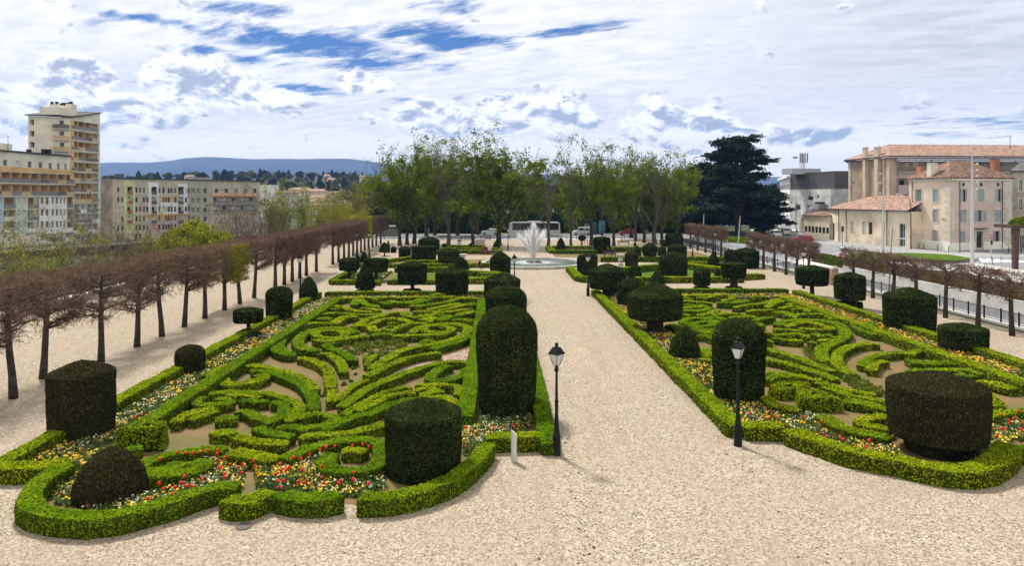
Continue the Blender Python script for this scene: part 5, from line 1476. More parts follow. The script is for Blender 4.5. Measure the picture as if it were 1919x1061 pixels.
    # galleries and balconies: back wall, dividers, doors, railing
    for (u0, u1, z0, z1), k in log + tw:
        dp = 1.5
        g = MB(); Wl.slab(g, u0, u1, z0, z1, -dp - .1, -dp, 0)
        step = 2.9 if k == 'gal' else 2.4
        n = max(1, int(round((u1 - u0) / step)))
        for i in range(n + 1):
            if k == 'bay' and 0 < i < n: continue
            u = u0 + (u1 - u0) * i / n
            if 0 < i < n: Wl.slab(g, u - .08, u + .08, z0, z1, -dp, -.03, 1)
        for i in range(n):
            a = u0 + (u1 - u0) * (i + .22 + .2 * rng.random()) / n
            Wl.slab(g, a, a + .9, z0, z1 - .35, -dp, -dp + .05, rng.choice((2, 2, 3)))
        fin(g.build('balcony', [brown if z1 > 8 else cream, ochre if z1 > 8 else white, GLASS, BLIND], root))
        rl = MB(); hh = min(1.05, (z1 - z0) * .42)
        for i in range(n):
            a, b = u0 + (u1 - u0) * i / n, u0 + (u1 - u0) * (i + 1) / n
            mm = rng.choice((0, 1, 1, 2) if z1 > 8 else (1, 3, 3))
            Wl.slab(rl, a + .02, b - .02, z0 + .08, z0 + hh - .1, .02, .06, mm)
        Wl.slab(rl, u0, u1, z0 + hh - .06, z0 + hh, .0, .10, 4)
        Wl.slab(rl, u0 - .1, u1 + .1, z0 - .22, z0, .0, .30, 5)
        fin(rl.build('railing', [mauve, greyp, STUC('tan_panel', (0.37, 0.28, 0.15)), white, RAIL, cream], root))
    # three little side balconies on the tower front
    for i in range(3):
        bb = MB(); zb = front.hit(110, 180 + (402 + i * 158) / 7.58)[1]
        ua, ub_ = front.hit(99 + i * .6, HY)[0], front.L - .1
        front.slab(bb, ua, ub_, zb - 1.05, zb, .95, 1.05, 0); front.slab(bb, ua, ub_, zb - 1.2, zb - 1.05, .002, 1.05, 1); front.slab(bb, ua, ua + .08, zb - 1.05, zb, .002, .95, 0)
        um = ua + (ub_ - ua) * .4
        front.slab(bb, um, um + .9, zb - 1.05, zb + 1.1, .003, .05, 2)
        fin(bb.build('side_balcony', [mauve if i == 0 else STUC('tan_panel', (0.37, 0.28, 0.15)), cream, GLASS], root))
flats_tower()

def flats_long():
    A = V(211, HY, 197); B = V(487.5, HY, 240)
    root = thing('apartment_block', 'long beige five-storey apartment block with coloured squares, left', 'building', (A[0], A[1], -4.2))
    inv = Matrix.Translation((-A[0], -A[1], 4.2))
    def fin(o): o.matrix_parent_inverse = inv; return o
    beige = STUC('beige_render', (0.36, 0.315, 0.25)); drab = STUC('drab_render', (0.28, 0.265, 0.215)); endw = STUC('stained_render', (0.17, 0.145, 0.12), .3)
    white = MATS['white_render']; lime = STUC('lime_render', (0.40, 0.44, 0.24)); lilac = STUC('lilac_render', (0.36, 0.31, 0.38)); och = STUC('amber_render', (0.42, 0.26, 0.10)); rust = STUC('rust_render', (0.24, 0.09, 0.05)); sky_ = STUC('grey_blue_render', (0.42, 0.47, 0.56)); oran = STUC('orange_band', (0.50, 0.26, 0.14)); pnk = STUC('rose_render', (0.40, 0.24, 0.20))
    ZT = 14.2
    Wf = Wall(A, B, -4.2, ZT)
    X = lambda x: 180 + x / 5.997
    Yp = lambda y: 320 + y / 5.997
    wins = []
    cols = (250, 297, 455, 497, 540, 577, 713, 760, 790, 820, 850, 890, 1010, 1046)
    rows = (182, 294, 405, 512, 618, 715)
    for r_, y in enumerate(rows):
        for i, c in enumerate(cols):
            yy = y + (c - 250) * .012 * (1.5 - r_)
            fl = (GLASSD, BLIND, GLASS, BLIND, REDSH, GLASS, GLASSD)[(i * 3 + r_ * 5 + i * r_) % 7]
            wins.append((Wf.box(X(c - 12), Yp(yy), X(c + 12), Yp(yy + 60)), fl))
        if r_ < 4:
            for c, hw, fl in ((1090, 20, GREENSH), (1148, 20, GREENSH), (1226, 18, GLASS)):
                yy = y + 14 - r_ * 3
                wins.append((Wf.box(X(c - hw), Yp(yy), X(c + hw), Yp(yy + 55)), fl))
    for c, fl in ((1355, GLASS), (1466, GLASS), (1576, GREENSH), (1680, GREENSH), (1785, GLASS)):
        wins.append((Wf.box(X(c - 20), Yp(200), X(c + 20), Yp(250)), fl))
    bays = [Wf.box(X(c - 30), Yp(y), X(c + 32), Yp(y + 88)) for c in (380, 652, 952) for y in (178, 290, 400, 508)]
    gals = [Wf.box(X(1312), Yp(292), X(1815), Yp(370)), Wf.box(X(1312), Yp(382), X(1815), Yp(468))]
    Wf.holes = [w_[0] for w_ in wins] + bays + gals
    mb = MB(); Wf.mesh(mb, .3, 0)
    C = np.array(V(190, HY, 199)[:2]); Am = np.array(A[:2])
    mb.add([(*C, -4.2), (*Am, -4.2), (*Am, ZT), (*C, ZT)], [(0, 1, 2, 3)], 1)
    Bm = np.array(B[:2]); D = Bm + (C - Am)
    mb.add([(*Bm, -4.2), (*D, -4.2), (*D, ZT), (*Bm, ZT)], [(0, 1, 2, 3)], 0)
    fin(mb.build('wall', [beige, endw], root))
    rb = MB(); P = [Am + Wf.n * .4, Bm + Wf.n * .4 + Wf.d * .4, D + Wf.d * .4, C - Wf.d * .2]
    rb.prism([tuple(p) for p in P], ZT + .01, ZT + .3)
    ro = fin(rb.build('roof', [ROOFD], root))
    cb = MB()
    for x in (103, 170, 395, 520, 1135, 1340):
        p = V(X(x), HY, 203 + x * .024); fin(MB().cbox((p[0], p[1]), 1.0, 1.0, ZT + .3, ZT + 1.1, 0, 0).build('roof_vent', [ROOFD], root))
    pb = MB()
    PM = [white, lime, lilac, och, oran, drab, pnk]
    def panel(x0, y0, x1, y1, m_):
        pb = MB()
        u0, u1, z0, z1 = Wf.box(X(x0), Yp(y0), X(x1), Yp(y1))
        hs = [h for h in Wf.holes if h[0] < u1 and h[1] > u0 and h[2] < z1 and h[3] > z0]
        zs = sorted({z0, z1, *[min(max(h[2], z0), z1) for h in hs], *[min(max(h[3], z0), z1) for h in hs]})
        for za, zb in zip(zs[:-1], zs[1:]):
            if zb - za < 1e-3: continue
            u = u0
            for h in sorted(h for h in hs if h[2] < (za + zb) / 2 < h[3]):
                if h[0] > u + 1e-3: Wf.slab(pb, u, h[0], za, zb, .002, .03, m_)
                u = max(u, h[1])
            if u < u1 - 1e-3: Wf.slab(pb, u, u1, za, zb, .002, .03, m_)
        fin(pb.build('painted_panel', PM, root))
    panel(312, 110, 440, 700, 1); panel(585, 130, 700, 500, 0); panel(725, 352, 920, 492, 0); panel(920, 150, 1024, 480, 0); panel(745, 288, 915, 348, 3); panel(570, 486, 1028, 556, 3); panel(560, 562, 622, 690, 2); panel(725, 558, 930, 662, 2); panel(625, 560, 700, 690, 6)
    panel(1031, 75, 1300, 560, 5); panel(700, 695, 930, 750, 6)
    pb = MB(); Wf.slab(pb, Wf.hit(X(1302), HY)[0], Wf.L - .05, Wf.hit(X(1550), Yp(285))[1], Wf.hit(X(1550), Yp(255))[1], .035, .16, 4)
    fin(pb.build('orange_band', PM, root))
    for rc, fl in wins: fin(Wf.window(rc, root, fl, .2, WFRAME if fl is GLASS else beige, .05, hole=False, cross=fl is GLASS))
    for j, (u0, u1, z0, z1) in enumerate(bays + gals):
        g = MB(); Wf.slab(g, u0, u1, z0, z1, -1.3, -1.2, 0)
        n = max(1, int((u1 - u0) / 3))
        for i in range(n): 
            a = u0 + (u1 - u0) * (i + .3) / n; Wf.slab(g, a, a + 1.1, z0 + .05, z1 - .3, -1.2, -1.15, 1 + (i + j) % 2)
        Wf.slab(g, u0, u1, z0 + .1, z0 + 1.0, .02, .08, 3); Wf.slab(g, u0 - .05, u1 + .05, z0 - .15, z0 + .05, .02, .3, 4)
        fin(g.build('balcony', [drab, GLASS, BLIND, rust if j < 4 else plain('slate_blue_panel', (0.10, 0.115, 0.14), .7) if j < 12 else MATS['grey_balcony_panel'], beige], root))
flats_long()

# ---------------------------------------------------------------- right: house, hall, hospital, grey offices
def roof_hip(mb, quad, ze, ridge, zr, over=.45, th=.25, m=0):
    """hipped roof: quad = eaves corners (ccw), ridge = two points"""
    c = np.mean(np.asarray(quad), axis=0)
    q = [np.asarray(p) + (np.asarray(p) - c) / np.linalg.norm(np.asarray(p) - c) * over for p in quad]
    r0, r1 = np.asarray(ridge[0]), np.asarray(ridge[1])
    vs = [(*p, ze) for p in q] + [(*p, ze + th) for p in q] + [(*r0, zr), (*r1, zr)]
    mb.add(vs, [(3, 2, 1, 0), (0, 1, 5, 4), (1, 2, 6, 5), (2, 3, 7, 6), (3, 0, 4, 7), (4, 5, 9, 8), (5, 6, 9), (6, 7, 8, 9), (7, 4, 8)], m)
    return mb

def shutter_house():
    C = np.array(G(1781, 470)); Lp = np.array(V(1703.5, HY, 128)[:2]); Rp = np.array(V(1896, HY, 124)[:2])
    root = thing('corner_house', 'beige three-storey corner house with grey shutters and tiled hip roof', 'building', (C[0], C[1], 0))
    inv = Matrix.Translation((-C[0], -C[1], 0))
    def fin(o): o.matrix_parent_inverse = inv; return o
    wallm = STUC('warm_beige_render', (0.47, 0.385, 0.30)); pinkm = STUC('rosy_beige_render', (0.385, 0.31, 0.265)); base = STUC('pale_plinth', (0.60, 0.55, 0.45))
    ZT = EYE + (HY - 334) * 119.0 / F
    W1 = Wall(Lp, C, 0, ZT); W2 = Wall(C, Rp, 0, ZT)
    X = lambda x: 1690 + x / 4.611
    Y = lambda y: 260 + y / 4.611
    k1 = [(118, 438, 172, 540, 'dark'), (270, 436, 316, 545, 'shut'), (126, 608, 172, 714, 'shut'), (268, 610, 315, 720, 'shut'), (125, 785, 168, 885, 'shut'), (265, 795, 310, 900, 'shut')]
    k2 = [(498, 434, 560, 545, 'half'), (652, 434, 712, 545, 'shut'), (804, 434, 862, 545, 'half'), (496, 614, 555, 722, 'shut'), (650, 616, 696, 718, 'open'), (798, 614, 858, 722, 'shut'), (495, 800, 546, 902, 'shut'), (640, 800, 698, 942, 'door'), (790, 797, 848, 900, 'dark')]
    ocs = [(529, 395), (682, 395), (829, 395)]
    for Wx, ks in ((W1, k1), (W2, k2)):
        for k in ks: Wx.holes.append(Wx.box(X(k[0]), Y(k[1]), X(k[2]), Y(k[3])))
    mb = MB(); W1.mesh(mb, .3, 0); W2.mesh(mb, .3, 1)
    D = Lp + (Rp - C)
    for a, b in ((Rp, D), (D, Lp)): mb.add([(*a, 0), (*b, 0), (*b, ZT), (*a, ZT)], [(0, 1, 2, 3)], 0)
    fin(mb.build('wall', [wallm, pinkm], root))
    pb = MB()
    dr = W2.holes[7]
    W1.slab(pb, 0, W1.L - .05, 0, 1.5, .003, .08); W2.slab(pb, .05, dr[0] - .22, 0, 1.35, .003, .08); W2.slab(pb, dr[1] + .22, W2.L, 0, 1.35, .003, .08)
    fin(pb.build('plinth', [base], root))
    cb = MB(); W1.slab(cb, -.1, W1.L + .1, ZT - .38, ZT - .02, .003, .22); W2.slab(cb, .12, W2.L, ZT - .38, ZT - .02, .003, .22)
    fin(cb.build('cornice', [LIME], root))
    qb = MB(); qb2 = MB()
    n = 22
    for i in range(n):
        z0 = .6 + (ZT - 1.1) * i / n; z1 = .6 + (ZT - 1.1) * (i + 1) / n - .04
        a = 1.15 if i % 2 else .75
        W1.slab(qb, W1.L - a, W1.L + .05, z0, z1, .003, .07); W2.slab(qb, .072, 1.9 - a, z0, z1, .003, .07)
        W2.slab(qb2, W2.L - (2.2 if i % 2 else 1.8), W2.L, z0, z1, .003, .09)
    fin(qb.build('quoin', [LIME], root)); fin(qb2.build('quoin', [LIME], root))
    for Wx, ks in ((W1, k1), (W2, k2)):
        for k, rc in zip(ks, Wx.holes):
            u0, u1, z0, z1 = rc
            if k[4] == 'door':
                d = MB(); Wx.slab(d, u0, u1, 0.0, z1, -.3, -.24, 0); Wx.slab(d, u0 + .1, u1 - .1, z1 - .7, z1 - .1, -.24, -.22, 1); dd = fin(d.build('door', [plain('dark_door', (0.02, 0.02, 0.022), .5), GLASS], root))
                f = MB()
                for q in ((u0 - .2, u0, 0, z1), (u1, u1 + .2, 0, z1), (u0 - .35, u1 + .35, z1, z1 + .3)): Wx.slab(f, *q, .004, .11)
                fin(f.build('door_frame', [LIME], root))
                h = MB(); Wx.slab(h, u0 - .45, u1 + .55, z1 + .42, z1 + .55, .004, .7); fin(h.build('door_hood', [ROOFD], root)); continue
            wo = fin(Wx.window(rc, root, GLASSD if k[4] in ('dark', 'half') else GLASS, .2, WFRAME, .07, hole=False))
            f = MB()
            for q in ((u0 - .17, u0, z0, z1), (u1, u1 + .17, z0, z1), (u0 - .17, u1 + .17, z1, z1 + .2), (u0 - .22, u1 + .22, z0 - .17, z0)): Wx.slab(f, *q, .004, .06)
            fo = f.build('surround', [LIME], wo); fo.matrix_parent_inverse = Matrix.Identity(4)
            um = (u0 + u1) / 2
            def leafp(a, b, o=-.1):
                s = MB()
                Wx.slab(s, a, b, z0 + .03, z1 - .03, o, o + .05)
                for q in range(1, 3): Wx.slab(s, a + .02, b - .02, z0 + (z1 - z0) * q / 3 - .04, z0 + (z1 - z0) * q / 3 + .04, o + .05, o + .065)
                s.build('shutter', [SHUTD if k[0] == 118 else SHUT], wo)
            if k[4] == 'shut': leafp(u0 + .02, um - .01); leafp(um + .01, u1 - .02)
            elif k[4] == 'half': leafp(u0 + .02, u0 + (u1 - u0) * .58)
            elif k[4] == 'open': leafp(u0 - .95, u0 - .18, .07); leafp(u1 + .18, u1 + .95, .07)
            elif k[0] == 118: leafp(u0 + .28, u1 - .04)
            elif k[0] == 790: leafp(u0 + .1, u0 + .3, .05)
    for a, b in ocs:
        u, z = W2.hit(X(a), Y(b)); m_ = MB()
        for rr, o0, o1, mi in ((.50, .004, .07, 0), (.33, .0, .085, 1)):
            ring = [W2.pt(u + rr * math.cos(2 * math.pi * i / 20), z + rr * math.sin(2 * math.pi * i / 20), o1) for i in range(20)]
            rin = [W2.pt(u + rr * math.cos(2 * math.pi * i / 20), z + rr * math.sin(2 * math.pi * i / 20), o0 - .02) for i in range(20)]
            m_.add(ring + rin, [tuple(range(20))] + [(i, 20 + i, 20 + (i + 1) % 20, (i + 1) % 20) for i in range(20)], mi)
        fin(m_.build('round_window', [LIME, GLASSD], root))
    for Wx, u in ((W1, .9), (W2, 2.05), (W2, W2.L - 2.5)):
        d = MB(); p0, p1 = Wx.pt(u, .1, .14), Wx.pt(u, ZT - .3, .14); d.tube(p0, p1, .06, .06, 6); fin(d.build('drainpipe', [plain('brown_pipe', (0.05, 0.035, 0.03), .6)], root))
    sgn = MB(); W1.slab(sgn, W1.L - 1.75, W1.L - 1.0, 5.15, 5.4, .09, .12); fin(sgn.build('street_plate', [STUC('rust_plate', (0.20, 0.11, 0.07))], root))
    rb = MB(); c = (C + Lp + Rp + D) / 4
    ax = (Rp - C) * .16
    roof_hip(rb, [tuple(C), tuple(Rp), tuple(D), tuple(Lp)], ZT, (tuple(c - ax), tuple(c + ax)), ZT + 3.3, .55, .22)
    rr = fin(rb.build('roof', [TILED], root))
    for (x, d_, w_, z1) in ((1747.5, 123.5, 1.5, 2.9), (1724.5, 131, .9, 2.6), (1864.5, 131, 1.2, 3.9)):
        p = V(x, HY, d_); ch = MB(); ch.cbox((p[0], p[1]), w_, .9, ZT + .3, ZT + z1, .2, 0 if x == 1747.5 else 1); ch.cbox((p[0], p[1]), w_ + .15, 1.05, ZT + z1, ZT + z1 + .12, .2, 2)
        ch.tube((p[0] - .2, p[1], ZT + z1 + .1), (p[0] - .2, p[1], ZT + z1 + .5), .14, .12, 8, 2)
        ch.build('chimney', [STUC('weathered_chimney', (0.40, 0.37, 0.32), .3), STUC('brick_red', (0.28, 0.11, 0.075), .25), ROOFD], rr)
    return ZT
shutter_house()

def tiled_hall():
    A = np.array(G(1571, 453)); B = np.array(V(1706, HY, 124.5)[:2]); A0 = np.array(G(1553, 447.5))
    root = thing('low_hall', 'low beige hall with orange clay tile roof, joined to the shuttered house', 'building', (A[0], A[1], 0))
    inv = Matrix.Translation((-A[0], -A[1], 0))
    def fin(o): o.matrix_parent_inverse = inv; return o
    wm = STUC('stained_beige_render', (0.45, 0.395, 0.30), .2)
    ze = 6.5
    W1 = Wall(A, B, 0, ze); W0 = Wall(A0, A, 0, ze)
    X = lambda x: 1580 + x / 4.824
    Y = lambda y: 260 + y / 4.823
    ks = [(64, 748, 97, 856, BLIND), (172, 753, 208, 864, BLIND), (228, 755, 264, 865, GLASSD), (350, 760, 386, 875, BLIND), (508, 770, 560, 972, None)]
    for k in ks: W1.holes.append(W1.box(X(k[0]), Y(k[1]), X(k[2]), Y(k[3])))
    mb = MB(); W1.mesh(mb, .35, 0)
    Wh = W0.box(1562.5, 417.5, 1565.0, 446); W0.holes.append((W0.L * .35, W0.L * .62, 0.0, 3.6)); W0.mesh(mb, .3, 0)
    bk = (B - A); nrm = np.array([-bk[1], bk[0]]) / np.linalg.norm(bk)
    if nrm @ A < 0: nrm = -nrm
    D1, D0 = B + nrm * 10, A0 + nrm * 10
    for a, b in ((B, D1), (D1, D0), (D0, A0)): mb.add([(*a, 0), (*b, 0), (*b, ze), (*a, ze)], [(0, 1, 2, 3)], 0)
    fin(mb.build('wall', [wm], root))
    for k, rc in zip(ks, W1.holes):
        if k[4] is not None: fin(W1.window(rc, root, k[4], .22, plain('grey_joinery', (0.22, 0.22, 0.21), .7), .06, hole=False))
        else:
            d = MB(); u0, u1, z0, z1 = rc; W1.slab(d, u0, u1, z0, z0 + (z1 - z0) * .7, -.3, -.24, 0); W1.slab(d, u0, u1, z0 + (z1 - z0) * .7, z1, -.3, -.25, 1); W1.slab(d, (u0 + u1) / 2 - .03, (u0 + u1) / 2 + .03, z0, z1, -.24, -.2, 2)
            fin(d.build('door', [plain('blue_door', (0.045, 0.075, 0.14), .5), GLASS, WFRAME], root))
    d = MB(); W0.slab(d, W0.L * .35, W0.L * .62, 0, 3.6, -.3, -.25); fin(d.build('side_door', [GLASSD], root))
    for u in (.25, W1.L * .13, W1.L * .71):
        d = MB(); d.tube(W1.pt(u, .1, .12), W1.pt(u, ze - .1, .12), .07, .07, 6); fin(d.build('drainpipe', [MATS['brown_pipe']], root))
    rb = MB()
    F0, F1 = A0 * .35 + A * .65, B
    e = -nrm * .6
    r0 = A + (B - A) * .22 + nrm * 5; r1 = B + nrm * 5 + (B - A) * .0
    zr = EYE + (HY - 371) / F * 133 + .25
    vs = [(*(A + e - (B - A) * .012), ze), (*(B + e), ze), (*(r1), zr), (*r0, zr), (*(A0 - W0.d * .6 - W0.n * -.4), ze), (*D0, ze), (*D1, ze)]
    vs2 = [(x, y, z + .22) for x, y, z in vs]
    rb.add(vs2, [(0, 1, 2, 3), (4, 0, 3), (5, 4, 3), (6, 5, 3, 2)], 0)
    rb.add([vs[0], vs[1], vs2[1], vs2[0], vs[4], vs2[4]], [(0, 1, 2, 3), (4, 0, 3, 5)], 1)
    rb.add([vs[0], vs[1], (*D1, ze), (*D0, ze), vs[4]], [(0, 4, 3, 2, 1)], 1)
    fin(rb.build('roof', [TILE, ROOFD], root))
tiled_hall()

def hospital():
    A = V(1590, HY, 163); C = V(1668, HY, 147); B = V(1990, HY, 150)
    root = thing('hospital_building', 'big brown rendered building with long tiled roof behind the shuttered house', 'building', (C[0], C[1], 0))
    inv = Matrix.Translation((-C[0], -C[1], 0))
    def fin(o): o.matrix_parent_inverse = inv; return o
    br = STUC('brown_cement_render', (0.235, 0.185, 0.135), .2); br2 = STUC('mauve_render', (0.285, 0.23, 0.195), .12); tanp = STUC('tan_pilaster', (0.36, 0.31, 0.245))
    ZT = EYE + (HY - 296) / F * 150
    W1 = Wall(A, C, 0, ZT); W2 = Wall(C, B, 0, ZT)
    X = lambda x: 1690 + x / 4.611
    Y = lambda y: 260 + y / 4.611
    gal = W2.box(1681, 301.5, 1985, 322); gal2 = W2.box(1681, 333, 1712, 362)
    W2.holes = [gal, gal2]
    mb = MB(); W1.mesh(mb, .3, 0); W2.mesh(mb, .3, 1)
    fin(mb.build('wall', [br, br2], root))
    for x0, x1, top in ((1591, 1595, ZT), (1622, 1627, ZT + 2.4), (1643.5, 1650.5, ZT + 2.2), (1663, 1667.5, ZT)):
        p = MB(); u0, u1 = W1.hit(x0, HY)[0], W1.hit(x1, HY)[0]; W1.slab(p, u0, u1, 0, top, .003, .7 if top > ZT else .15)
        if top > ZT: W1.slab(p, u0 - .1, u1 + .1, top, top + .3, -.1, .8)
        fin(p.build('pilaster', [tanp], root))
    vb = MB()
    for x in (1597.5, 1600.5): u, z = W1.hit(x, 343); W1.slab(vb, u, u + .3, z, z + .35, .003, .05)
    fin(vb.build('wall_vent', [GLASSD], root))
    g = MB(); W2.slab(g, *gal, -2.1, -2.0, 0); W2.slab(g, gal[0], gal[1], gal[2] - .25, gal[2], -2, .35, 1)
    fin(g.build('gallery', [br2, RAIL], root))
    Wb = Wall(W2.pt(0, 0, -2.0), W2.pt(W2.L, 0, -2.0), 0, ZT)
    for x0, y0, x1, y1, fl in ((22, 205, 58, 250, BLIND), (92, 200, 140, 250, BLIND), (188, 205, 220, 250, GLASS), (348, 195, 382, 275, SHUT), (476, 203, 522, 245, BLIND), (540, 203, 584, 245, BLIND), (680, 205, 710, 250, GLASS), (798, 205, 842, 245, GLASS), (856, 205, 896, 245, GLASS), (990, 205, 1030, 250, GLASS)):
        fin(Wb.window(Wb.box(X(x0), Y(y0), X(x1), Y(y1)), root, fl, -.12, WFRAME, .1, hole=False))
    g2 = MB(); W2.slab(g2, *gal2, -1.5, -1.4, 0); u0, u1, z0, z1 = gal2; W2.slab(g2, u0 + 1.2, u0 + 2.4, z0, z1 - .5, -1.4, -1.3, 1); W2.slab(g2, u0, u1, z0 - .2, z0 + 1.7, .01, .25, 2)
    fin(g2.build('balcony', [br2, GLASSD, STUC('grey_balcony_wall', (0.27, 0.25, 0.24))], root))
    rl = MB(); W2.slab(rl, gal[0], gal[1], gal[2] + .95, gal[2] + 1.02, .28, .34)
    for i in range(60): u = gal[0] + (gal[1] - gal[0]) * i / 59; W2.slab(rl, u - .02, u + .02, gal[2], gal[2] + .95, .29, .33)
    for i in range(8): u = gal[0] + (gal[1] - gal[0]) * i / 7; W2.slab(rl, u - .08, u + .08, gal[2] - 6, gal[3] + .2, .36, .5)
    fin(rl.build('gallery_railing', [plain('blue_grey_metal', (0.22, 0.25, 0.28), .5)], root))
    rb = MB(); W2.slab(rb, gal[0] - .6, gal[1], gal[3] + .05, gal[3] + .4, .02, 1.4); fin(rb.build('gallery_canopy', [plain('pale_zinc', (0.40, 0.43, 0.47), .5)], root))
    ro = MB(); zr = ZT + 3.0
    a, c, b = np.array(A[:2]), np.array(C[:2]), np.array(B[:2]); n2 = -W2.n * 12
    e1, e2 = W1.n * .8, W2.n * .9
    back = a + W2.d * 3 - W2.n * 4
    r0 = c + n2 * .62 + W2.d * 4.5; r1 = b + n2 * .62
    P = [(*(a + e1 - W1.d * .6), ZT), (*(c + e1 + e2), ZT), (*(b + e2), ZT), (*r1, zr), (*r0, zr), (*(a + n2 + W2.d * 7), ZT)]
    P2 = [(x, y, z + .3) for x, y, z in P]
    ro.add(P2, [(0, 1, 4), (1, 2, 3, 4), (5, 0, 4)], 0); ro.add([P[0], P[1], P[2], P2[2], P2[1], P2[0]], [(0, 1, 4, 5), (1, 2, 3, 4)], 1); ro.add(P, [(5, 4, 3, 2, 1, 0)], 1)
    rr = fin(ro.build('roof', [TILE, ROOFD], root))
    q = V(1893, HY, 152); an = MB(); an.tube((q[0], q[1], ZT + 2), (q[0], q[1], ZT + 5), .06, .05, 5); an.tube((q[0] - 1.2, q[1], ZT + 4.9), (q[0] + .3, q[1], ZT + 4.9), .05, .05, 5); an.build('aerial', [DARKM], rr)
hospital()

def slate_house():
    A = np.array(V(1897, HY, 127)[:2]); B = np.array(V(2010, HY, 122)[:2])
    root = thing('grey_house', 'grey-green house with slate roof cut by the right picture edge', 'building', (A[0], A[1], 0))
    inv = Matrix.Translation((-A[0], -A[1], 0))
    def fin(o): o.matrix_parent_inverse = inv; return o
    gm = STUC('grey_green_render', (0.27, 0.265, 0.215)); ZT = 13.6
    W1 = Wall(A, B, 0, ZT)
    X = lambda x: 1690 + x / 4.611
    Y = lambda y: 260 + y / 4.611
    ks = [(1010, 352, 1046, 455), (1010, 515, 1044, 618), (1015, 830, 1060, 990)]
    for k in ks: W1.holes.append(W1.box(X(k[0]), Y(k[1]), X(k[2]), Y(k[3])))
    mb = MB(); W1.mesh(mb, .3); nrm = -W1.n * 11
    for a, b in ((A + nrm, A), (B, B + nrm)): mb.add([(*a, 0), (*b, 0), (*b, ZT), (*a, ZT)], [(0, 1, 2, 3)])
    W1.slab(mb, 0, W1.L, 7.2, 7.5, .003, .15)
    fin(mb.build('wall', [gm], root))
    for rc in W1.holes:
        wo = fin(W1.window(rc, root, GLASS, .2, WFRAME, .12, hole=False)); u0, u1, z0, z1 = rc
        f = MB()
        for q in ((u0 - .2, u0, z0, z1), (u1, u1 + .2, z0, z1), (u0 - .2, u1 + .2, z1, z1 + .2), (u0 - .25, u1 + .25, z0 - .17, z0)): W1.slab(f, *q, .004, .06)
        f.build('surround', [LIME], wo)
    rb = MB(); roof_hip(rb, [tuple(A), tuple(B), tuple(B + nrm), tuple(A + nrm)], ZT, (tuple(A + nrm / 2 + W1.d * 2.5), tuple(B + nrm / 2 - W1.d * 2)), ZT + 3.4, .5, .25)
    fin(rb.build('roof', [SLATE], root))
slate_house()

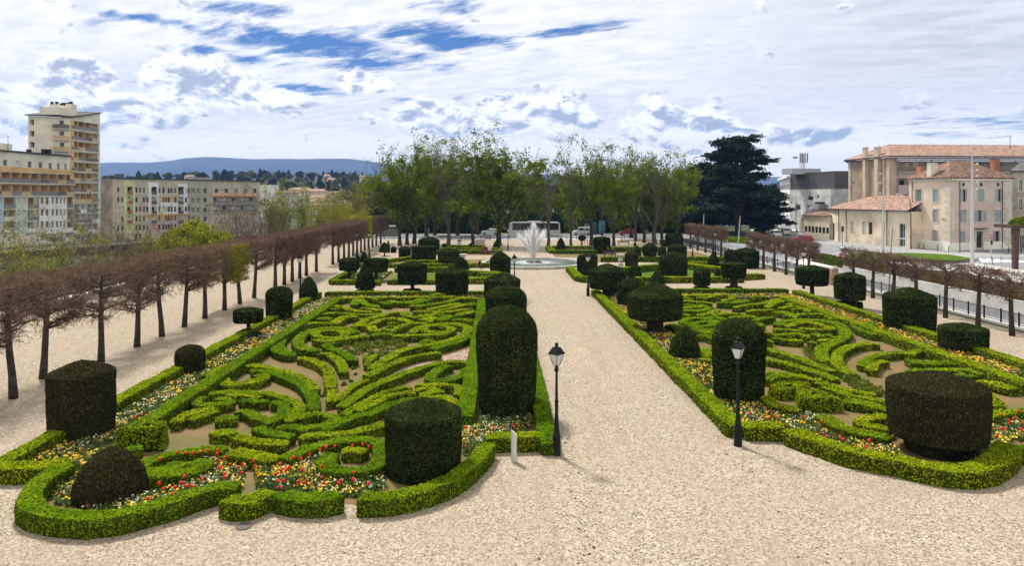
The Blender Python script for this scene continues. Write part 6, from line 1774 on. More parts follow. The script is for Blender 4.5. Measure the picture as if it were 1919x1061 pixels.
def grey_office():
    d0 = 205
    A = np.array(V(1478, HY, 232)[:2]); C = np.array(V(1480, HY, d0)[:2]); B = np.array(V(1557, HY, 182)[:2])
    root = thing('grey_office', 'grey concrete office with dark clad top storey and phone mast, street end', 'building', (C[0], C[1], 0))
    inv = Matrix.Translation((-C[0], -C[1], 0))
    def fin(o): o.matrix_parent_inverse = inv; return o
    cm = STUC('stained_concrete', (0.34, 0.34, 0.335), .3); dk = plain('dark_cladding', (0.085, 0.083, 0.085), .6, var=.12, scale=.4); wh = STUC('white_frame', (0.55, 0.55, 0.53))
    z1, z2 = EYE + (HY - 354) / F * 190, EYE + (HY - 331) / F * 195
    W1 = Wall(C, B, 0, z1); W0 = Wall(np.array(V(1462, HY, 240)[:2]), C, 0, z2)
    ks = [(1514, 366, 1524, 375), (1531, 365, 1535, 371), (1490, 383, 1500, 393), (1513, 384, 1523, 393), (1531, 384, 1534, 389)]
    for k in ks: W1.holes.append(W1.box(*k))
    mb = MB(); W1.mesh(mb, .3); 
    nb = -W1.n * 18
    mb.add([(*B, 0), (*(B + nb), 0), (*(B + nb), z1), (*B, z1)], [(0, 1, 2, 3)], 0); mb.prism([tuple(C), tuple(B), tuple(B + nb), tuple(C + nb)], z1 - .2, z1)
    for i in range(3): W1.slab(mb, 0, W1.L, 4 + i * 2.6, 4.08 + i * 2.6, .003, .04)
    fin(mb.build('wall', [cm], root))
    for rc in W1.holes: fin(W1.window(rc, root, GLASSD, .2, plain('grey_joinery', (0.22, 0.22, 0.21), .7), .08, hole=False))
    ub = MB(); q0, q1 = C - W1.n * .1, np.array(V(1550, HY, 184)[:2]) - W1.n * 2
    ub.prism([tuple(q0), tuple(q1), tuple(q1 - W1.n * 12), tuple(q0 - W1.n * 14)], z1 + .01, z2 + 1.2, 0)
    fin(ub.build('top_storey', [dk], root))
    wb = MB()
    for i in range(4):
        z = 1.0 + i * (z2 - 1) / 4; W0.slab(wb, 0, W0.L, z + 1.7, z + (z2 - 1) / 4, -.5, .0, 0); W0.slab(wb, 0, W0.L, z, z + 1.7, -.7, -.5, 1)
        for j in range(6): u = W0.L * j / 5; W0.slab(wb, max(0, u - .15), u + .15, z, z + 1.7, -.45, .05, 0)
    W0.slab(wb, -.3, W0.L + .3, z2, z2 + .5, -10, .9, 0)
    fin(wb.build('street_facade', [wh, GLASS], root))
    pb = MB(); p = V(1508, HY, 200); pb.cbox((p[0] - 1, p[1]), 9, 5, z2 + .8, z2 + 2.4, .2, 0); fin(pb.build('plant_room', [plain('pale_zinc', (0.40, 0.43, 0.47), .5)], root))
    ms = MB(); p = V(1504, HY, 198); zb = z2 + 2.4; zt = EYE + (HY - 289) / F * 198
    for dx, dy in ((-.5, -.5), (.5, -.5), (.5, .5), (-.5, .5)):
        ms.tube((p[0] + dx, p[1] + dy, zb - 1), (p[0] + dx, p[1] + dy, zt), .09, .07, 5)
    for i in range(7):
        za, zc = zb + (zt - zb) * i / 7, zb + (zt - zb) * (i + 1) / 7
        ms.tube((p[0] - .5, p[1] - .5, za), (p[0] + .5, p[1] - .5, zc), .05, .05, 4); ms.tube((p[0] + .5, p[1] - .5, za), (p[0] - .5, p[1] - .5, zc), .05, .05, 4)
    for dx in (-1.0, -.35, .35, 1.0): ms.cbox((p[0] + dx, p[1] - .8), .32, .22, zt - 2.4, zt + .3, 0, 1)
    ms.lathe([(.05, -.3), (.75, .0), (.7, .25), (.05, .3)], 12, (p[0] - 2.2, p[1] - .3, zb + 3.0), 1)
    fin(ms.build('phone_mast', [RAIL, plain('antenna_grey', (0.20, 0.20, 0.21), .6)], root))
grey_office()

def small_block(name, label, cat, x0, x1, dist, ytop, zb, depth_m, wm, rm, win=0, hip=True, rise=1.8, cols=3, sk=0.0):
    A = np.array(V(x0, HY, dist)[:2]); B = np.array(V(x1, HY, dist * (1 + sk))[:2])
    zt = EYE + (HY - ytop) / F * dist
    root = thing(name, label, cat, (A[0], A[1], zb))
    inv = Matrix.Translation((-A[0], -A[1], -zb))
    Wf = Wall(A, B, zb, zt)
    for r_ in range(win):
        for c in range(cols):
            u = Wf.L * (c + .5) / cols; z = zb + 1.2 + 2.9 * r_
            if z + 1.5 < zt: Wf.holes.append((u - .5, u + .5, z, z + 1.4))
    mb = MB(); Wf.mesh(mb, .2); nb = -Wf.n * depth_m
    for a, b in ((A + nb, A), (B, B + nb), (B + nb, A + nb)): mb.add([(*a, zb), (*b, zb), (*b, zt), (*a, zt)], [(0, 1, 2, 3)])
    o = mb.build('wall', [wm], root); o.matrix_parent_inverse = inv
    for rc in Wf.holes: o = Wf.window(rc, root, GLASSD, .12, wm, .06, hole=False, cross=False); o.matrix_parent_inverse = inv
    rb = MB()
    if hip: roof_hip(rb, [tuple(A), tuple(B), tuple(B + nb), tuple(A + nb)], zt, (tuple(A + nb / 2 + Wf.d * Wf.L * .06), tuple(B + nb / 2 - Wf.d * Wf.L * .06)), zt + rise, .5, .2)
    else: rb.prism([tuple(A + Wf.n * .3), tuple(B + Wf.n * .3), tuple(B + nb), tuple(A + nb)], zt + .01, zt + .35)
    o = rb.build('roof', [rm], root); o.matrix_parent_inverse = inv
    return root
WHM = STUC('far_white_wall', (0.55, 0.55, 0.53)); GRM = STUC('far_grey_wall', (0.30, 0.29, 0.27)); BEM = STUC('far_beige_wall', (0.42, 0.37, 0.29))
small_block('office_annexe', 'pale metal-clad block right of the grey concrete office', 'building', 1556, 1600, 190, 343, 0, 12, plain('pale_cladding', (0.33, 0.36, 0.40), .6, var=.1, scale=.4), ROOFD, 0, False)
# low garden wall building with dark dome
A = np.array(G(1507, 436)); 
small_block('roadside_outbuilding', 'low beige outbuilding with shallow tiled roof behind the bus shelter', 'building', 1507, 1554, 158, 404, 0, 7, STUC('stained_beige_render', (0.45, 0.395, 0.30)), TILED, 1, True, 1.0, 7, -.055)
dp = V(1536, HY, 176)
o = MB().lathe([(4.6, 0), (4.4, 1.0), (3.9, 2.4), (3.0, 3.8), (1.8, 4.9), (1.2, 5.2), (1.2, 5.6), (.05, 5.7)], 12).build('lead_dome', [plain('lead_sheet', (0.055, 0.055, 0.06), .6, var=.2, scale=.5)], None, False, (dp[0], dp[1], 2.2))
b_ = MB().lathe([(4.8, 0), (4.8, 3.0)], 12).build('dome_base', [GRM], o, False, (0, 0, -3.0 + .78))
tag(o, 'dark lead dome rising behind the low roadside outbuilding', 'dome')
# houses on the far bank and on the hill
HS = [('white house with tiled roof among spring trees, nearest of the far houses', 578, 612, 330, 372, 'w', 2, 3), ('long low house with orange roof behind the white one', 560, 606, 390, 359, 'b', 1, 4), ('grey-roofed white house right of the yellow poplar', 584, 610, 300, 379, 'w', 1, 3),
      ('pale house with dull roof left of the poplar', 520, 560, 400, 362, 'g', 1, 4), ('stone house with faded roof right of the far terraces', 612, 640, 420, 363, 'g', 1, 3), ('house with tiled roof half hidden by bare trees', 640, 668, 380, 366, 'b', 1, 3),
      ('orange-roofed house beside the long flats', 478, 512, 330, 364, 'b', 1, 3), ('long house with reddish roof below the wooded slope', 540, 578, 430, 356, 'b', 1, 4)]
for lab, x0, x1, d, yt, k, wn, cl in HS:
    small_block('far_house', lab, 'house', x0, x1, d, yt, -1.0, 9, {'w': WHM, 'g': GRM, 'b': BEM}[k], TILED if k == 'g' else TILE, wn, True, 1.6, cl)
small_block('far_block', 'plain white flat-roofed block at the end of the long flats', 'building', 484, 505, 300, 346, -2, 12, WHM, ROOFD, 3, False)
HL = [('white villa on the hill crest among conifers', 606, 617, 900, 329.5, 'w'), ('orange-roofed villa on the hill above the long flats', 345, 361, 860, 331, 'b'), ('low pale villa on the hill slope', 612, 628, 820, 336.5, 'w'), ('dark-roofed chalet at the right end of the hill', 673, 684, 860, 331.5, 'b'), ('pale villa hidden in trees on the slope', 575, 590, 880, 332, 'g')]
for lab, x0, x1, d, yt, k in HL:
    p = V(x0, HY, d); small_block('hill_villa', lab, 'house', x0, x1, d, yt, ground_z(p[0], p[1]) - 2, 10, {'w': WHM, 'g': GRM, 'b': BEM}[k], TILE if k != 'g' else TILED, 1, True, 2.2, 3)
# ================================================================ far hills, hillside wood, riverside growth
MOUNT = plain('forested_mountain', (0.022, 0.032, 0.030), .95, var=.35, scale=.004)
def ridge(name, pts, dist, depth_, label=None):
    """pts: (photo x, photo y of the crest)"""
    xs = np.linspace(pts[0][0], pts[-1][0], 160)
    ys = np.interp(xs, [p[0] for p in pts], [p[1] for p in pts])
    ker = np.hanning(9); ker /= ker.sum()
    ys = np.convolve(np.pad(ys, 4, mode='edge'), ker, 'valid')
    k = 26; rows = []
    for j in range(k):
        u = j / (k - 1.0)                      # 0 at the foot towards us, 1 behind
        prof = math.sin(min(1.0, u / .55) * math.pi / 2) if u < .55 else math.cos((u - .55) / .45 * math.pi / 2)
        D = dist + depth_ * (u - .55)
        R_ = np.array([ray(x, HY)[:2] for x in xs]) * D
        crest = EYE + (HY - ys) / F * dist
        z = crest * max(0.0, prof) - 12 * (1 - prof)
        nz = fbm(np.c_[R_, np.full(len(xs), 1.0)], 1 / 900., 4) * 30 * prof * (1 - prof) * 2.2 + fbm(np.c_[R_, np.full(len(xs), 7.0)], 1 / 260., 3) * 5 * prof * (0.25 if abs(u - .55) < .03 else 1)
        rows.append(np.c_[R_, z + nz])
    VV = np.stack(rows)
    idx = np.arange(k * len(xs)).reshape(k, len(xs))
    Q = np.stack([idx[:-1, :-1], idx[:-1, 1:], idx[1:, 1:], idx[1:, :-1]], 2).reshape(-1, 4)
    return tag(link(name, mesh_np(name, VV.reshape(-1, 3), Q, None, (MOUNT,), None, True)), kind='structure')
ridge('mountain_ridge', [(-250, 318), (60, 312), (190, 305), (225, 304), (270, 307), (310, 303), (350, 296), (400, 293.5), (440, 297), (480, 299), (520, 297), (560, 300), (600, 297), (655, 298), (700, 303), (760, 312), (900, 322), (1100, 330), (1300, 330), (1420, 330), (1465, 331), (1500, 336), (1560, 336), (1600, 338), (1750, 345), (2150, 350)], 6200, 2600)
ridge('foothill', [(-200, 336), (150, 330), (230, 326), (300, 330), (380, 328), (450, 324), (520, 331), (600, 326), (690, 330), (800, 338), (1000, 345), (1400, 346), (1500, 340), (1600, 345), (2100, 352)], 4200, 1600)
# ---- wood on the near hill: separate trees along the crest and slope
CONI = []
for sd in range(3):
    rng = np.random.default_rng(90 + sd)
    n = 900; h = rng.random(n) ** .7
    wdt = (1 - h) ** .8 * (.30 if sd < 2 else .45)
    a = rng.random(n) * 6.283; rr = wdt * rng.random(n) ** .5
    P = np.c_[rr * np.cos(a), rr * np.sin(a), .08 + h * .92] * (1, 1, 1)
    v, q = leaf_quads(P, np.c_[np.cos(a), np.sin(a), np.full(n, .6)], .075, rng, .8, .01)
    CONI.append(mesh_np('crown', v, q, None, (PINEM,)))
BRO = []
for sd, mt in ((0, OLIVE), (1, FRESH), (2, TWIGD), (3, PINEM)):
    rng = np.random.default_rng(95 + sd); n = 1100
    cs = np.r_[[(0, 0, .6)], rng.normal(0, .17, (7, 3)) + np.array([0, 0, .62])]
    c = cs[rng.integers(0, len(cs), n)]
    u = rng.normal(0, 1, (n, 3)); u /= np.linalg.norm(u, axis=1)[:, None]
    P = c + u * .24 * rng.random((n, 1)) ** .4; P[:, 2] = np.clip(P[:, 2], .12, 1.05)
    v, q = leaf_quads(P, u, .08 if sd != 2 else .05, rng, .8, .01)
    BRO.append(mesh_np('crown', v, q, None, (mt,)))
TRK = MB().tube((0, 0, 0), (0, 0, .5), .03, .02, 6).mesh('trunk', [BARK])
rng = random.Random(3)
kinds = ('dark conifer', 'olive broadleaf', 'fresh green broadleaf', 'bare grey tree', 'dark round pine')
cnt = 0
for i in range(230):
    x = rng.uniform(195, 705)
    d = rng.uniform(560, 1010) if i > 70 else rng.uniform(900, 1030)
    p = V(x, HY, d); z = ground_z(p[0], p[1])
    if z < 1.0: continue
    k = rng.choices((0, 1, 2, 3, 4), (3, 2, 1.4, 1.6, 3))[0]
    s = rng.uniform(8, 15) if k != 0 else rng.uniform(11, 18)
    t_ = thing('hillside_tree', f'{kinds[k]} in the wood on the far hillside', 'tree', (p[0], p[1], z - .6), rng.random() * 6, f'{kinds[k]}s of the hillside wood')
    t_.scale = (s * rng.uniform(.8, 1.2), s * rng.uniform(.8, 1.2), s * .9)
    link('crown', CONI[cnt % 3] if k == 0 else BRO[k - 1], t_); link('trunk', TRK, t_); cnt += 1
# ---- growth between parapet and far flats
SHR = [make_tree(101, 9, .95, YELLOW, 18, .12, TWIGD, forks=6, trunk_h=.08, r0=.14, low_leaves=.8, levels=3, kids=(5, 5, 5, 5)), make_tree(102, 9, .9, OLIVE, 15, .13, TWIGD, forks=6, trunk_h=.08, r0=.14, levels=3, kids=(5, 5, 5, 5)),
       make_tree(103, 9, .8, None, 0, .2, TWIG, forks=6, trunk_h=.08, r0=.14, levels=4, kids=(4, 4, 4, 4)), make_tree(104, 12, .5, YGREEN, 10, .20, TWIGD, forks=5, trunk_h=.12, r0=.2, low_leaves=2.0, levels=3), make_tree(105, 9, 1.0, YELLOW, 14, .15, TWIGD, forks=6, trunk_h=.08, r0=.16, low_leaves=1.6, levels=3, kids=(5, 5, 5, 5))]
RV = [ # x, distance, top row, kind, width, label
 (20, 62, 470, 0, 1.0, 'golden-leafed shrub by the parapet at the left picture edge'), (75, 70, 438, 0, 1.1, 'tall golden-leafed shrub in front of the colourful flats'), (130, 76, 452, 1, 1.1, 'olive shrub right of the tall golden shrub'), (170, 84, 446, 2, 1.0, 'brown bare shrub before the tower foot'),
 (215, 90, 430, 2, 1.1, 'brown bare shrub before the stained end wall'), (255, 96, 436, 0, .9, 'sparse yellowish shrub before the long flats'), (300, 104, 438, 2, 1.2, 'brown bare shrub with reddish twigs before the long flats'), (330, 112, 444, 1, 1.2, 'low dark olive bush left of the willow'),
 (450, 150, 392, 2, 1.0, 'bare riverside tree right of the willow'), (465, 165, 384, 1, 1.1, 'olive riverside tree before the end of long flats'), (505, 170, 358, 3, .9, 'slim yellow-green poplar at the end of the flats'), (524, 178, 362, 3, .8, 'second yellow-green poplar beside the flats'), (488, 150, 400, 2, 1.0, 'bare tree under the yellow-green poplars'),
 (540, 165, 380, 1, 1.0, 'olive tree in front of the far houses'), (567, 185, 357, 3, .6, 'narrow bright poplar before the far houses'), (580, 170, 380, 1, .9, 'olive tree right of the narrow poplar'), (610, 160, 390, 2, 1.1, 'bare tree above the third pleached block'), (632, 150, 364, 4, 1.1, 'rounded golden tree above the pleached block'), (618, 140, 385, 4, .9, 'smaller golden tree beside the rounded golden one'),
 (665, 190, 352, 1, 1.1, 'grey-green tree left of the park chestnuts'), (690, 180, 345, 2, 1.0, 'bare tree touching the leftmost chestnut'), (-25, 66, 468, 1, 1.1, 'olive shrub cut by the left picture edge'), (420, 140, 408, 2, .9, 'thin bare tree rising from behind the willow'), (655, 165, 372, 0, 1.0, 'yellowish shrub beside the rounded golden tree')]
for i, (x, d, yt, k, sx, lab) in enumerate(RV):
    p = V(x, HY, d); zb = min(ground_z(p[0], p[1]), 0)
    Ht = EYE + (HY - yt) / F * d - zb
    H0m = (9, 9, 9, 12, 9)[k]; s = Ht / H0m
    plant_tree('riverside_shrub' if d < 120 else 'riverside_tree', SHR[k], (p[0], p[1]), s, i * 1.3, lab, 'trees and shrubs by the river', z=zb, sx=sx * (1.0 if k != 3 else .8), cat='shrub' if d < 120 else 'tree')
# weeping willow
rng_ = np.random.default_rng(7)
P0, P1, LP, LN = [], [], [], []
for i in range(420):
    a = rng_.random() * 6.283; rr = 4.6 * rng_.random() ** .5; h = 7.8 * (1 - (rr / 6.2) ** 2) + rng_.normal(0, .3)
    b = np.array([rr * math.cos(a), rr * math.sin(a), h]); L = h * (.35 + .5 * rng_.random()); o = np.array([math.cos(a), math.sin(a), 0]) * .9
    pts = [b + o * q * q * .8 - np.array([0, 0, L * q]) for q in np.linspace(0, 1, 5)]
    for u, v in zip(pts[:-1], pts[1:]): P0.append(u); P1.append(v)
    for q in range(26):
        f = rng_.random(); LP.append(b + o * f * f * .8 - np.array([0, 0, L * f])); LN.append([math.cos(a), math.sin(a), .3])
v1, q1 = prisms(P0, P1, .02, .015, 3); v2, q2 = leaf_quads(np.asarray(LP), np.asarray(LN), .20, rng_, .6, .06, 1.8)
v, q, mi = merge([(v1, q1, 0), (v2, q2, 1)])
wm = mesh_np('crown', v, q, None, (TWIGD, YGREEN), mi)
wt = MB().path([(0, 0, 0), (.1, 0, 2.5), (-.2, .1, 5)], [.5, .38, .2], 8).mesh('trunk', [BARK], True)
for x, d, yt, sx, lab in ((365, 108, 411, 1.15, 'bright yellow-green weeping willow before the long flats'), (418, 116, 432, .9, 'lower part of yellow-green willow growth right of the big willow')):
    p = V(x, HY, d); zb = ground_z(p[0], p[1]); s = (EYE + (HY - yt) / F * d - zb) / 8.0
    plant_tree('willow_tree', (wt, wm), (p[0], p[1]), s, .3, lab, None, z=zb, sx=sx)
# parapet, far quay and its lamps
pm = plain('parapet_stone', (0.40, 0.375, 0.33), .9, var=.15, scale=.6)
def parapet():
    t_ = thing('parapet_wall', 'low stone parapet along the left edge of the gravel terrace', 'wall', (-36.5, 20, 0))
    MB().box(-.25, .25, 0, 125, 0, .55).build('wall', [pm], t_); MB().box(-.35, .35, -.05, 125.05, .553, .68).build('coping', [LIME], t_)
parapet()
tq = thing('balustrade', 'white balustrade on the dark quay wall across the river', 'balustrade', (-90, 130, -3))
q0, q1 = np.array(V(-60, HY, 140)[:2]), np.array(V(482, HY, 215)[:2])
Wq = Wall(q0, q1, -7, -2.6)
inv = Matrix.Translation((90, -130, 3))
mb = MB(); Wq.slab(mb, 0, Wq.L, -7, -2.6, -.6, 0); o = mb.build('quay_wall', [plain('dark_quay', (0.07, 0.065, 0.06), .9, var=.3, scale=.3)], tq); o.matrix_parent_inverse = inv
mb = MB(); n = int(Wq.L / .8)
for i in range(n): Wq.slab(mb, i * .8, i * .8 + .3, -2.59, -1.75, -.4, -.12)
o = mb.build('balusters', [LIME], tq); o.matrix_parent_inverse = inv
mb = MB(); Wq.slab(mb, 0, Wq.L, -1.745, -1.55, -.5, -.02); o = mb.build('handrail', [plain('dark_quay_cap', (0.12, 0.11, 0.10), .9)], tq); o.matrix_parent_inverse = inv
# ---- the air between here and the mountains
hz = MB().box(-7500, 7500, -60, 9500, -16, 470).mesh('haze', [])
mh = bpy.data.materials.new('haze_air'); mh.use_nodes = True
tn = mh.node_tree; tn.nodes.clear()
out = tn.nodes.new('ShaderNodeOutputMaterial'); pv = tn.nodes.new('ShaderNodeVolumePrincipled')
pv.inputs['Color'].default_value = (0.25, 0.46, 1.0, 1); pv.inputs['Density'].default_value = 0.00012; pv.inputs['Anisotropy'].default_value = 0.0
tn.links.new(pv.outputs[0], out.inputs['Volume'])
hz.materials.append(mh)
tag(link('haze', hz), kind='stuff')
# ================================================================ spring flowers
def petal(n, c): return plain(n, c, .6, var=.15, scale=8, spec=.2)
FY, FO, FW, FR = petal('yellow_petal', (0.85, 0.58, 0.012)), petal('orange_petal', (0.80, 0.32, 0.015)), petal('white_petal', (0.66, 0.66, 0.50)), petal('red_petal', (0.78, 0.022, 0.012))
FG = leafy('bedding_leaf', [(0.1, (0.045, 0.085, 0.025)), (0.5, (0.09, 0.15, 0.045)), (0.9, (0.17, 0.23, 0.09))], .3, 2.0)
def inside(P, poly):
    x, y = P[:, 0], P[:, 1]; c = np.zeros(len(P), bool); n = len(poly)
    for i in range(n):
        (x1, y1), (x2, y2) = poly[i], poly[(i + 1) % n]
        c ^= ((y1 > y) != (y2 > y)) & (x < (x2 - x1) * (y - y1) / (y2 - y1 + 1e-12) + x1)
    return c
BEDN = [0]
def flower_bed(poly, label, dens=46, mix=(.42, .08, .46, .03), leaf=380, z=0.0, size=.058, name='flower_bed'):
    BEDN[0] += 1; rng = np.random.default_rng(200 + BEDN[0])
    A = np.asarray(poly); lo, hi = A.min(0), A.max(0); area = np.prod(hi - lo)
    d = max(18, np.linalg.norm(A.mean(0)))
    k = min(1.0, (26 / d) ** 1.1)
    def pts(n):
        P = rng.uniform(lo, hi, (n, 2)); P = P[inside(P, poly)]
        return P
    L = pts(int(area * leaf * k)); clump = .55 + .45 * vnoise(np.c_[L, 0 * L[:, 0]], .9)
    L = L[rng.random(len(L)) < clump + .25]
    P = np.c_[L, rng.uniform(.03, .20, len(L))]
    v1, q1 = leaf_quads(P, rng.normal(0, .6, P.shape) + np.array([0, 0, .7]), .075 / math.sqrt(k), rng, 1, .01, 1.4)
    parts = [(v1, q1, 0)]
    for i, f in enumerate(mix):
        Q = pts(int(area * dens * f * k * 1.3))
        cl = vnoise(np.c_[Q, np.full(len(Q), i * 9.0)], 1.3); Q = Q[rng.random(len(Q)) < np.clip(.55 + cl, .08, 1)]
        R_ = np.repeat(Q, 3, 0) + rng.normal(0, .05, (len(Q) * 3, 2))
        P = np.c_[R_, rng.uniform(.13, .24, len(R_))]
        v, q = leaf_quads(P, rng.normal(0, .35, P.shape) + np.array([0, -.35, .8]), size / k ** .4 * (.75 if i == 2 else .95), rng, .7, .008)
        parts.append((v, q, i + 1))
    v, q, mi = merge(parts)
    c = A.mean(0); v = v - np.array([c[0], c[1], 0])
    return tag(link(name, mesh_np(name, v, q, None, (FG, FY, FO, FW, FR), mi), None, (c[0], c[1], z)), label, 'flower bed', None, 'stuff')
flower_bed([(XL + .45, 24), (XLI - .45, 27), (XLI - .45, 60.5), (XL + .45, 61.5)], 'long strip of yellow, white and orange spring flowers between two box borders, left', 60)
flower_bed(gz('A3', [(-60, 440), (190, 440), (320, 370), (420, 375), (610, 370), (640, 420), (520, 520), (440, 700), (330, 700), (300, 640), (420, 500), (400, 440), (200, 455)], .12), 'flowers in the left front corner round the big drum yew', 60, (.55, .12, .32, .01))
flower_bed(gz('A3', [(470, 735), (800, 740), (1000, 660), (1300, 570), (1420, 600), (1440, 480), (1240, 400), (1220, 480), (1230, 510), (1080, 580), (860, 640)], .12), 'flowers with red tulips right of the pointed front yew', 62, (.36, .06, .52, .02))
flower_bed(gz('Z6', [(600, 360), (1000, 300), (1010, 360), (860, 400), (820, 360), (700, 350), (520, 400), (430, 400)], .12), 'strip of flowers inside the left front box comma', 50, (.3, .06, .6, .03))
flower_bed(gz('A', [(0, 480), (170, 455), (400, 390), (400, 470), (430, 510), (560, 520), (740, 510), (770, 620), (600, 650), (300, 645), (120, 610), (0, 600)], .12), 'flowers with red tulips between box curl and front scallops', 62, (.44, .07, .46, .02))
flower_bed(gz('Z5', [(800, 770), (1000, 745), (1370, 740), (1380, 830), (1100, 850), (1000, 900), (850, 1010), (800, 1010)], .12), 'flowers between near drum yew and path corner', 60, (.30, .10, .56, .02))
flower_bed([(XRI + .5, 27.8), (XR - .5, 27.8), (XR - .5, 62), (XRI + .5, 62)], 'thin flower strip under the row of yew columns', 26)
flower_bed([(XL + 1, 61.6), (XR - .6, 61.6), (XR - .6, 64.1), (XL + 1, 64.1)], 'flower strip along the rear border of the left parterre', 60, (.45, .1, .42, .03))
flower_bed([(RL + .5, 27.2), (RL + 2.4, 28.5), (RL + 2.4, 64.8), (RL + .5, 64.8)], 'flower strip along the central path, right parterre', 55, (.5, .22, .25, .03))
flower_bed([(RRI + .5, 22), (RR - .5, 20), (RR - .5, 64.5), (RRI + .5, 64.5)], 'long bright strip of yellow and orange flowers, right parterre', 85, (.5, .22, .22, .06))
flower_bed([(RL + 3, 62.4), (RR - 1, 62.4), (RR - 1, 65), (RL + 3, 65)], 'flower strip along the rear border of the right parterre', 60, (.62, .1, .26, .02))
flower_bed(gz('R3', [(60, 270), (400, 275), (660, 290), (850, 320), (1050, 470), (1300, 560), (1600, 620), (1640, 730), (1400, 700), (1100, 640), (900, 570), (700, 505), (530, 430), (70, 400)], .12), 'broad band of flowers behind the right front box border', 60, (.36, .10, .50, .02))
flower_bed(gz('A8', [(660, 190), (760, 190), (800, 300), (740, 300), (680, 260)], .12), 'small flower patch inside the box curl left of the huge drum yew', 50, (.1, .05, .7, .15))
flower_bed(gz('A8', [(1120, 440), (1250, 330), (1290, 240), (1500, 150), (1700, 140), (1700, 340), (1430, 320), (1330, 430)], .12), 'flowers with red tulips right of the huge drum yew', 62, (.4, .08, .48, .02))
flower_bed(rect(-16.5, -12.6, 74.4, 85), 'thin spring flowers in the end bed of the left lawn', 14)
# tulips in front, each one by itself
def tulip():
    t_ = thing('tulip', 'red tulip standing above the spring bedding flowers', 'tulip', (0, 0, 0), 0, 'red tulips of the front beds')
    MB().lathe([(.008, 0), (.036, .018), (.046, .05), (.040, .085), (.024, .105)], 7).build('bloom', [FR], t_, True, (0, 0, .36))
    MB().path([(0, 0, 0), (.01, 0, .2), (0, 0, .37)], [.008, .007, .006], 5).build('stem', [FG], t_)
    m_ = MB(); m_.add([(-.02, 0, 0), (.02, 0, 0), (.07, .02, .16), (.10, .03, .24), (.05, .03, .17)], [(0, 1, 2, 4), (4, 2, 3)]); m_.add([(.02, 0, 0), (-.02, 0, 0), (-.08, -.02, .15), (-.11, -.04, .22), (-.06, -.02, .17)], [(0, 1, 2, 4), (4, 2, 3)])
    m_.build('leaf', [FG], t_)
    return t_
TUL = [('Z6', [(432,357),(578,310),(655,305),(728,312),(785,293),(833,295),(915,308),(940,290),(980,347),(935,380),(937,415),(943,442),(1018,403),(1128,410),(1080,433),(1220,368),(1226,415),(1123,473),(990,482),(985,507),(656,503),(778,527),(453,570),(475,603),(610,552),(622,562),(651,583),(706,592),(543,643),(337,690),(427,700),(578,600)]),
       ('A', [(405,362),(414,380),(380,388),(305,420),(222,433),(260,440),(145,467),(383,485),(137,507),(178,495),(200,492),(175,515),(260,507),(107,537),(120,570),(150,565),(255,572),(283,574),(387,545),(393,582),(567,525),(487,590),(568,570),(650,580),(503,573),(632,358),(665,377),(563,360),(465,370)]),
       ('A8', [(705,215),(713,240),(1303,243),(1290,263),(1272,275),(1378,270),(1335,303),(1260,305),(1408,235),(1405,210),(1442,203),(1370,187),(1465,163),(1480,268),(1490,235),(572,367),(435,328),(337,310),(590,337)]),
       ('Z5', [(825,780),(883,823),(1087,790),(1255,762)]), ('R3', [(147,290),(330,332),(655,328),(845,375),(890,522),(1057,557),(1293,622),(1322,570)])]
proto = tulip(); first = True; rng = random.Random(8)
for reg, L in TUL:
    for x, y in L:
        g = G(*px(reg, x, y), .41)
        o = proto if first else copy_tree(proto); first = False
        o.location = (g[0], g[1], 0); o.rotation_euler = (rng.uniform(-.12, .12), rng.uniform(-.12, .12), rng.uniform(0, 6)); s = rng.uniform(.9, 1.2); o.scale = (s, s, rng.uniform(.95, 1.1))
# low mixed plants at the heart of both scrollworks
HEART = leafy('perennial_leaf', [(0.1, (0.05, 0.065, 0.012)), (0.5, (0.11, 0.15, 0.02)), (0.9, (0.22, 0.26, 0.04))], .3, 2.5)
def clumps(poly, n, label, lo_=.16, hi_=.30):
    A = np.asarray(poly); rng = np.random.default_rng(n)
    P = []
    while len(P) < n:
        p = rng.uniform(A.min(0), A.max(0), (1, 2))
        if inside(p, poly)[0]: P.append(p[0])
    for i, p in enumerate(P):
        d = np.linalg.norm(p); r = rng.uniform(lo_, hi_) * 1.2; k = int(90 * min(1, (35 / d)))
        u = rng.normal(0, 1, (k, 3)); u /= np.linalg.norm(u, axis=1)[:, None]; u[:, 2] = abs(u[:, 2])
        v, q = leaf_quads(u * np.array([r, r, r * 1.1]) * rng.random((k, 1)) ** .4, u, .075, rng, .8, .01)
        tag(link('low_shrub', mesh_np('low_shrub', v, q, None, (HEART,)), None, (p[0], p[1], 0)), label, 'shrub', label)
clumps([G(*px('Z1', *p), .2) for p in [(1060, 720), (1400, 640), (1850, 620), (1900, 720), (1700, 800), (1400, 830), (1150, 800)]], 55, 'small loose shrub among seedlings at the heart of left scrollwork')
clumps([G(*px('Z4', *p), .1) for p in [(480, 90), (560, 120), (600, 240), (420, 420), (300, 580), (190, 560), (190, 400), (360, 250)]], 26, 'tiny dry seedling tuft on the bare centre axis of left scrollwork', .06, .12)
clumps([G(*px('R1', *p), .2) for p in [(560, 60), (640, 60), (760, 190), (900, 280), (1080, 330), (1230, 400), (1420, 520), (1200, 520), (1000, 400), (850, 290), (640, 180)]], 60, 'small loose shrub along the central axis of right scrollwork')
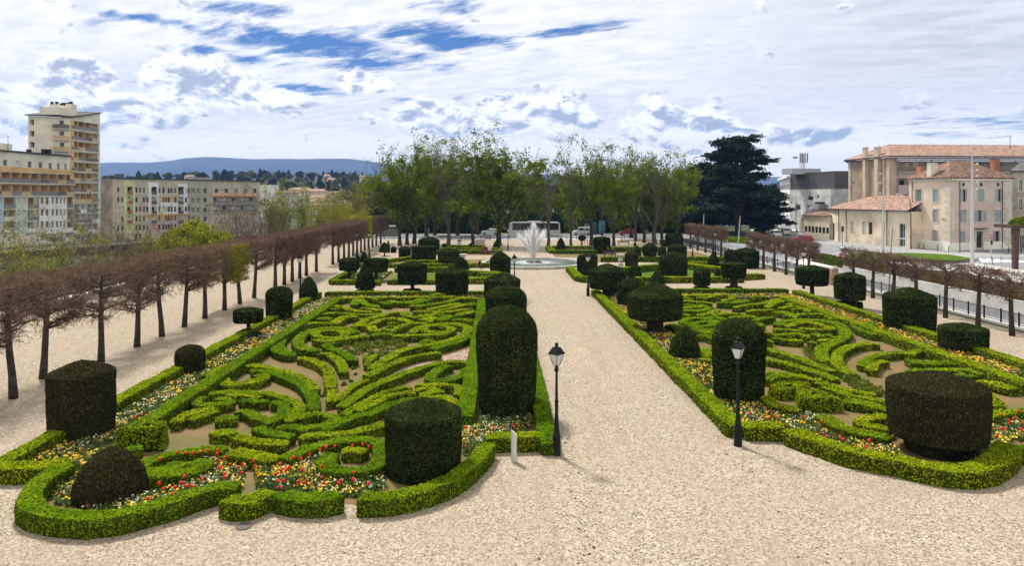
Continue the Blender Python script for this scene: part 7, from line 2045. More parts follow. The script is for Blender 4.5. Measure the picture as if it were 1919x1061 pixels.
# ================================================================ lamps
LGL = plain('lantern_glass', (0.62, 0.63, 0.64), .15, var=.1, scale=3, spec=.6)
IRON = plain('lamp_iron_green_black', (0.011, 0.015, 0.015), .55, var=.3, scale=4, spec=.15)
def lantern_post():
    t_ = thing('street_lamp', 'x', 'street lamp', (0, 0, 0), R(45), 'lantern posts of the garden')
    pr = [(.155, 0), (.155, .10), (.145, .12), (.145, .68), (.12, .72), (.13, .76), (.11, .80), (.085, 1.05), (.070, 1.35), (.062, 1.40), (.062, 1.86), (.075, 1.88), (.075, 1.93), (.052, 1.96), (.043, 2.95), (.075, 2.98), (.085, 3.06), (.05, 3.12), (.045, 3.2)]
    MB().lathe(pr, 10).build('post', [IRON], t_)
    g = MB(); a = [(-.085, 3.22), (-.185, 3.60)]
    def ring(h, z): return [(-h, -h, z), (h, -h, z), (h, h, z), (-h, h, z)]
    g.add(ring(.08, 3.23) + ring(.185, 3.60), [(0, 1, 5, 4), (1, 2, 6, 5), (2, 3, 7, 6), (3, 0, 4, 7), (3, 2, 1, 0), (4, 5, 6, 7)])
    lan = g.build('lantern', [LGL], t_)
    f = MB()
    for sx, sy in ((-1, -1), (1, -1), (1, 1), (-1, 1)): f.tube((.082 * sx, .082 * sy, 3.2), (.19 * sx, .19 * sy, 3.61), .012, .012, 5); f.tube((.082 * sx, .082 * sy, 3.22), (.02 * sx, .02 * sy, 3.10), .012, .012, 5)
    f.add(ring(.22, 3.60) + ring(.22, 3.63), [(0, 1, 5, 4), (1, 2, 6, 5), (2, 3, 7, 6), (3, 0, 4, 7), (3, 2, 1, 0), (4, 5, 6, 7)])
    f.add(ring(.205, 3.632) + ring(.105, 3.83), [(0, 1, 5, 4), (1, 2, 6, 5), (2, 3, 7, 6), (3, 0, 4, 7), (4, 5, 6, 7)])
    f.lathe([(.10, 3.831), (.07, 3.86), (.045, 3.90), (.075, 3.93), (.07, 3.97), (.02, 4.0)], 8)
    f.build('lantern_roof', [IRON], lan)
    return t_
LP0 = lantern_post()
LAMPS = [(1043, 853, 'green-black lantern post on the path beside the tallest yew column'), (1383, 836, 'green-black lantern post in front of the right yew column'), (1102, 555, 'slim lantern post by the path-corner drum yew'), (964, 559, 'lantern post in front of the fountain water'), (563, 559, 'lantern post between the two dark yews of the left flower strip'),
         (668, 484, 'lantern post at the end of the third pleached block'), (692, 483, 'thin lantern post on the gravel right of the pleached rows'), (952, 470, 'lantern post behind the fountain spray'), (1298, 486, 'lantern post near the right lawn, before the coach'), (1341, 482, 'lantern post among the low pleached trees'), (1506, 541, 'lantern post behind the leaning-stemmed drum yew')]
for i, (x, y, lab) in enumerate(LAMPS):
    o = LP0 if i == 0 else copy_tree(LP0); g = G(x, y); o.location = (g[0], g[1], 0); o['label'] = lab; o.rotation_euler = (0, 0, R(45 + i * 7))
# white slanted post and drain cover
g = G(963, 866)
t_ = MB(); n = 18
t_.add([(.10 * math.cos(6.2832 * i / n), .10 * math.sin(6.2832 * i / n), 0) for i in range(n)] + [(.10 * math.cos(6.2832 * i / n), .10 * math.sin(6.2832 * i / n), 1.02 + .10 * -math.cos(6.2832 * i / n)) for i in range(n)], [(i, (i + 1) % n, n + (i + 1) % n, n + i) for i in range(n)] + [tuple(range(n, 2 * n))])
tag(t_.build('marker_post', [plain('weathered_white_post', (0.55, 0.55, 0.54), .5, var=.2, scale=5)], None, False, (g[0], g[1], 0)), 'white round post with slanted top at the path corner', 'post')
g = G(457, 988); tag(MB().lathe([(.22, 0), (.22, .025), (.2, .03)], 18).build('drain_cover', [plain('cast_iron_cover', (0.10, 0.085, 0.075), .7)], None, False, (g[0], g[1], 0)), 'round iron drain cover in the front gravel', 'drain cover')

# ================================================================ fountain
FX, FY_ = G(1000, 495.5); FY_ = 95.3; FX = V(1000, HY, 95.3)[0]
ft = thing('fountain', 'round stone fountain basin with white jets in the middle of the garden', 'fountain', (FX, FY_, 0))
MB().lathe([(7.15, 0), (7.15, .30), (7.05, .36), (6.55, .36), (6.5, .30), (6.5, .02), (6.4, .0)], 72, caps=False).build('basin_rim', [plain('fountain_stone', (0.36, 0.345, 0.31), .8, var=.2, scale=1.2)], ft, True)
m, t, b = mat('fountain_water')
pos = t.node('ShaderNodeTexCoord').outputs['Object']
sp = t.node('ShaderNodeSeparateXYZ'); t.l.new(pos, sp.inputs[0])
rad = t.math('SQRT', t.math('ADD', t.math('POWER', sp.outputs[0], 2.0), t.math('POWER', sp.outputs[1], 2.0)))
nn = t.noise(pos, 1.6, 6, .65); n2 = t.noise(pos, 5.0, 4, .6)
foam = t.smooth(t.math('ADD', t.math('MULTIPLY', nn, .9), t.math('MULTIPLY', rad, -.13)), -.12, .32)
t.l.new(t.mix(foam, (0.075, 0.105, 0.09), (0.72, 0.76, 0.75)), b.inputs['Base Color']); b.inputs['Roughness'].default_value = .16
bp = t.node('ShaderNodeBump'); bp.inputs['Strength'].default_value = .5; bp.inputs['Distance'].default_value = .08; t.l.new(n2, bp.inputs['Height']); t.l.new(bp.outputs[0], b.inputs['Normal'])
MB().lathe([(.01, .24), (3, .24), (6.52, .24)], 64, caps=False).build('water', [m], ft)
rk = MB(); rr = random.Random(2)
for i in range(26):
    a = rr.random() * 6.28; q = rr.random() ** .5 * .95
    rk.ball((q * math.cos(a), q * math.sin(a), .25), rr.uniform(.16, .34), 7, 0, .9)
rk.build('rock_nozzle', [plain('mossy_rock', (0.15, 0.13, 0.085), .9, var=.4, scale=4)], ft)
m, t, b = mat('water_spray'); b.inputs['Base Color'].default_value = (1, 1, 1, 1); b.inputs['Roughness'].default_value = .3
tr = t.node('ShaderNodeBsdfTranslucent'); tr.inputs['Color'].default_value = (1, 1, 1, 1); mx = t.node('ShaderNodeMixShader'); mx.inputs[0].default_value = .6
t.l.new(b.outputs[0], mx.inputs[1]); t.l.new(tr.outputs[0], mx.inputs[2])
tp = t.node('ShaderNodeBsdfTransparent'); m2 = t.node('ShaderNodeMixShader'); m2.inputs[0].default_value = .42; t.l.new(mx.outputs[0], m2.inputs[1]); t.l.new(tp.outputs[0], m2.inputs[2]); t.l.new(m2.outputs[0], t.n['Material Output'].inputs['Surface']); SPRAY = m
def jet(dx, dy, hgt, n, spread, seed):
    rng = np.random.default_rng(seed)
    # drops along the throw: up and over, then a loose veil falling back
    T = 1.12 * rng.beta(1.15, 1.35, n)
    vx = np.array([dx, dy]) 
    x = vx[None] * T[:, None] * (1 + rng.normal(0, .05, (n, 1)))
    z = .35 + hgt * (1.25 * T - .25 * T ** 2)
    s = spread * (.10 + 1.3 * T ** 2.2)
    P = np.c_[x, z] + rng.normal(0, 1, (n, 3)) * s[:, None] * np.array([1, 1, 1.3])
    P[:, 2] = np.maximum(P[:, 2], .25)
    V_ = np.c_[np.repeat(vx[None], n, 0), hgt * (1.25 - .5 * T)]; V_ /= np.linalg.norm(V_, axis=1)[:, None]
    L = rng.uniform(.05, .16, n)[:, None]
    return prisms(P - V_ * L, P + V_ * L, rng.uniform(.018, .034, n) * (1.15 - .5 * T), rng.uniform(.008, .016, n), 3)
for i, (dx, dy, h, n) in enumerate([(0, 0, 4.7, 3000), (-1.9, .2, 3.5, 1300), (-1.0, -.5, 3.7, 1100), (1.45, .3, 3.8, 1300), (.9, -.5, 3.4, 1000), (-.4, .6, 4.1, 1000), (.4, .5, 4.2, 1000)]):
    v, q = jet(dx, dy, h, n, .14 if i else .10, 300 + i)
    tag(link('water_jet', mesh_np('water_jet', v, q, None, (SPRAY,)), ft), kind=None)
rng = np.random.default_rng(9); n = 1500
P = np.c_[rng.normal(-1.4, 1.3, n), rng.normal(0, 1.2, n), rng.uniform(.3, 4.0, n)]; P[:, 0] -= .35 * (4 - P[:, 2])
v, q = prisms(P, P - np.array([.015, 0, .07]), .009, .006, 3)
tag(link('drifting_spray', mesh_np('drifting_spray', v, q, None, (SPRAY,)), ft), kind='stuff')

# ================================================================ vases, benches, bins
def vase(x, yb, label):
    g = G(x, yb)
    t_ = thing('stone_vase', label, 'vase', (g[0], g[1], 0), 0, 'stone vases by the fountain')
    st = plain('pale_stone', (0.52, 0.49, 0.42), .85, var=.2, scale=3)
    MB().cbox((0, 0), .78, .78, 0, .14).cbox((0, 0), .58, .58, .142, .45).cbox((0, 0), .7, .7, .452, .53).build('pedestal', [st], t_)
    MB().lathe([(.25, .532), (.27, .58), (.12, .66), (.10, .72), (.22, .80), (.34, .95), (.34, 1.05), (.27, 1.12), (.30, 1.40), (.42, 1.60), (.52, 1.66), (.54, 1.72), (.46, 1.73), (.36, 1.66)], 20).build('urn', [st], t_, True)
vase(1163, 502, 'pale stone vase on a pedestal right of the fountain'); vase(868, 501, 'pale stone vase on a pedestal left of the fountain')
WOOD = plain('bench_wood', (0.12, 0.065, 0.045), .7, var=.3, scale=3)
def bench(x, yb, rot, label, L=2.2):
    g = G(x, yb); t_ = thing('park_bench', label, 'bench', (g[0], g[1], 0), rot, 'park benches')
    MB().box(-L / 2, L / 2, -.24, -.10, .42, .46).box(-L / 2, L / 2, -.08, .06, .42, .46).box(-L / 2, L / 2, .08, .20, .42, .46).build('seat', [WOOD], t_)
    m_ = MB()
    for z in (.58, .74): m_.add([(-L / 2, .24 + (z - .5) * .3, z), (L / 2, .24 + (z - .5) * .3, z), (L / 2, .24 + (z - .36) * .3, z + .12), (-L / 2, .24 + (z - .36) * .3, z + .12), (-L / 2, .28 + (z - .5) * .3, z), (L / 2, .28 + (z - .5) * .3, z), (L / 2, .28 + (z - .36) * .3, z + .12), (-L / 2, .28 + (z - .36) * .3, z + .12)], [(0, 1, 2, 3), (7, 6, 5, 4), (0, 4, 5, 1), (1, 5, 6, 2), (2, 6, 7, 3), (3, 7, 4, 0)])
    m_.build('backrest', [WOOD], t_)
    for x_ in (-L * .42, L * .42): MB().box(x_ - .03, x_ + .03, -.2, -.15, 0, .415).box(x_ - .03, x_ + .03, .2, .26, 0, .72).box(x_ - .03, x_ + .03, -.2, .2, .37, .415).build('leg', [IRON], t_)
bench(1074, 475, 0, 'brown wooden bench in front of box border right of the fountain'); bench(1143, 482, 0, 'bench with the seated dark-clothed couple', 2.0); bench(912, 477, 0, 'bench with the two people in red and white', 2.2)
bench(833, 449, 0, 'bench under the park trees, left'); bench(910, 452, 0, 'bench under the trees beside the stone steps'); bench(1169, 460, 0, 'bench behind the flower edge right of the couple'); bench(1116, 461, 0, 'bench beside the metal frames under the trees')
bench(880, 449, 0, 'bench between steps and slender half-leafed tree')
g = G(861, 463); t_ = thing('litter_bin', 'white litter bag bin with dark lid under the park trees', 'litter bin', (g[0], g[1], 0))
MB().lathe([(.18, .3), (.34, .45), (.36, 1.0), (.30, 1.05)], 10).build('bag', [plain('white_bag', (0.62, 0.63, 0.66), .6)], t_); MB().tube((0, .3, 0), (0, .3, 1.5), .05, .05, 6).lathe([(.36, 1.06), (.33, 1.25), (.02, 1.32)], 10).build('lid', [plain('blue_black_lid', (0.03, 0.035, 0.06), .6)], t_)
# stone steps / rockery
g = G(893, 458); t_ = thing('stone_steps', 'short pale stone steps under the park trees', 'steps', (g[0], g[1], 0))
m_ = MB()
for i in range(4): m_.box(-1.6 + i * .5, 1.6, -.8, .8 - 0, i * .28 + .001 * i, (i + 1) * .28)
m_.build('step', [plain('pale_stone', (0.52, 0.49, 0.42))], t_)
# metal frames (trellis) under the trees
g = G(1098, 463); t_ = thing('trellis', 'open dark metal frame under the trees left of the square drum yew', 'frame', (g[0], g[1], 0))
m_ = MB()
for x_ in (-.9, -.3, .3, .9): m_.tube((x_, 0, 0), (x_, 0, 3.4), .04, .04, 6)
for z_ in (1.2, 2.3, 3.38): m_.tube((-.9, 0, z_), (.9, 0, z_), .035, .035, 6)
m_.build('bars', [DARKM], t_)

# ================================================================ fences, walls and planting on the street side
FX0 = 36.1
fe = thing('iron_fence', 'long black iron fence on a low kerb along the right gravel walk', 'fence', (FX0, 20, 0))
MB().box(-.14, .14, 0, 122, 0, .16).build('kerb', [CONC], fe)
bay = 1.75
pm_ = MB()
for z in (.26, 1.02): pm_.box(-.018, .018, .04, bay - .04, z, z + .04)
for i in range(14): y = .10 + (bay - .2) * i / 13; pm_.box(-.010, .010, y - .010, y + .010, .305, 1.015)
pm_ = pm_.mesh('panel', [DARKM]); po_ = MB().box(-.04, .04, -.04, .04, .163, 1.16).mesh('post', [DARKM])
for i in range(69): link('panel', pm_, fe, (0, i * bay, 0)); link('post', po_, fe, (0, i * bay, 0))
bf = thing('metal_railing', 'low dark metal railing closing the garden towards the avenue', 'railing', (0, 149, 0))
m_ = MB(); m_.tube((-36, 0, .55), (35, 0, .55), .04, .04, 6).tube((-36, 0, .95), (35, 0, .95), .045, .045, 6); m_.build('rails', [DARKM], bf)
pq = MB().tube((0, 0, 0), (0, 0, .98), .05, .05, 6).mesh('post', [DARKM])
for i in range(36): link('post', pq, bf, (-36 + i * 2.03, 0, 0))
cw = thing('concrete_wall', 'pale concrete retaining wall behind the road along the fence', 'wall', (40.6, 20, 0))
MB().box(0, .3, 0, 62, 0, 1.05).build('wall', [CONC], cw)
MB().prism([(41.0, 20), (49, 20), (49, 74), (44, 84), (41.0, 82)], 0, .82).build('raised_bed', [WILD]); tag(bpy.data.objects['raised_bed'], kind='structure')
lw = thing('low_white_wall', 'low white edging wall at the back of the raised planting', 'wall', (49, 20, 0)); MB().box(0, .25, 0, 56, 0, 1.0).build('wall', [plain('white_edging', (0.58, 0.57, 0.55), .8)], lw)
BROWNH = leafy('bare_hedge', [(0.1, (0.05, 0.035, 0.018)), (0.5, (0.10, 0.075, 0.035)), (0.9, (0.17, 0.13, 0.06))], .15, .8)
OLIVEH = leafy('olive_hedge', [(0.1, (0.04, 0.04, 0.014)), (0.5, (0.09, 0.095, 0.025)), (0.9, (0.17, 0.17, 0.05))], .2, .8)
tag(hedge([(41.8, 22), (41.8, 81)], 1.1, 1.25, name='bare_hedge', mats=(BROWNH, BROWNH), z0=.8, rough=2), 'long half-bare brown hedge above the concrete wall', 'hedge')
tag(hedge([(44.6, 22), (44.6, 72)], 2.2, .6, name='ground_shrubs', mats=(OLIVEH, OLIVEH), z0=.8, rough=3), 'wide olive shrub planting behind the half-bare hedge', 'shrubs')
tag(hedge([(47.3, 22), (47.3, 73)], 1.7, .45, name='ground_shrubs', mats=(BOX, OLIVEH), z0=.8, rough=3), 'yellowish low planting before the low white wall', 'shrubs')
tag(hedge([G(1528, 490), G(1560, 497), G(1592, 504)], 1.2, 1.2, name='street_hedge', mats=(YEW, BOXD), rough=1.5), 'dark green clipped street hedge near the red and white cabinet', 'hedge')
tag(hedge([V(1370, HY, 142)[:2], V(1398, HY, 137)[:2]], 2.0, 1.2, name='street_hedge', mats=(BOX, BOXD), rough=2), 'green shrubs at the foot of the cedar by the street', 'hedge')

# ================================================================ street furniture
POLE = plain('pale_mast_grey', (0.52, 0.52, 0.52), .5, var=.08, scale=1); GREYP = plain('grey_pole', (0.22, 0.22, 0.225), .5, var=.1, scale=1)
def mast(x, yb, ytop, label, r=.20):
    g = G(x, yb); d = depth_of(yb); h = EYE + (HY - ytop) / F * d
    t_ = thing('light_mast', label, 'light mast', (g[0], g[1], 0), 0, 'tall light masts')
    MB().path([(0, 0, 0), (0, 0, h * .55), (0, 0, h * .8), (0, 0, h)], [r, r * .72, r * .4, r * .12], 10).build('mast', [POLE], t_)
    for i, zf in enumerate((.62, .68, .73, .78, .83)):
        s = 1 if (i + (x > 1700)) % 2 else -1
        if x > 1700: s = 1
        m_ = MB(); m_.tube((0, 0, h * zf), (s * .45, -.1, h * zf + .05), .03, .03, 5); m_.lathe([(.05, -.12), (.16, -.05), (.13, .14), (.03, .2)], 8, (s * .6, -.12, h * zf + .05)); m_.build('floodlight', [POLE], t_)
mast(1655.5, 474, 296, 'tall pale tapering light mast before the low tiled hall'); mast(1822, 497, 270, 'tall pale tapering light mast before the shuttered corner house', .24)
def arm_lamp(x, d, ztop, arm, label, zb=0.0, m_p=None):
    p = V(x, HY, d); t_ = thing('road_lamp', label, 'street lamp', (p[0], p[1], zb), 0, 'curved road lamps')
    k = MB().path([(0, 0, 0), (0, 0, ztop * .8), (arm * .15, 0, ztop * .93), (arm * .5, 0, ztop), (arm, 0, ztop + .1)], [.11, .08, .06, .05, .05], 8); k.build('pole', [m_p or GREYP], t_)
    s = 1 if arm > 0 else -1
    MB().add([(arm - .1 * s, -.15, ztop), (arm + .9 * s, -.15, ztop + .12), (arm + .9 * s, .15, ztop + .12), (arm - .1 * s, .15, ztop), (arm - .1 * s, -.12, ztop + .18), (arm + .8 * s, -.1, ztop + .28), (arm + .8 * s, .1, ztop + .28), (arm - .1 * s, .12, ztop + .18)], [(0, 1, 2, 3), (7, 6, 5, 4), (0, 4, 5, 1), (1, 5, 6, 2), (2, 6, 7, 3), (3, 7, 4, 0)]).build('lamp_head', [plain('lamp_head_white', (0.55, 0.56, 0.57), .4)], t_)
    return t_
arm_lamp(1707, 122, 9.4, -1.6, 'dark curved road lamp between hall and corner house', m_p=plain('brown_pole', (0.05, 0.04, 0.035), .6))
arm_lamp(1492, 150, 8.9, .8, 'road lamp before the grey office, left of two'); arm_lamp(1512, 160, 9.2, .9, 'road lamp before the grey office, right of two'); arm_lamp(1440, 175, 7.4, 1.0, 'road lamp carrying the tricolour banner beside the cedar'); arm_lamp(1558, 180, 8.0, .9, 'road lamp near the pale clad annexe')
p = V(1437, HY, 174); t_ = MB()
for i, c in enumerate((0, 1, 2)): t_.add([(-.9 + .1 * i, 0, 5.7 - i * 1.0), (.3 - .25 * i, 0, 6.6 - i * 1.1), (.1 - .25 * i, 0, 5.5 - i * 1.1), (-1.1 + .1 * i, 0, 4.7 - i * 1.0), (-.9 + .1 * i, .03, 5.7 - i * 1.0), (.3 - .25 * i, .03, 6.6 - i * 1.1), (.1 - .25 * i, .03, 5.5 - i * 1.1), (-1.1 + .1 * i, .03, 4.7 - i * 1.0)], [(3, 2, 1, 0), (4, 5, 6, 7), (0, 1, 5, 4), (1, 2, 6, 5), (2, 3, 7, 6), (3, 0, 4, 7)], c)
tag(t_.build('flag', [plain('flag_blue', (0.03, 0.06, 0.25), .7), plain('flag_white', (0.65, 0.65, 0.65), .7), plain('flag_red', (0.5, 0.03, 0.035), .7)], None, False, (p[0], p[1], 1.8)), 'blue, white and red flag hanging beside the cedar', 'flag')
g = G(1666, 551); t_ = thing('leaning_pole', 'slim grey pole with a flat arm lamp beside the low pleached trees', 'pole', (g[0], g[1], 0))
MB().path([(0, 0, 0), (.12, 0, 3.2), (.36, 0, 6.3)], [.07, .06, .045], 8).build('pole', [GREYP], t_); MB().path([(.26, 0, 5.0), (.8, 0, 5.25), (1.5, 0, 5.2)], [.03, .05, .09], 6).build('arm', [plain('lamp_head_white', (0.5, 0.5, 0.5))], t_)
for (x0, y0, x1, y1, lab) in ((1382.5, 470, 1387, 405, 'leaning pale pole among low pleached trees before the cedar'), (1317, 462, 1319, 402, 'thin pale pole rising by the grey coach')):
    d = depth_of(y0); a, b_ = V(x0, y0, d), V(x1, y1, d)
    tag(MB().path([(0, 0, 0), (b_[0] - a[0], b_[1] - a[1], b_[2])], [.10, .06], 8).build('flagpole', [POLE], None, False, (a[0], a[1], 0)), lab, 'pole')
for i, (x, y) in enumerate([(1722, 466), (1731, 467), (1757, 470.5), (1778, 473), (1799, 474.5), (1890, 474), (1903, 474), (1914, 474)]):
    g = G(x, y); tag(MB().lathe([(.07, 0), (.06, .85), (.09, .9), (.09, .98), (.03, 1.02)], 8).build('bollard', [DARKM], None, False, (g[0], g[1], 0)), f'dark street bollard before the corner house, {ORD[i]} from left', 'bollard', 'street bollards')
for i, (x, y) in enumerate([(1858, 490), (1876, 492), (1860, 496)]):
    g = G(x, y); tag(MB().lathe([(.06, 0), (.05, .8), (.07, .88), (.02, .92)], 8).build('bollard', [GREYP], None, False, (g[0], g[1], 0)), f'grey bollard on the pale plaza left of the rusty frame, {ORD[i]} of three', 'bollard', 'plaza bollards')
g = G(1857, 476); t_ = thing('traffic_sign', 'red no-entry sign on a pale post by the corner house door', 'traffic sign', (g[0], g[1], 0))
MB().tube((0, 0, 0), (0, 0, 3.2), .10, .10, 8).build('post', [POLE], t_)
m_ = MB(); ring = [(.33 * math.cos(6.2832 * i / 20), -.13, 2.75 + .33 * math.sin(6.2832 * i / 20)) for i in range(20)]; m_.add(ring + [(x_, -.10, z_) for x_, _, z_ in ring], [tuple(range(20)), *[(i, 20 + i, 20 + (i + 1) % 20, (i + 1) % 20) for i in range(20)]], 0); m_.box(-.24, .24, -.14, -.133, 2.68, 2.82, 1); m_.build('disc', [plain('sign_red', (0.5, 0.02, 0.02), .4), plain('sign_white', (0.7, 0.7, 0.7), .4)], t_); MB().box(-.14, .14, -.22, -.105, 1.5, 2.2).build('signal_box', [DARKM], t_)
def traffic_light(x, d, label, green=True):
    p = V(x, HY, d); t_ = thing('traffic_light', label, 'traffic light', (p[0], p[1], 0), 0, 'traffic lights')
    MB().tube((0, 0, 0), (0, 0, 2.6), .07, .07, 8).build('post', [GREYP], t_); MB().box(-.17, .17, -.17, .12, 2.6, 3.6).build('signal_head', [DARKM], t_)
    m_ = MB().lathe([(.10, 0), (.10, .03)], 10); o = m_.build('lens', [GRN_L if green else DARKM], t_); o.rotation_euler = (R(90), 0, 0); o.location = (0, -.175, 2.78)
mg, t, b = mat('green_signal'); b.inputs['Base Color'].default_value = (.02, .3, .1, 1); b.inputs['Emission Color'].default_value = (.05, .9, .35, 1); b.inputs['Emission Strength'].default_value = 1.5; GRN_L = mg
traffic_light(1510.5, 158, 'traffic light showing green before the bus shelter'); traffic_light(1579, 132, 'traffic light turned away near the grass island', False)
g = G(1577, 493); t_ = thing('street_cabinet', 'white box cabinet with a red panel beside the street hedge', 'cabinet', (g[0], g[1], 0))
MB().box(-.65, .65, -.3, .3, 0, 1.45).build('housing', [plain('cabinet_white', (0.6, 0.6, 0.6), .6)], t_); MB().box(-.45, -.05, -.33, -.303, .15, 1.35).build('red_panel', [plain('sign_red', (0.5, 0.02, 0.02))], t_)
g0 = G(1905, 505); t_ = thing('rusty_shelter', 'rusty steel portal frame on the plaza at the right picture edge', 'shelter', (g0[0], g0[1], 0))
RUST = plain('rusted_steel', (0.075, 0.045, 0.035), .85, var=.3, scale=2)
MB().add([(-.25, 0, 0), (.25, 0, 0), (.45, 0, 5.2), (-.35, 0, 5.2), (-.25, .5, 0), (.25, .5, 0), (.45, .5, 5.2), (-.35, .5, 5.2)], [(0, 1, 2, 3), (7, 6, 5, 4), (0, 4, 5, 1), (1, 5, 6, 2), (2, 6, 7, 3), (3, 7, 4, 0)]).build('leg', [RUST], t_); MB().box(-.6, 5, -.2, 3.2, 5.203, 5.6).build('roof', [RUST], t_); MB().box(4.2, 4.6, 0, .5, 0, 5.2).build('leg', [RUST], t_)
gc = MB(); 
rngc = np.random.default_rng(3); uu = rngc.normal(0, 1, (500, 3)); uu /= np.linalg.norm(uu, axis=1)[:, None]; uu[:, 2] = abs(uu[:, 2]); v, q = leaf_quads(uu * np.array([2.2, 1.0, .9]), uu, .3, rngc, .8, .05)
tag(link('roof_planting', mesh_np('roof_planting', v, q, None, (FRESH,)), None, (g0[0] + 2.5, g0[1] + 1.5, 5.6)), 'green planting on top of the rusty portal frame', 'plants')
def shelter(x0, x1, yb, label, hgt=2.6):
    a, b_ = G(x0, yb), G(x1, yb); L = b_[0] - a[0]
    t_ = thing('bus_shelter', label, 'bus shelter', (a[0], a[1], 0), 0, 'bus shelters')
    MB().box(-.2, L + .2, -.3, 1.5, hgt, hgt + .18).build('roof', [plain('shelter_roof', (0.5, 0.5, 0.5), .5)], t_)
    n = max(2, int(L / 1.5))
    for i in range(n + 1): MB().box(L * i / n - .04, L * i / n + .04, 1.2, 1.28, 0, hgt - .003).build('post', [DARKM], t_)
    for i in range(n): MB().box(L * i / n + .06, L * (i + 1) / n - .06, 1.22, 1.26, .35, hgt - .3).build('glass_panel', [plain('shelter_glass', (0.16, 0.20, 0.19), .1, spec=.6)], t_)
    MB().box(.4, L - .4, .8, 1.15, .42, .48).build('seat', [DARKM], t_)
shelter(703, 745, 447, 'long glass bus shelter at the end of the left avenue'); shelter(1517, 1540, 441, 'dark bus shelter on the pavement before the low outbuilding')
def kiosk(x, yb, w_, h_, label, col):
    g = G(x, yb); t_ = thing('advert_column', label, 'advert column', (g[0], g[1], 0), 0, 'advert columns')
    MB().cbox((0, 0), w_, .35, .5, h_).build('panel', [plain(label[:9] + '_panel', col, .4, var=.4, scale=1.5)], t_); MB().cbox((0, 0), w_ * .4, .25, 0, .497).build('foot', [DARKM], t_)
kiosk(1113, 439, 1.3, 3.0, 'dark advert column right of the white van', (0.05, 0.09, 0.10)); kiosk(1128, 441, 1.5, 3.4, 'teal and blue advert column before the dark chestnut trunk', (0.06, 0.16, 0.22)); kiosk(1100, 439, 1.2, 2.6, 'bluish advert column half hiding the white van', (0.10, 0.18, 0.22))

# ================================================================ vehicles
TYRE = plain('tyre_rubber', (0.015, 0.015, 0.016), .9); HUB = plain('wheel_hub', (0.35, 0.35, 0.36), .4, metal=.6); CGL = plain('car_glass', (0.02, 0.024, 0.028), .08, spec=.7)
HEADL = plain('headlight_glass', (0.6, 0.62, 0.64), .15, spec=.6); TAILL = plain('tail_light_red', (0.35, 0.02, 0.02), .3)
PROF = {'hatch': [(-2.0, .30, .80), (-2.05, .62, .85), (-1.98, .95, .82), (-1.62, 1.42, .62), (-.9, 1.50, .63), (.10, 1.47, .62), (.98, 1.0, .79), (1.80, .84, .79), (2.05, .62, .76), (2.05, .30, .74)],
        'van': [(-2.2, .32, .88), (-2.25, .9, .92), (-2.2, 1.05, .90), (-2.1, 1.85, .80), (-1.0, 1.92, .80), (.75, 1.88, .78), (1.45, 1.12, .86), (2.05, .95, .86), (2.3, .65, .84), (2.3, .32, .82)],
        'suv': [(-2.1, .38, .86), (-2.15, .75, .90), (-2.1, 1.02, .88), (-1.85, 1.62, .70), (-.8, 1.68, .70), (.30, 1.62, .70), (1.05, 1.10, .84), (1.9, .98, .84), (2.15, .72, .82), (2.15, .38, .80)]}
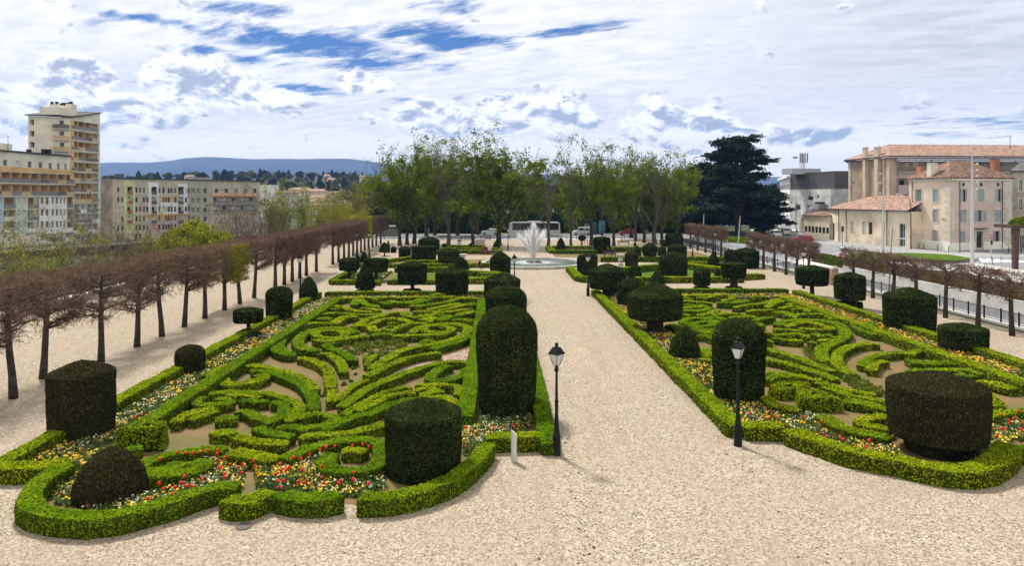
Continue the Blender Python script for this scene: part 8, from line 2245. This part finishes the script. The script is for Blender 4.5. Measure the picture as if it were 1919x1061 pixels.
def car(kind, col, xy, rot, label, group='cars on the streets'):
    t_ = thing('parked_car' if kind != 'van' else 'white_van', label, 'car' if kind != 'van' else 'van', (xy[0], xy[1], 0), rot, group)
    P = PROF[kind]; n = len(P)
    cm = plain('car_paint_%d_%d_%d' % tuple(int(c * 100) for c in col), col, .3, var=.05, spec=.5)
    VV = [(x, -w_, z) for x, z, w_ in P] + [(x, w_, z) for x, z, w_ in P]
    fs = [(i, (i + 1) % n, n + (i + 1) % n, n + i) for i in range(n)]
    body = MB().add(VV, [tuple(range(n)), tuple(range(2 * n - 1, n - 1, -1))] + [f[::-1] for f in fs]).build('body', [cm], t_)
    b2, r0, r1, f2 = P[2], P[3], P[5], P[6]
    g = MB()
    def lerp(a, b, k): return tuple(a[i] + (b[i] - a[i]) * k for i in range(3))
    g.add([(x + .01, y, z + .012) for x, y, z in [(f2[0] - .05, -f2[2] * .9, f2[1] + .06), (f2[0] - .05, f2[2] * .9, f2[1] + .06), (r1[0] + .06, r1[2] * .92, r1[1] - .05), (r1[0] + .06, -r1[2] * .92, r1[1] - .05)]], [(0, 1, 2, 3)]); g.build('windscreen', [CGL], t_)
    g = MB(); g.add([(x - .015, y, z + .01) for x, y, z in [(b2[0] + .05, b2[2] * .86, b2[1] + .08), (b2[0] + .05, -b2[2] * .86, b2[1] + .08), (r0[0] - .05, -r0[2] * .9, r0[1] - .06), (r0[0] - .05, r0[2] * .9, r0[1] - .06)]], [(0, 1, 2, 3)]); g.build('rear_window', [CGL], t_)
    for s in (-1, 1):
        wins = [(.08, .47), (.52, .93)]
        for a, b_ in wins:
            lo0, lo1 = lerp((b2[0], b2[2], b2[1] + .04), (f2[0], f2[2], f2[1] + .04), a), lerp((b2[0], b2[2], b2[1] + .04), (f2[0], f2[2], f2[1] + .04), b_)
            hi0, hi1 = lerp((r0[0], r0[2], r0[1] - .08), (r1[0], r1[2], r1[1] - .06), a), lerp((r0[0], r0[2], r0[1] - .08), (r1[0], r1[2], r1[1] - .06), b_)
            q = [(p[0], s * (p[1] + .012), p[2]) for p in (lo0, lo1, hi1, hi0)]
            MB().add(q, [(0, 1, 2, 3) if s < 0 else (3, 2, 1, 0)]).build('side_window', [CGL], t_)
        MB().cbox((P[8][0] - .03, s * P[8][2] * .72), .12, .32, P[8][1] + .02, P[8][1] + .15).build('headlight', [HEADL], t_)
        MB().cbox((P[1][0] + .03, s * P[1][2] * .82), .1, .2, P[1][1] + .05, P[1][1] + .27).build('tail_light', [TAILL], t_)
        for wx in (P[0][0] + .72, P[-1][0] - .78):
            wh = MB().tube((0, -.10, 0), (0, .10, 0), .31, .31, 16, 0).tube((0, s * .095, 0), (0, s * .112, 0), .19, .17, 10, 1).build('wheel', [TYRE, HUB], t_); wh.location = (wx, s * (P[0][2] - .06), .31)
    return t_
def cpos(x, yb): return G(x, yb)
WC, RC, DC, BC, GC = (0.62, 0.63, 0.64), (0.28, 0.02, 0.02), (0.03, 0.032, 0.036), (0.10, 0.16, 0.26), (0.30, 0.31, 0.32)
car('hatch', WC, cpos(918, 440), R(185), 'small white car parked beyond the trees left of the coach'); car('van', WC, cpos(1091, 440.5), R(182), 'white van parked right of the coach'); car('hatch', RC, cpos(1176, 441), R(182), 'red car on the avenue behind the grey bare trees')
car('van', WC, cpos(1108, 436), R(2), 'second white van behind the advert columns')
car('suv', WC, cpos(1455, 446), R(-100), 'white car coming down the street above the low pleached hedge'); car('suv', WC, cpos(1471, 440.5), R(80), 'white off-road car driving away up the street'); car('hatch', RC, cpos(1503, 455), R(168), 'red car with white roof behind the middle pleached block')
for x, y, k, c, lab in ((1458, 421, 'hatch', RC, 'dark red car, last of the cars parked on the left side of the street'), (1451, 418, 'hatch', WC, 'white car parked before the dark red car'), (1447, 415, 'hatch', BC, 'blue-grey car parked in the middle of the parked line'), (1441, 412, 'hatch', GC, 'grey car parked under the cedar boughs'), (1437, 410, 'hatch', DC, 'dark car, farthest of the parked line')):
    car(k, c, cpos(x, y), R(74), lab)
car('suv', WC, cpos(1484, 423), R(10), 'white car crossing before the grey office'); car('suv', DC, cpos(1499, 422), R(15), 'dark car beside the white crossing car'); car('hatch', GC, cpos(1298, 430), R(5), 'grey car under the trees left of the coach by the cedar'); car('hatch', BC, cpos(1345, 425), R(0), 'bluish car under the low cedar')
def coach(c, rot, body, label, L=12.0):
    t_ = thing('coach', label, 'bus', (c[0], c[1], 0), rot, 'coaches')
    cm = plain('coach_paint_%d' % int(body[0] * 100), body, .35, var=.05, spec=.5)
    P = [(-L / 2, .35), (-L / 2 - .02, 1.0), (-L / 2 + .1, 3.0), (-L / 2 + .5, 3.25), (L / 2 - .9, 3.25), (L / 2 - .25, 3.0), (L / 2 + .1, 1.3), (L / 2 + .1, .35)]
    n = len(P); VV = [(x, -1.25 if z < 3.1 else -1.1, z) for x, z in P] + [(x, 1.25 if z < 3.1 else 1.1, z) for x, z in P]
    MB().add(VV, [tuple(range(n)), tuple(range(2 * n - 1, n - 1, -1))] + [(n + i, n + (i + 1) % n, (i + 1) % n, i) for i in range(n)]).build('body', [cm], t_)
    for s in (-1, 1):
        k = 6
        for i in range(k):
            a, b_ = -L / 2 + .4 + (L - 1.3) * i / k, -L / 2 + .4 + (L - 1.3) * (i + 1) / k - .03
            MB().box(a, b_, min(s * 1.24, s * 1.27), max(s * 1.24, s * 1.27), 1.42, 3.02).build('side_window', [CGL], t_)
        for wx in (-L / 2 + 2.9, L / 2 - 2.6):
            w_ = MB().tube((0, -.15, 0), (0, .15, 0), .5, .5, 18, 0).tube((0, s * .14, 0), (0, s * .17, 0), .3, .26, 12, 1).build('wheel', [TYRE, HUB], t_); w_.location = (wx, s * 1.13, .5)
        MB().tube((L / 2 - .1, s * 1.2, 2.9), (L / 2 + .5, s * 1.35, 2.8), .03, .03, 5).cbox((L / 2 + .5, s * 1.35), .12, .25, 2.2, 2.8).build('mirror', [DARKM], t_)
        MB().cbox((L / 2 + .09, s * .95), .06, .4, .65, .85).build('headlight', [HEADL], t_)
    MB().add([(L / 2 + .115, -1.1, 1.35), (L / 2 + .115, 1.1, 1.35), (L / 2 - .21, 1.0, 2.95), (L / 2 - .21, -1.0, 2.95)], [(0, 1, 2, 3)]).build('windscreen', [CGL], t_)
    MB().box(-1.5, 1.5, -.8, .8, 3.253, 3.45).build('roof_unit', [cm], t_)
g = G(1001, 442); coach((g[0], g[1]), R(180), (0.47, 0.49, 0.51), 'white coach with dark windows parked behind the fountain'); coach((40.4, 138), R(-97), (0.30, 0.315, 0.32), 'grey coach coming along the street beside the low pleached trees', 11)

# ================================================================ people
SKIN, HAIRD = plain('skin_tone', (0.42, 0.25, 0.18), .6), plain('dark_hair', (0.02, 0.015, 0.012), .7)
def person(J, radii, mats_by, label, loc, rot, pants, top, sc=1.0):
    """one continuous body grown round a skeleton; clothing colours follow the limbs"""
    E = [('hip', 'waist'), ('waist', 'chest'), ('chest', 'neck'), ('neck', 'head'), ('head', 'crown')]
    for s in 'lr': E += [('hip', 'th' + s), ('th' + s, 'kn' + s), ('kn' + s, 'an' + s), ('an' + s, 'to' + s), ('chest', 'sh' + s), ('sh' + s, 'el' + s), ('el' + s, 'wr' + s), ('wr' + s, 'ha' + s)]
    names = list(J); me = bpy.data.meshes.new('person')
    me.from_pydata([J[k] for k in names], [(names.index(a), names.index(b_)) for a, b_ in E], [])
    o = bpy.data.objects.new('person', me); COL.objects.link(o)
    o.modifiers.new('skin', 'SKIN'); sub = o.modifiers.new('sub', 'SUBSURF'); sub.levels = 1; sub.render_levels = 1
    for i, k in enumerate(names):
        r = radii.get(k[:-1] if k[-1] in 'lr' and k[:-1] in radii else k, .05); me.skin_vertices[0].data[i].radius = (r, r)
    me.skin_vertices[0].data[names.index('hip')].use_root = True
    bpy.context.view_layer.update(); dg = bpy.context.evaluated_depsgraph_get()
    me2 = bpy.data.meshes.new_from_object(o.evaluated_get(dg)); bpy.data.objects.remove(o); 
    mats = [SKIN, top, pants, HAIRD, DARKM]
    for m_ in mats: me2.materials.append(m_)
    seg = []
    for a, b_ in E:
        A, B = np.array(J[a]), np.array(J[b_])
        mi = 1
        if b_[:2] in ('th', 'kn', 'an'): mi = 2
        if b_[:2] == 'to': mi = 4
        if b_[:2] == 'ha' or a in ('neck',): mi = 0
        if a == 'head': mi = 3
        if a == 'chest' and b_ == 'neck': mi = 1
        seg.append((A, B, mi))
    for p in me2.polygons:
        c = np.array(p.center); best = (9, 0)
        for A, B, mi in seg:
            t0 = np.clip((c - A) @ (B - A) / max(1e-9, (B - A) @ (B - A)), 0, 1); d = np.linalg.norm(c - A - (B - A) * t0)
            if d < best[0]: best = (d, mi)
        mi = best[1]
        if mi in (0, 3) and c[2] > J['head'][2] - .06:
            mi = 3 if (c[1] > J['head'][1] + .02 or c[2] > J['head'][2] + .07) else 0
        p.material_index = mi; p.use_smooth = True
    o = link('person', me2, None, loc, rot); o.scale = (sc, sc, sc)
    return tag(o, label, 'person')
RAD = {'hip': .15, 'waist': .13, 'chest': .15, 'neck': .055, 'head': .095, 'crown': .06, 'th': .09, 'kn': .06, 'an': .042, 'to': .035, 'sh': .06, 'el': .042, 'wr': .03, 'ha': .032}
def sit(lean=0.05, fwd=.25):
    J = {'hip': (0, .02, .55), 'waist': (0, .03, .75), 'chest': (0, -lean, 1.0), 'neck': (0, -lean - .02, 1.2), 'head': (0, -lean - .05, 1.33), 'crown': (0, -lean - .04, 1.42)}
    for s, k in (('l', -1), ('r', 1)):
        J.update({'th' + s: (k * .09, -.03, .53), 'kn' + s: (k * .13, -.45, .50), 'an' + s: (k * .12, -.46, .08), 'to' + s: (k * .13, -.62, .04), 'sh' + s: (k * .20, -lean, 1.08), 'el' + s: (k * .25, -fwd * .6 - lean, .84), 'wr' + s: (k * .14, -fwd - lean - .12, .72), 'ha' + s: (k * .10, -fwd - lean - .2, .69)})
    return J
def stand(step=.12):
    J = {'hip': (0, 0, .92), 'waist': (0, 0, 1.08), 'chest': (0, 0, 1.32), 'neck': (0, -.01, 1.50), 'head': (0, -.03, 1.63), 'crown': (0, -.02, 1.72)}
    for s, k in (('l', -1), ('r', 1)):
        J.update({'th' + s: (k * .09, 0, .86), 'kn' + s: (k * .10, -k * step * .5 - .02, .48), 'an' + s: (k * .10, -k * step, .08), 'to' + s: (k * .11, -k * step - .16, .035), 'sh' + s: (k * .19, 0, 1.40), 'el' + s: (k * .25, .03 + k * .05, 1.12), 'wr' + s: (k * .25, -.05 + k * .1, .88), 'ha' + s: (k * .25, -.08 + k * .1, .80)})
    return J
cl = lambda n, c: plain('cloth_' + n, c, .85, var=.15, scale=6)
def seatpos(x, yb, off=0):
    g = G(x, yb); return (g[0] + off, g[1] - .03, 0)
person(sit(.10), RAD, None, 'person in black top and pale jeans on the bench, left of the couple', seatpos(1143, 482, -.33), R(8), cl('pale_jeans', (0.22, 0.29, 0.42)), cl('black_top', (0.015, 0.015, 0.017)))
person(sit(.16), RAD, None, 'person in black clothes leaning forward, right of the couple', seatpos(1143, 482, .38), R(-18), cl('black_trousers', (0.02, 0.02, 0.024)), cl('black_top', (0.015, 0.015, 0.017)))
person(sit(.05), RAD, None, 'seated person in red trousers and dark top left of the fountain', seatpos(912, 477, -.25), R(15), cl('red_cloth', (0.42, 0.03, 0.03)), cl('dark_red_top', (0.05, 0.02, 0.022)))
person(sit(.02), RAD, None, 'seated person in white top and blue jeans left of the fountain', seatpos(912, 477, .55), R(-10), cl('blue_jeans', (0.06, 0.09, 0.17)), cl('white_top', (0.6, 0.6, 0.62)))
g = G(898, 504); person(sit(.12), RAD, None, 'small dark figure sitting on the fountain rim beside the drum yew', (g[0], g[1] + .1, -.12), R(40), cl('black_trousers', (0.02, 0.02, 0.024)), cl('black_top', (0.015, 0.015, 0.017)), .95)
g = G(803, 440); person(stand(), RAD, None, 'person in light blue walking under the park trees', (g[0], g[1], 0), R(60), cl('light_trousers', (0.25, 0.28, 0.36)), cl('light_blue_top', (0.30, 0.38, 0.50)))
g = G(1165, 455); person(stand(.16), RAD, None, 'small child-sized figure with orange below, walking beyond the couple', (g[0], g[1], 0), R(30), cl('orange_cloth', (0.45, 0.16, 0.05)), cl('beige_top', (0.4, 0.33, 0.27)), .8)
g = G(1464, 419); person(stand(), RAD, None, 'dark figure on the pavement near the parked cars', (g[0], g[1], 0), 0, cl('black_trousers', (0.02, 0.02, 0.024)), cl('black_top', (0.015, 0.015, 0.017)), 1.05)
# shepherd statue block near the fence
g = G(1567, 520); t_ = thing('stone_pillar', 'broken reddish stone pillar behind the tall drum yew by the fence', 'pillar', (34.9, 72.5, 0)); MB().cbox((0, 0), .9, .6, 0, 1.7, .2, 0, .9).build('shaft', [plain('reddish_stone', (0.35, 0.23, 0.16), .9, var=.3, scale=2)], t_); MB().cbox((.1, 0), .7, .5, 1.703, 1.95, .2, 0, .6).build('cap', [plain('pale_stone', (0.52, 0.49, 0.42))], t_)

# fallen leaves and clippings on the gravel
rng = np.random.default_rng(44); k = 1500
yy = rng.uniform(17, 70, k); xx = rng.uniform(-20, 32, k)
edge = rng.random(k) < .6
xx = np.where(edge, np.choose(rng.integers(0, 4, k), [XL - .5, XR + .5, RL - .5, RR + .6]) + rng.normal(0, .35, k), xx)
keep = ((xx < XL - .35) | ((xx > XR + .35) & (xx < RL - .4)) | (xx > RR + .4)) | (yy < 18.5)
P = np.c_[xx, yy, np.full(k, .012)][keep]
v, q = leaf_quads(P, np.tile([0, 0, 1.0], (len(P), 1)), .055, rng, .25, .0)
v[:, 2] = np.maximum(v[:, 2], .004)
tag(link('fallen_leaves', mesh_np('fallen_leaves', v, q, None, (leafy('dry_leaf', [(0.1, (0.03, 0.022, 0.012)), (0.5, (0.075, 0.06, 0.025)), (0.9, (0.14, 0.12, 0.04))], .1, 3.0),))), 'dry leaves and clippings scattered on the gravel along the beds', 'leaves', None, 'stuff')
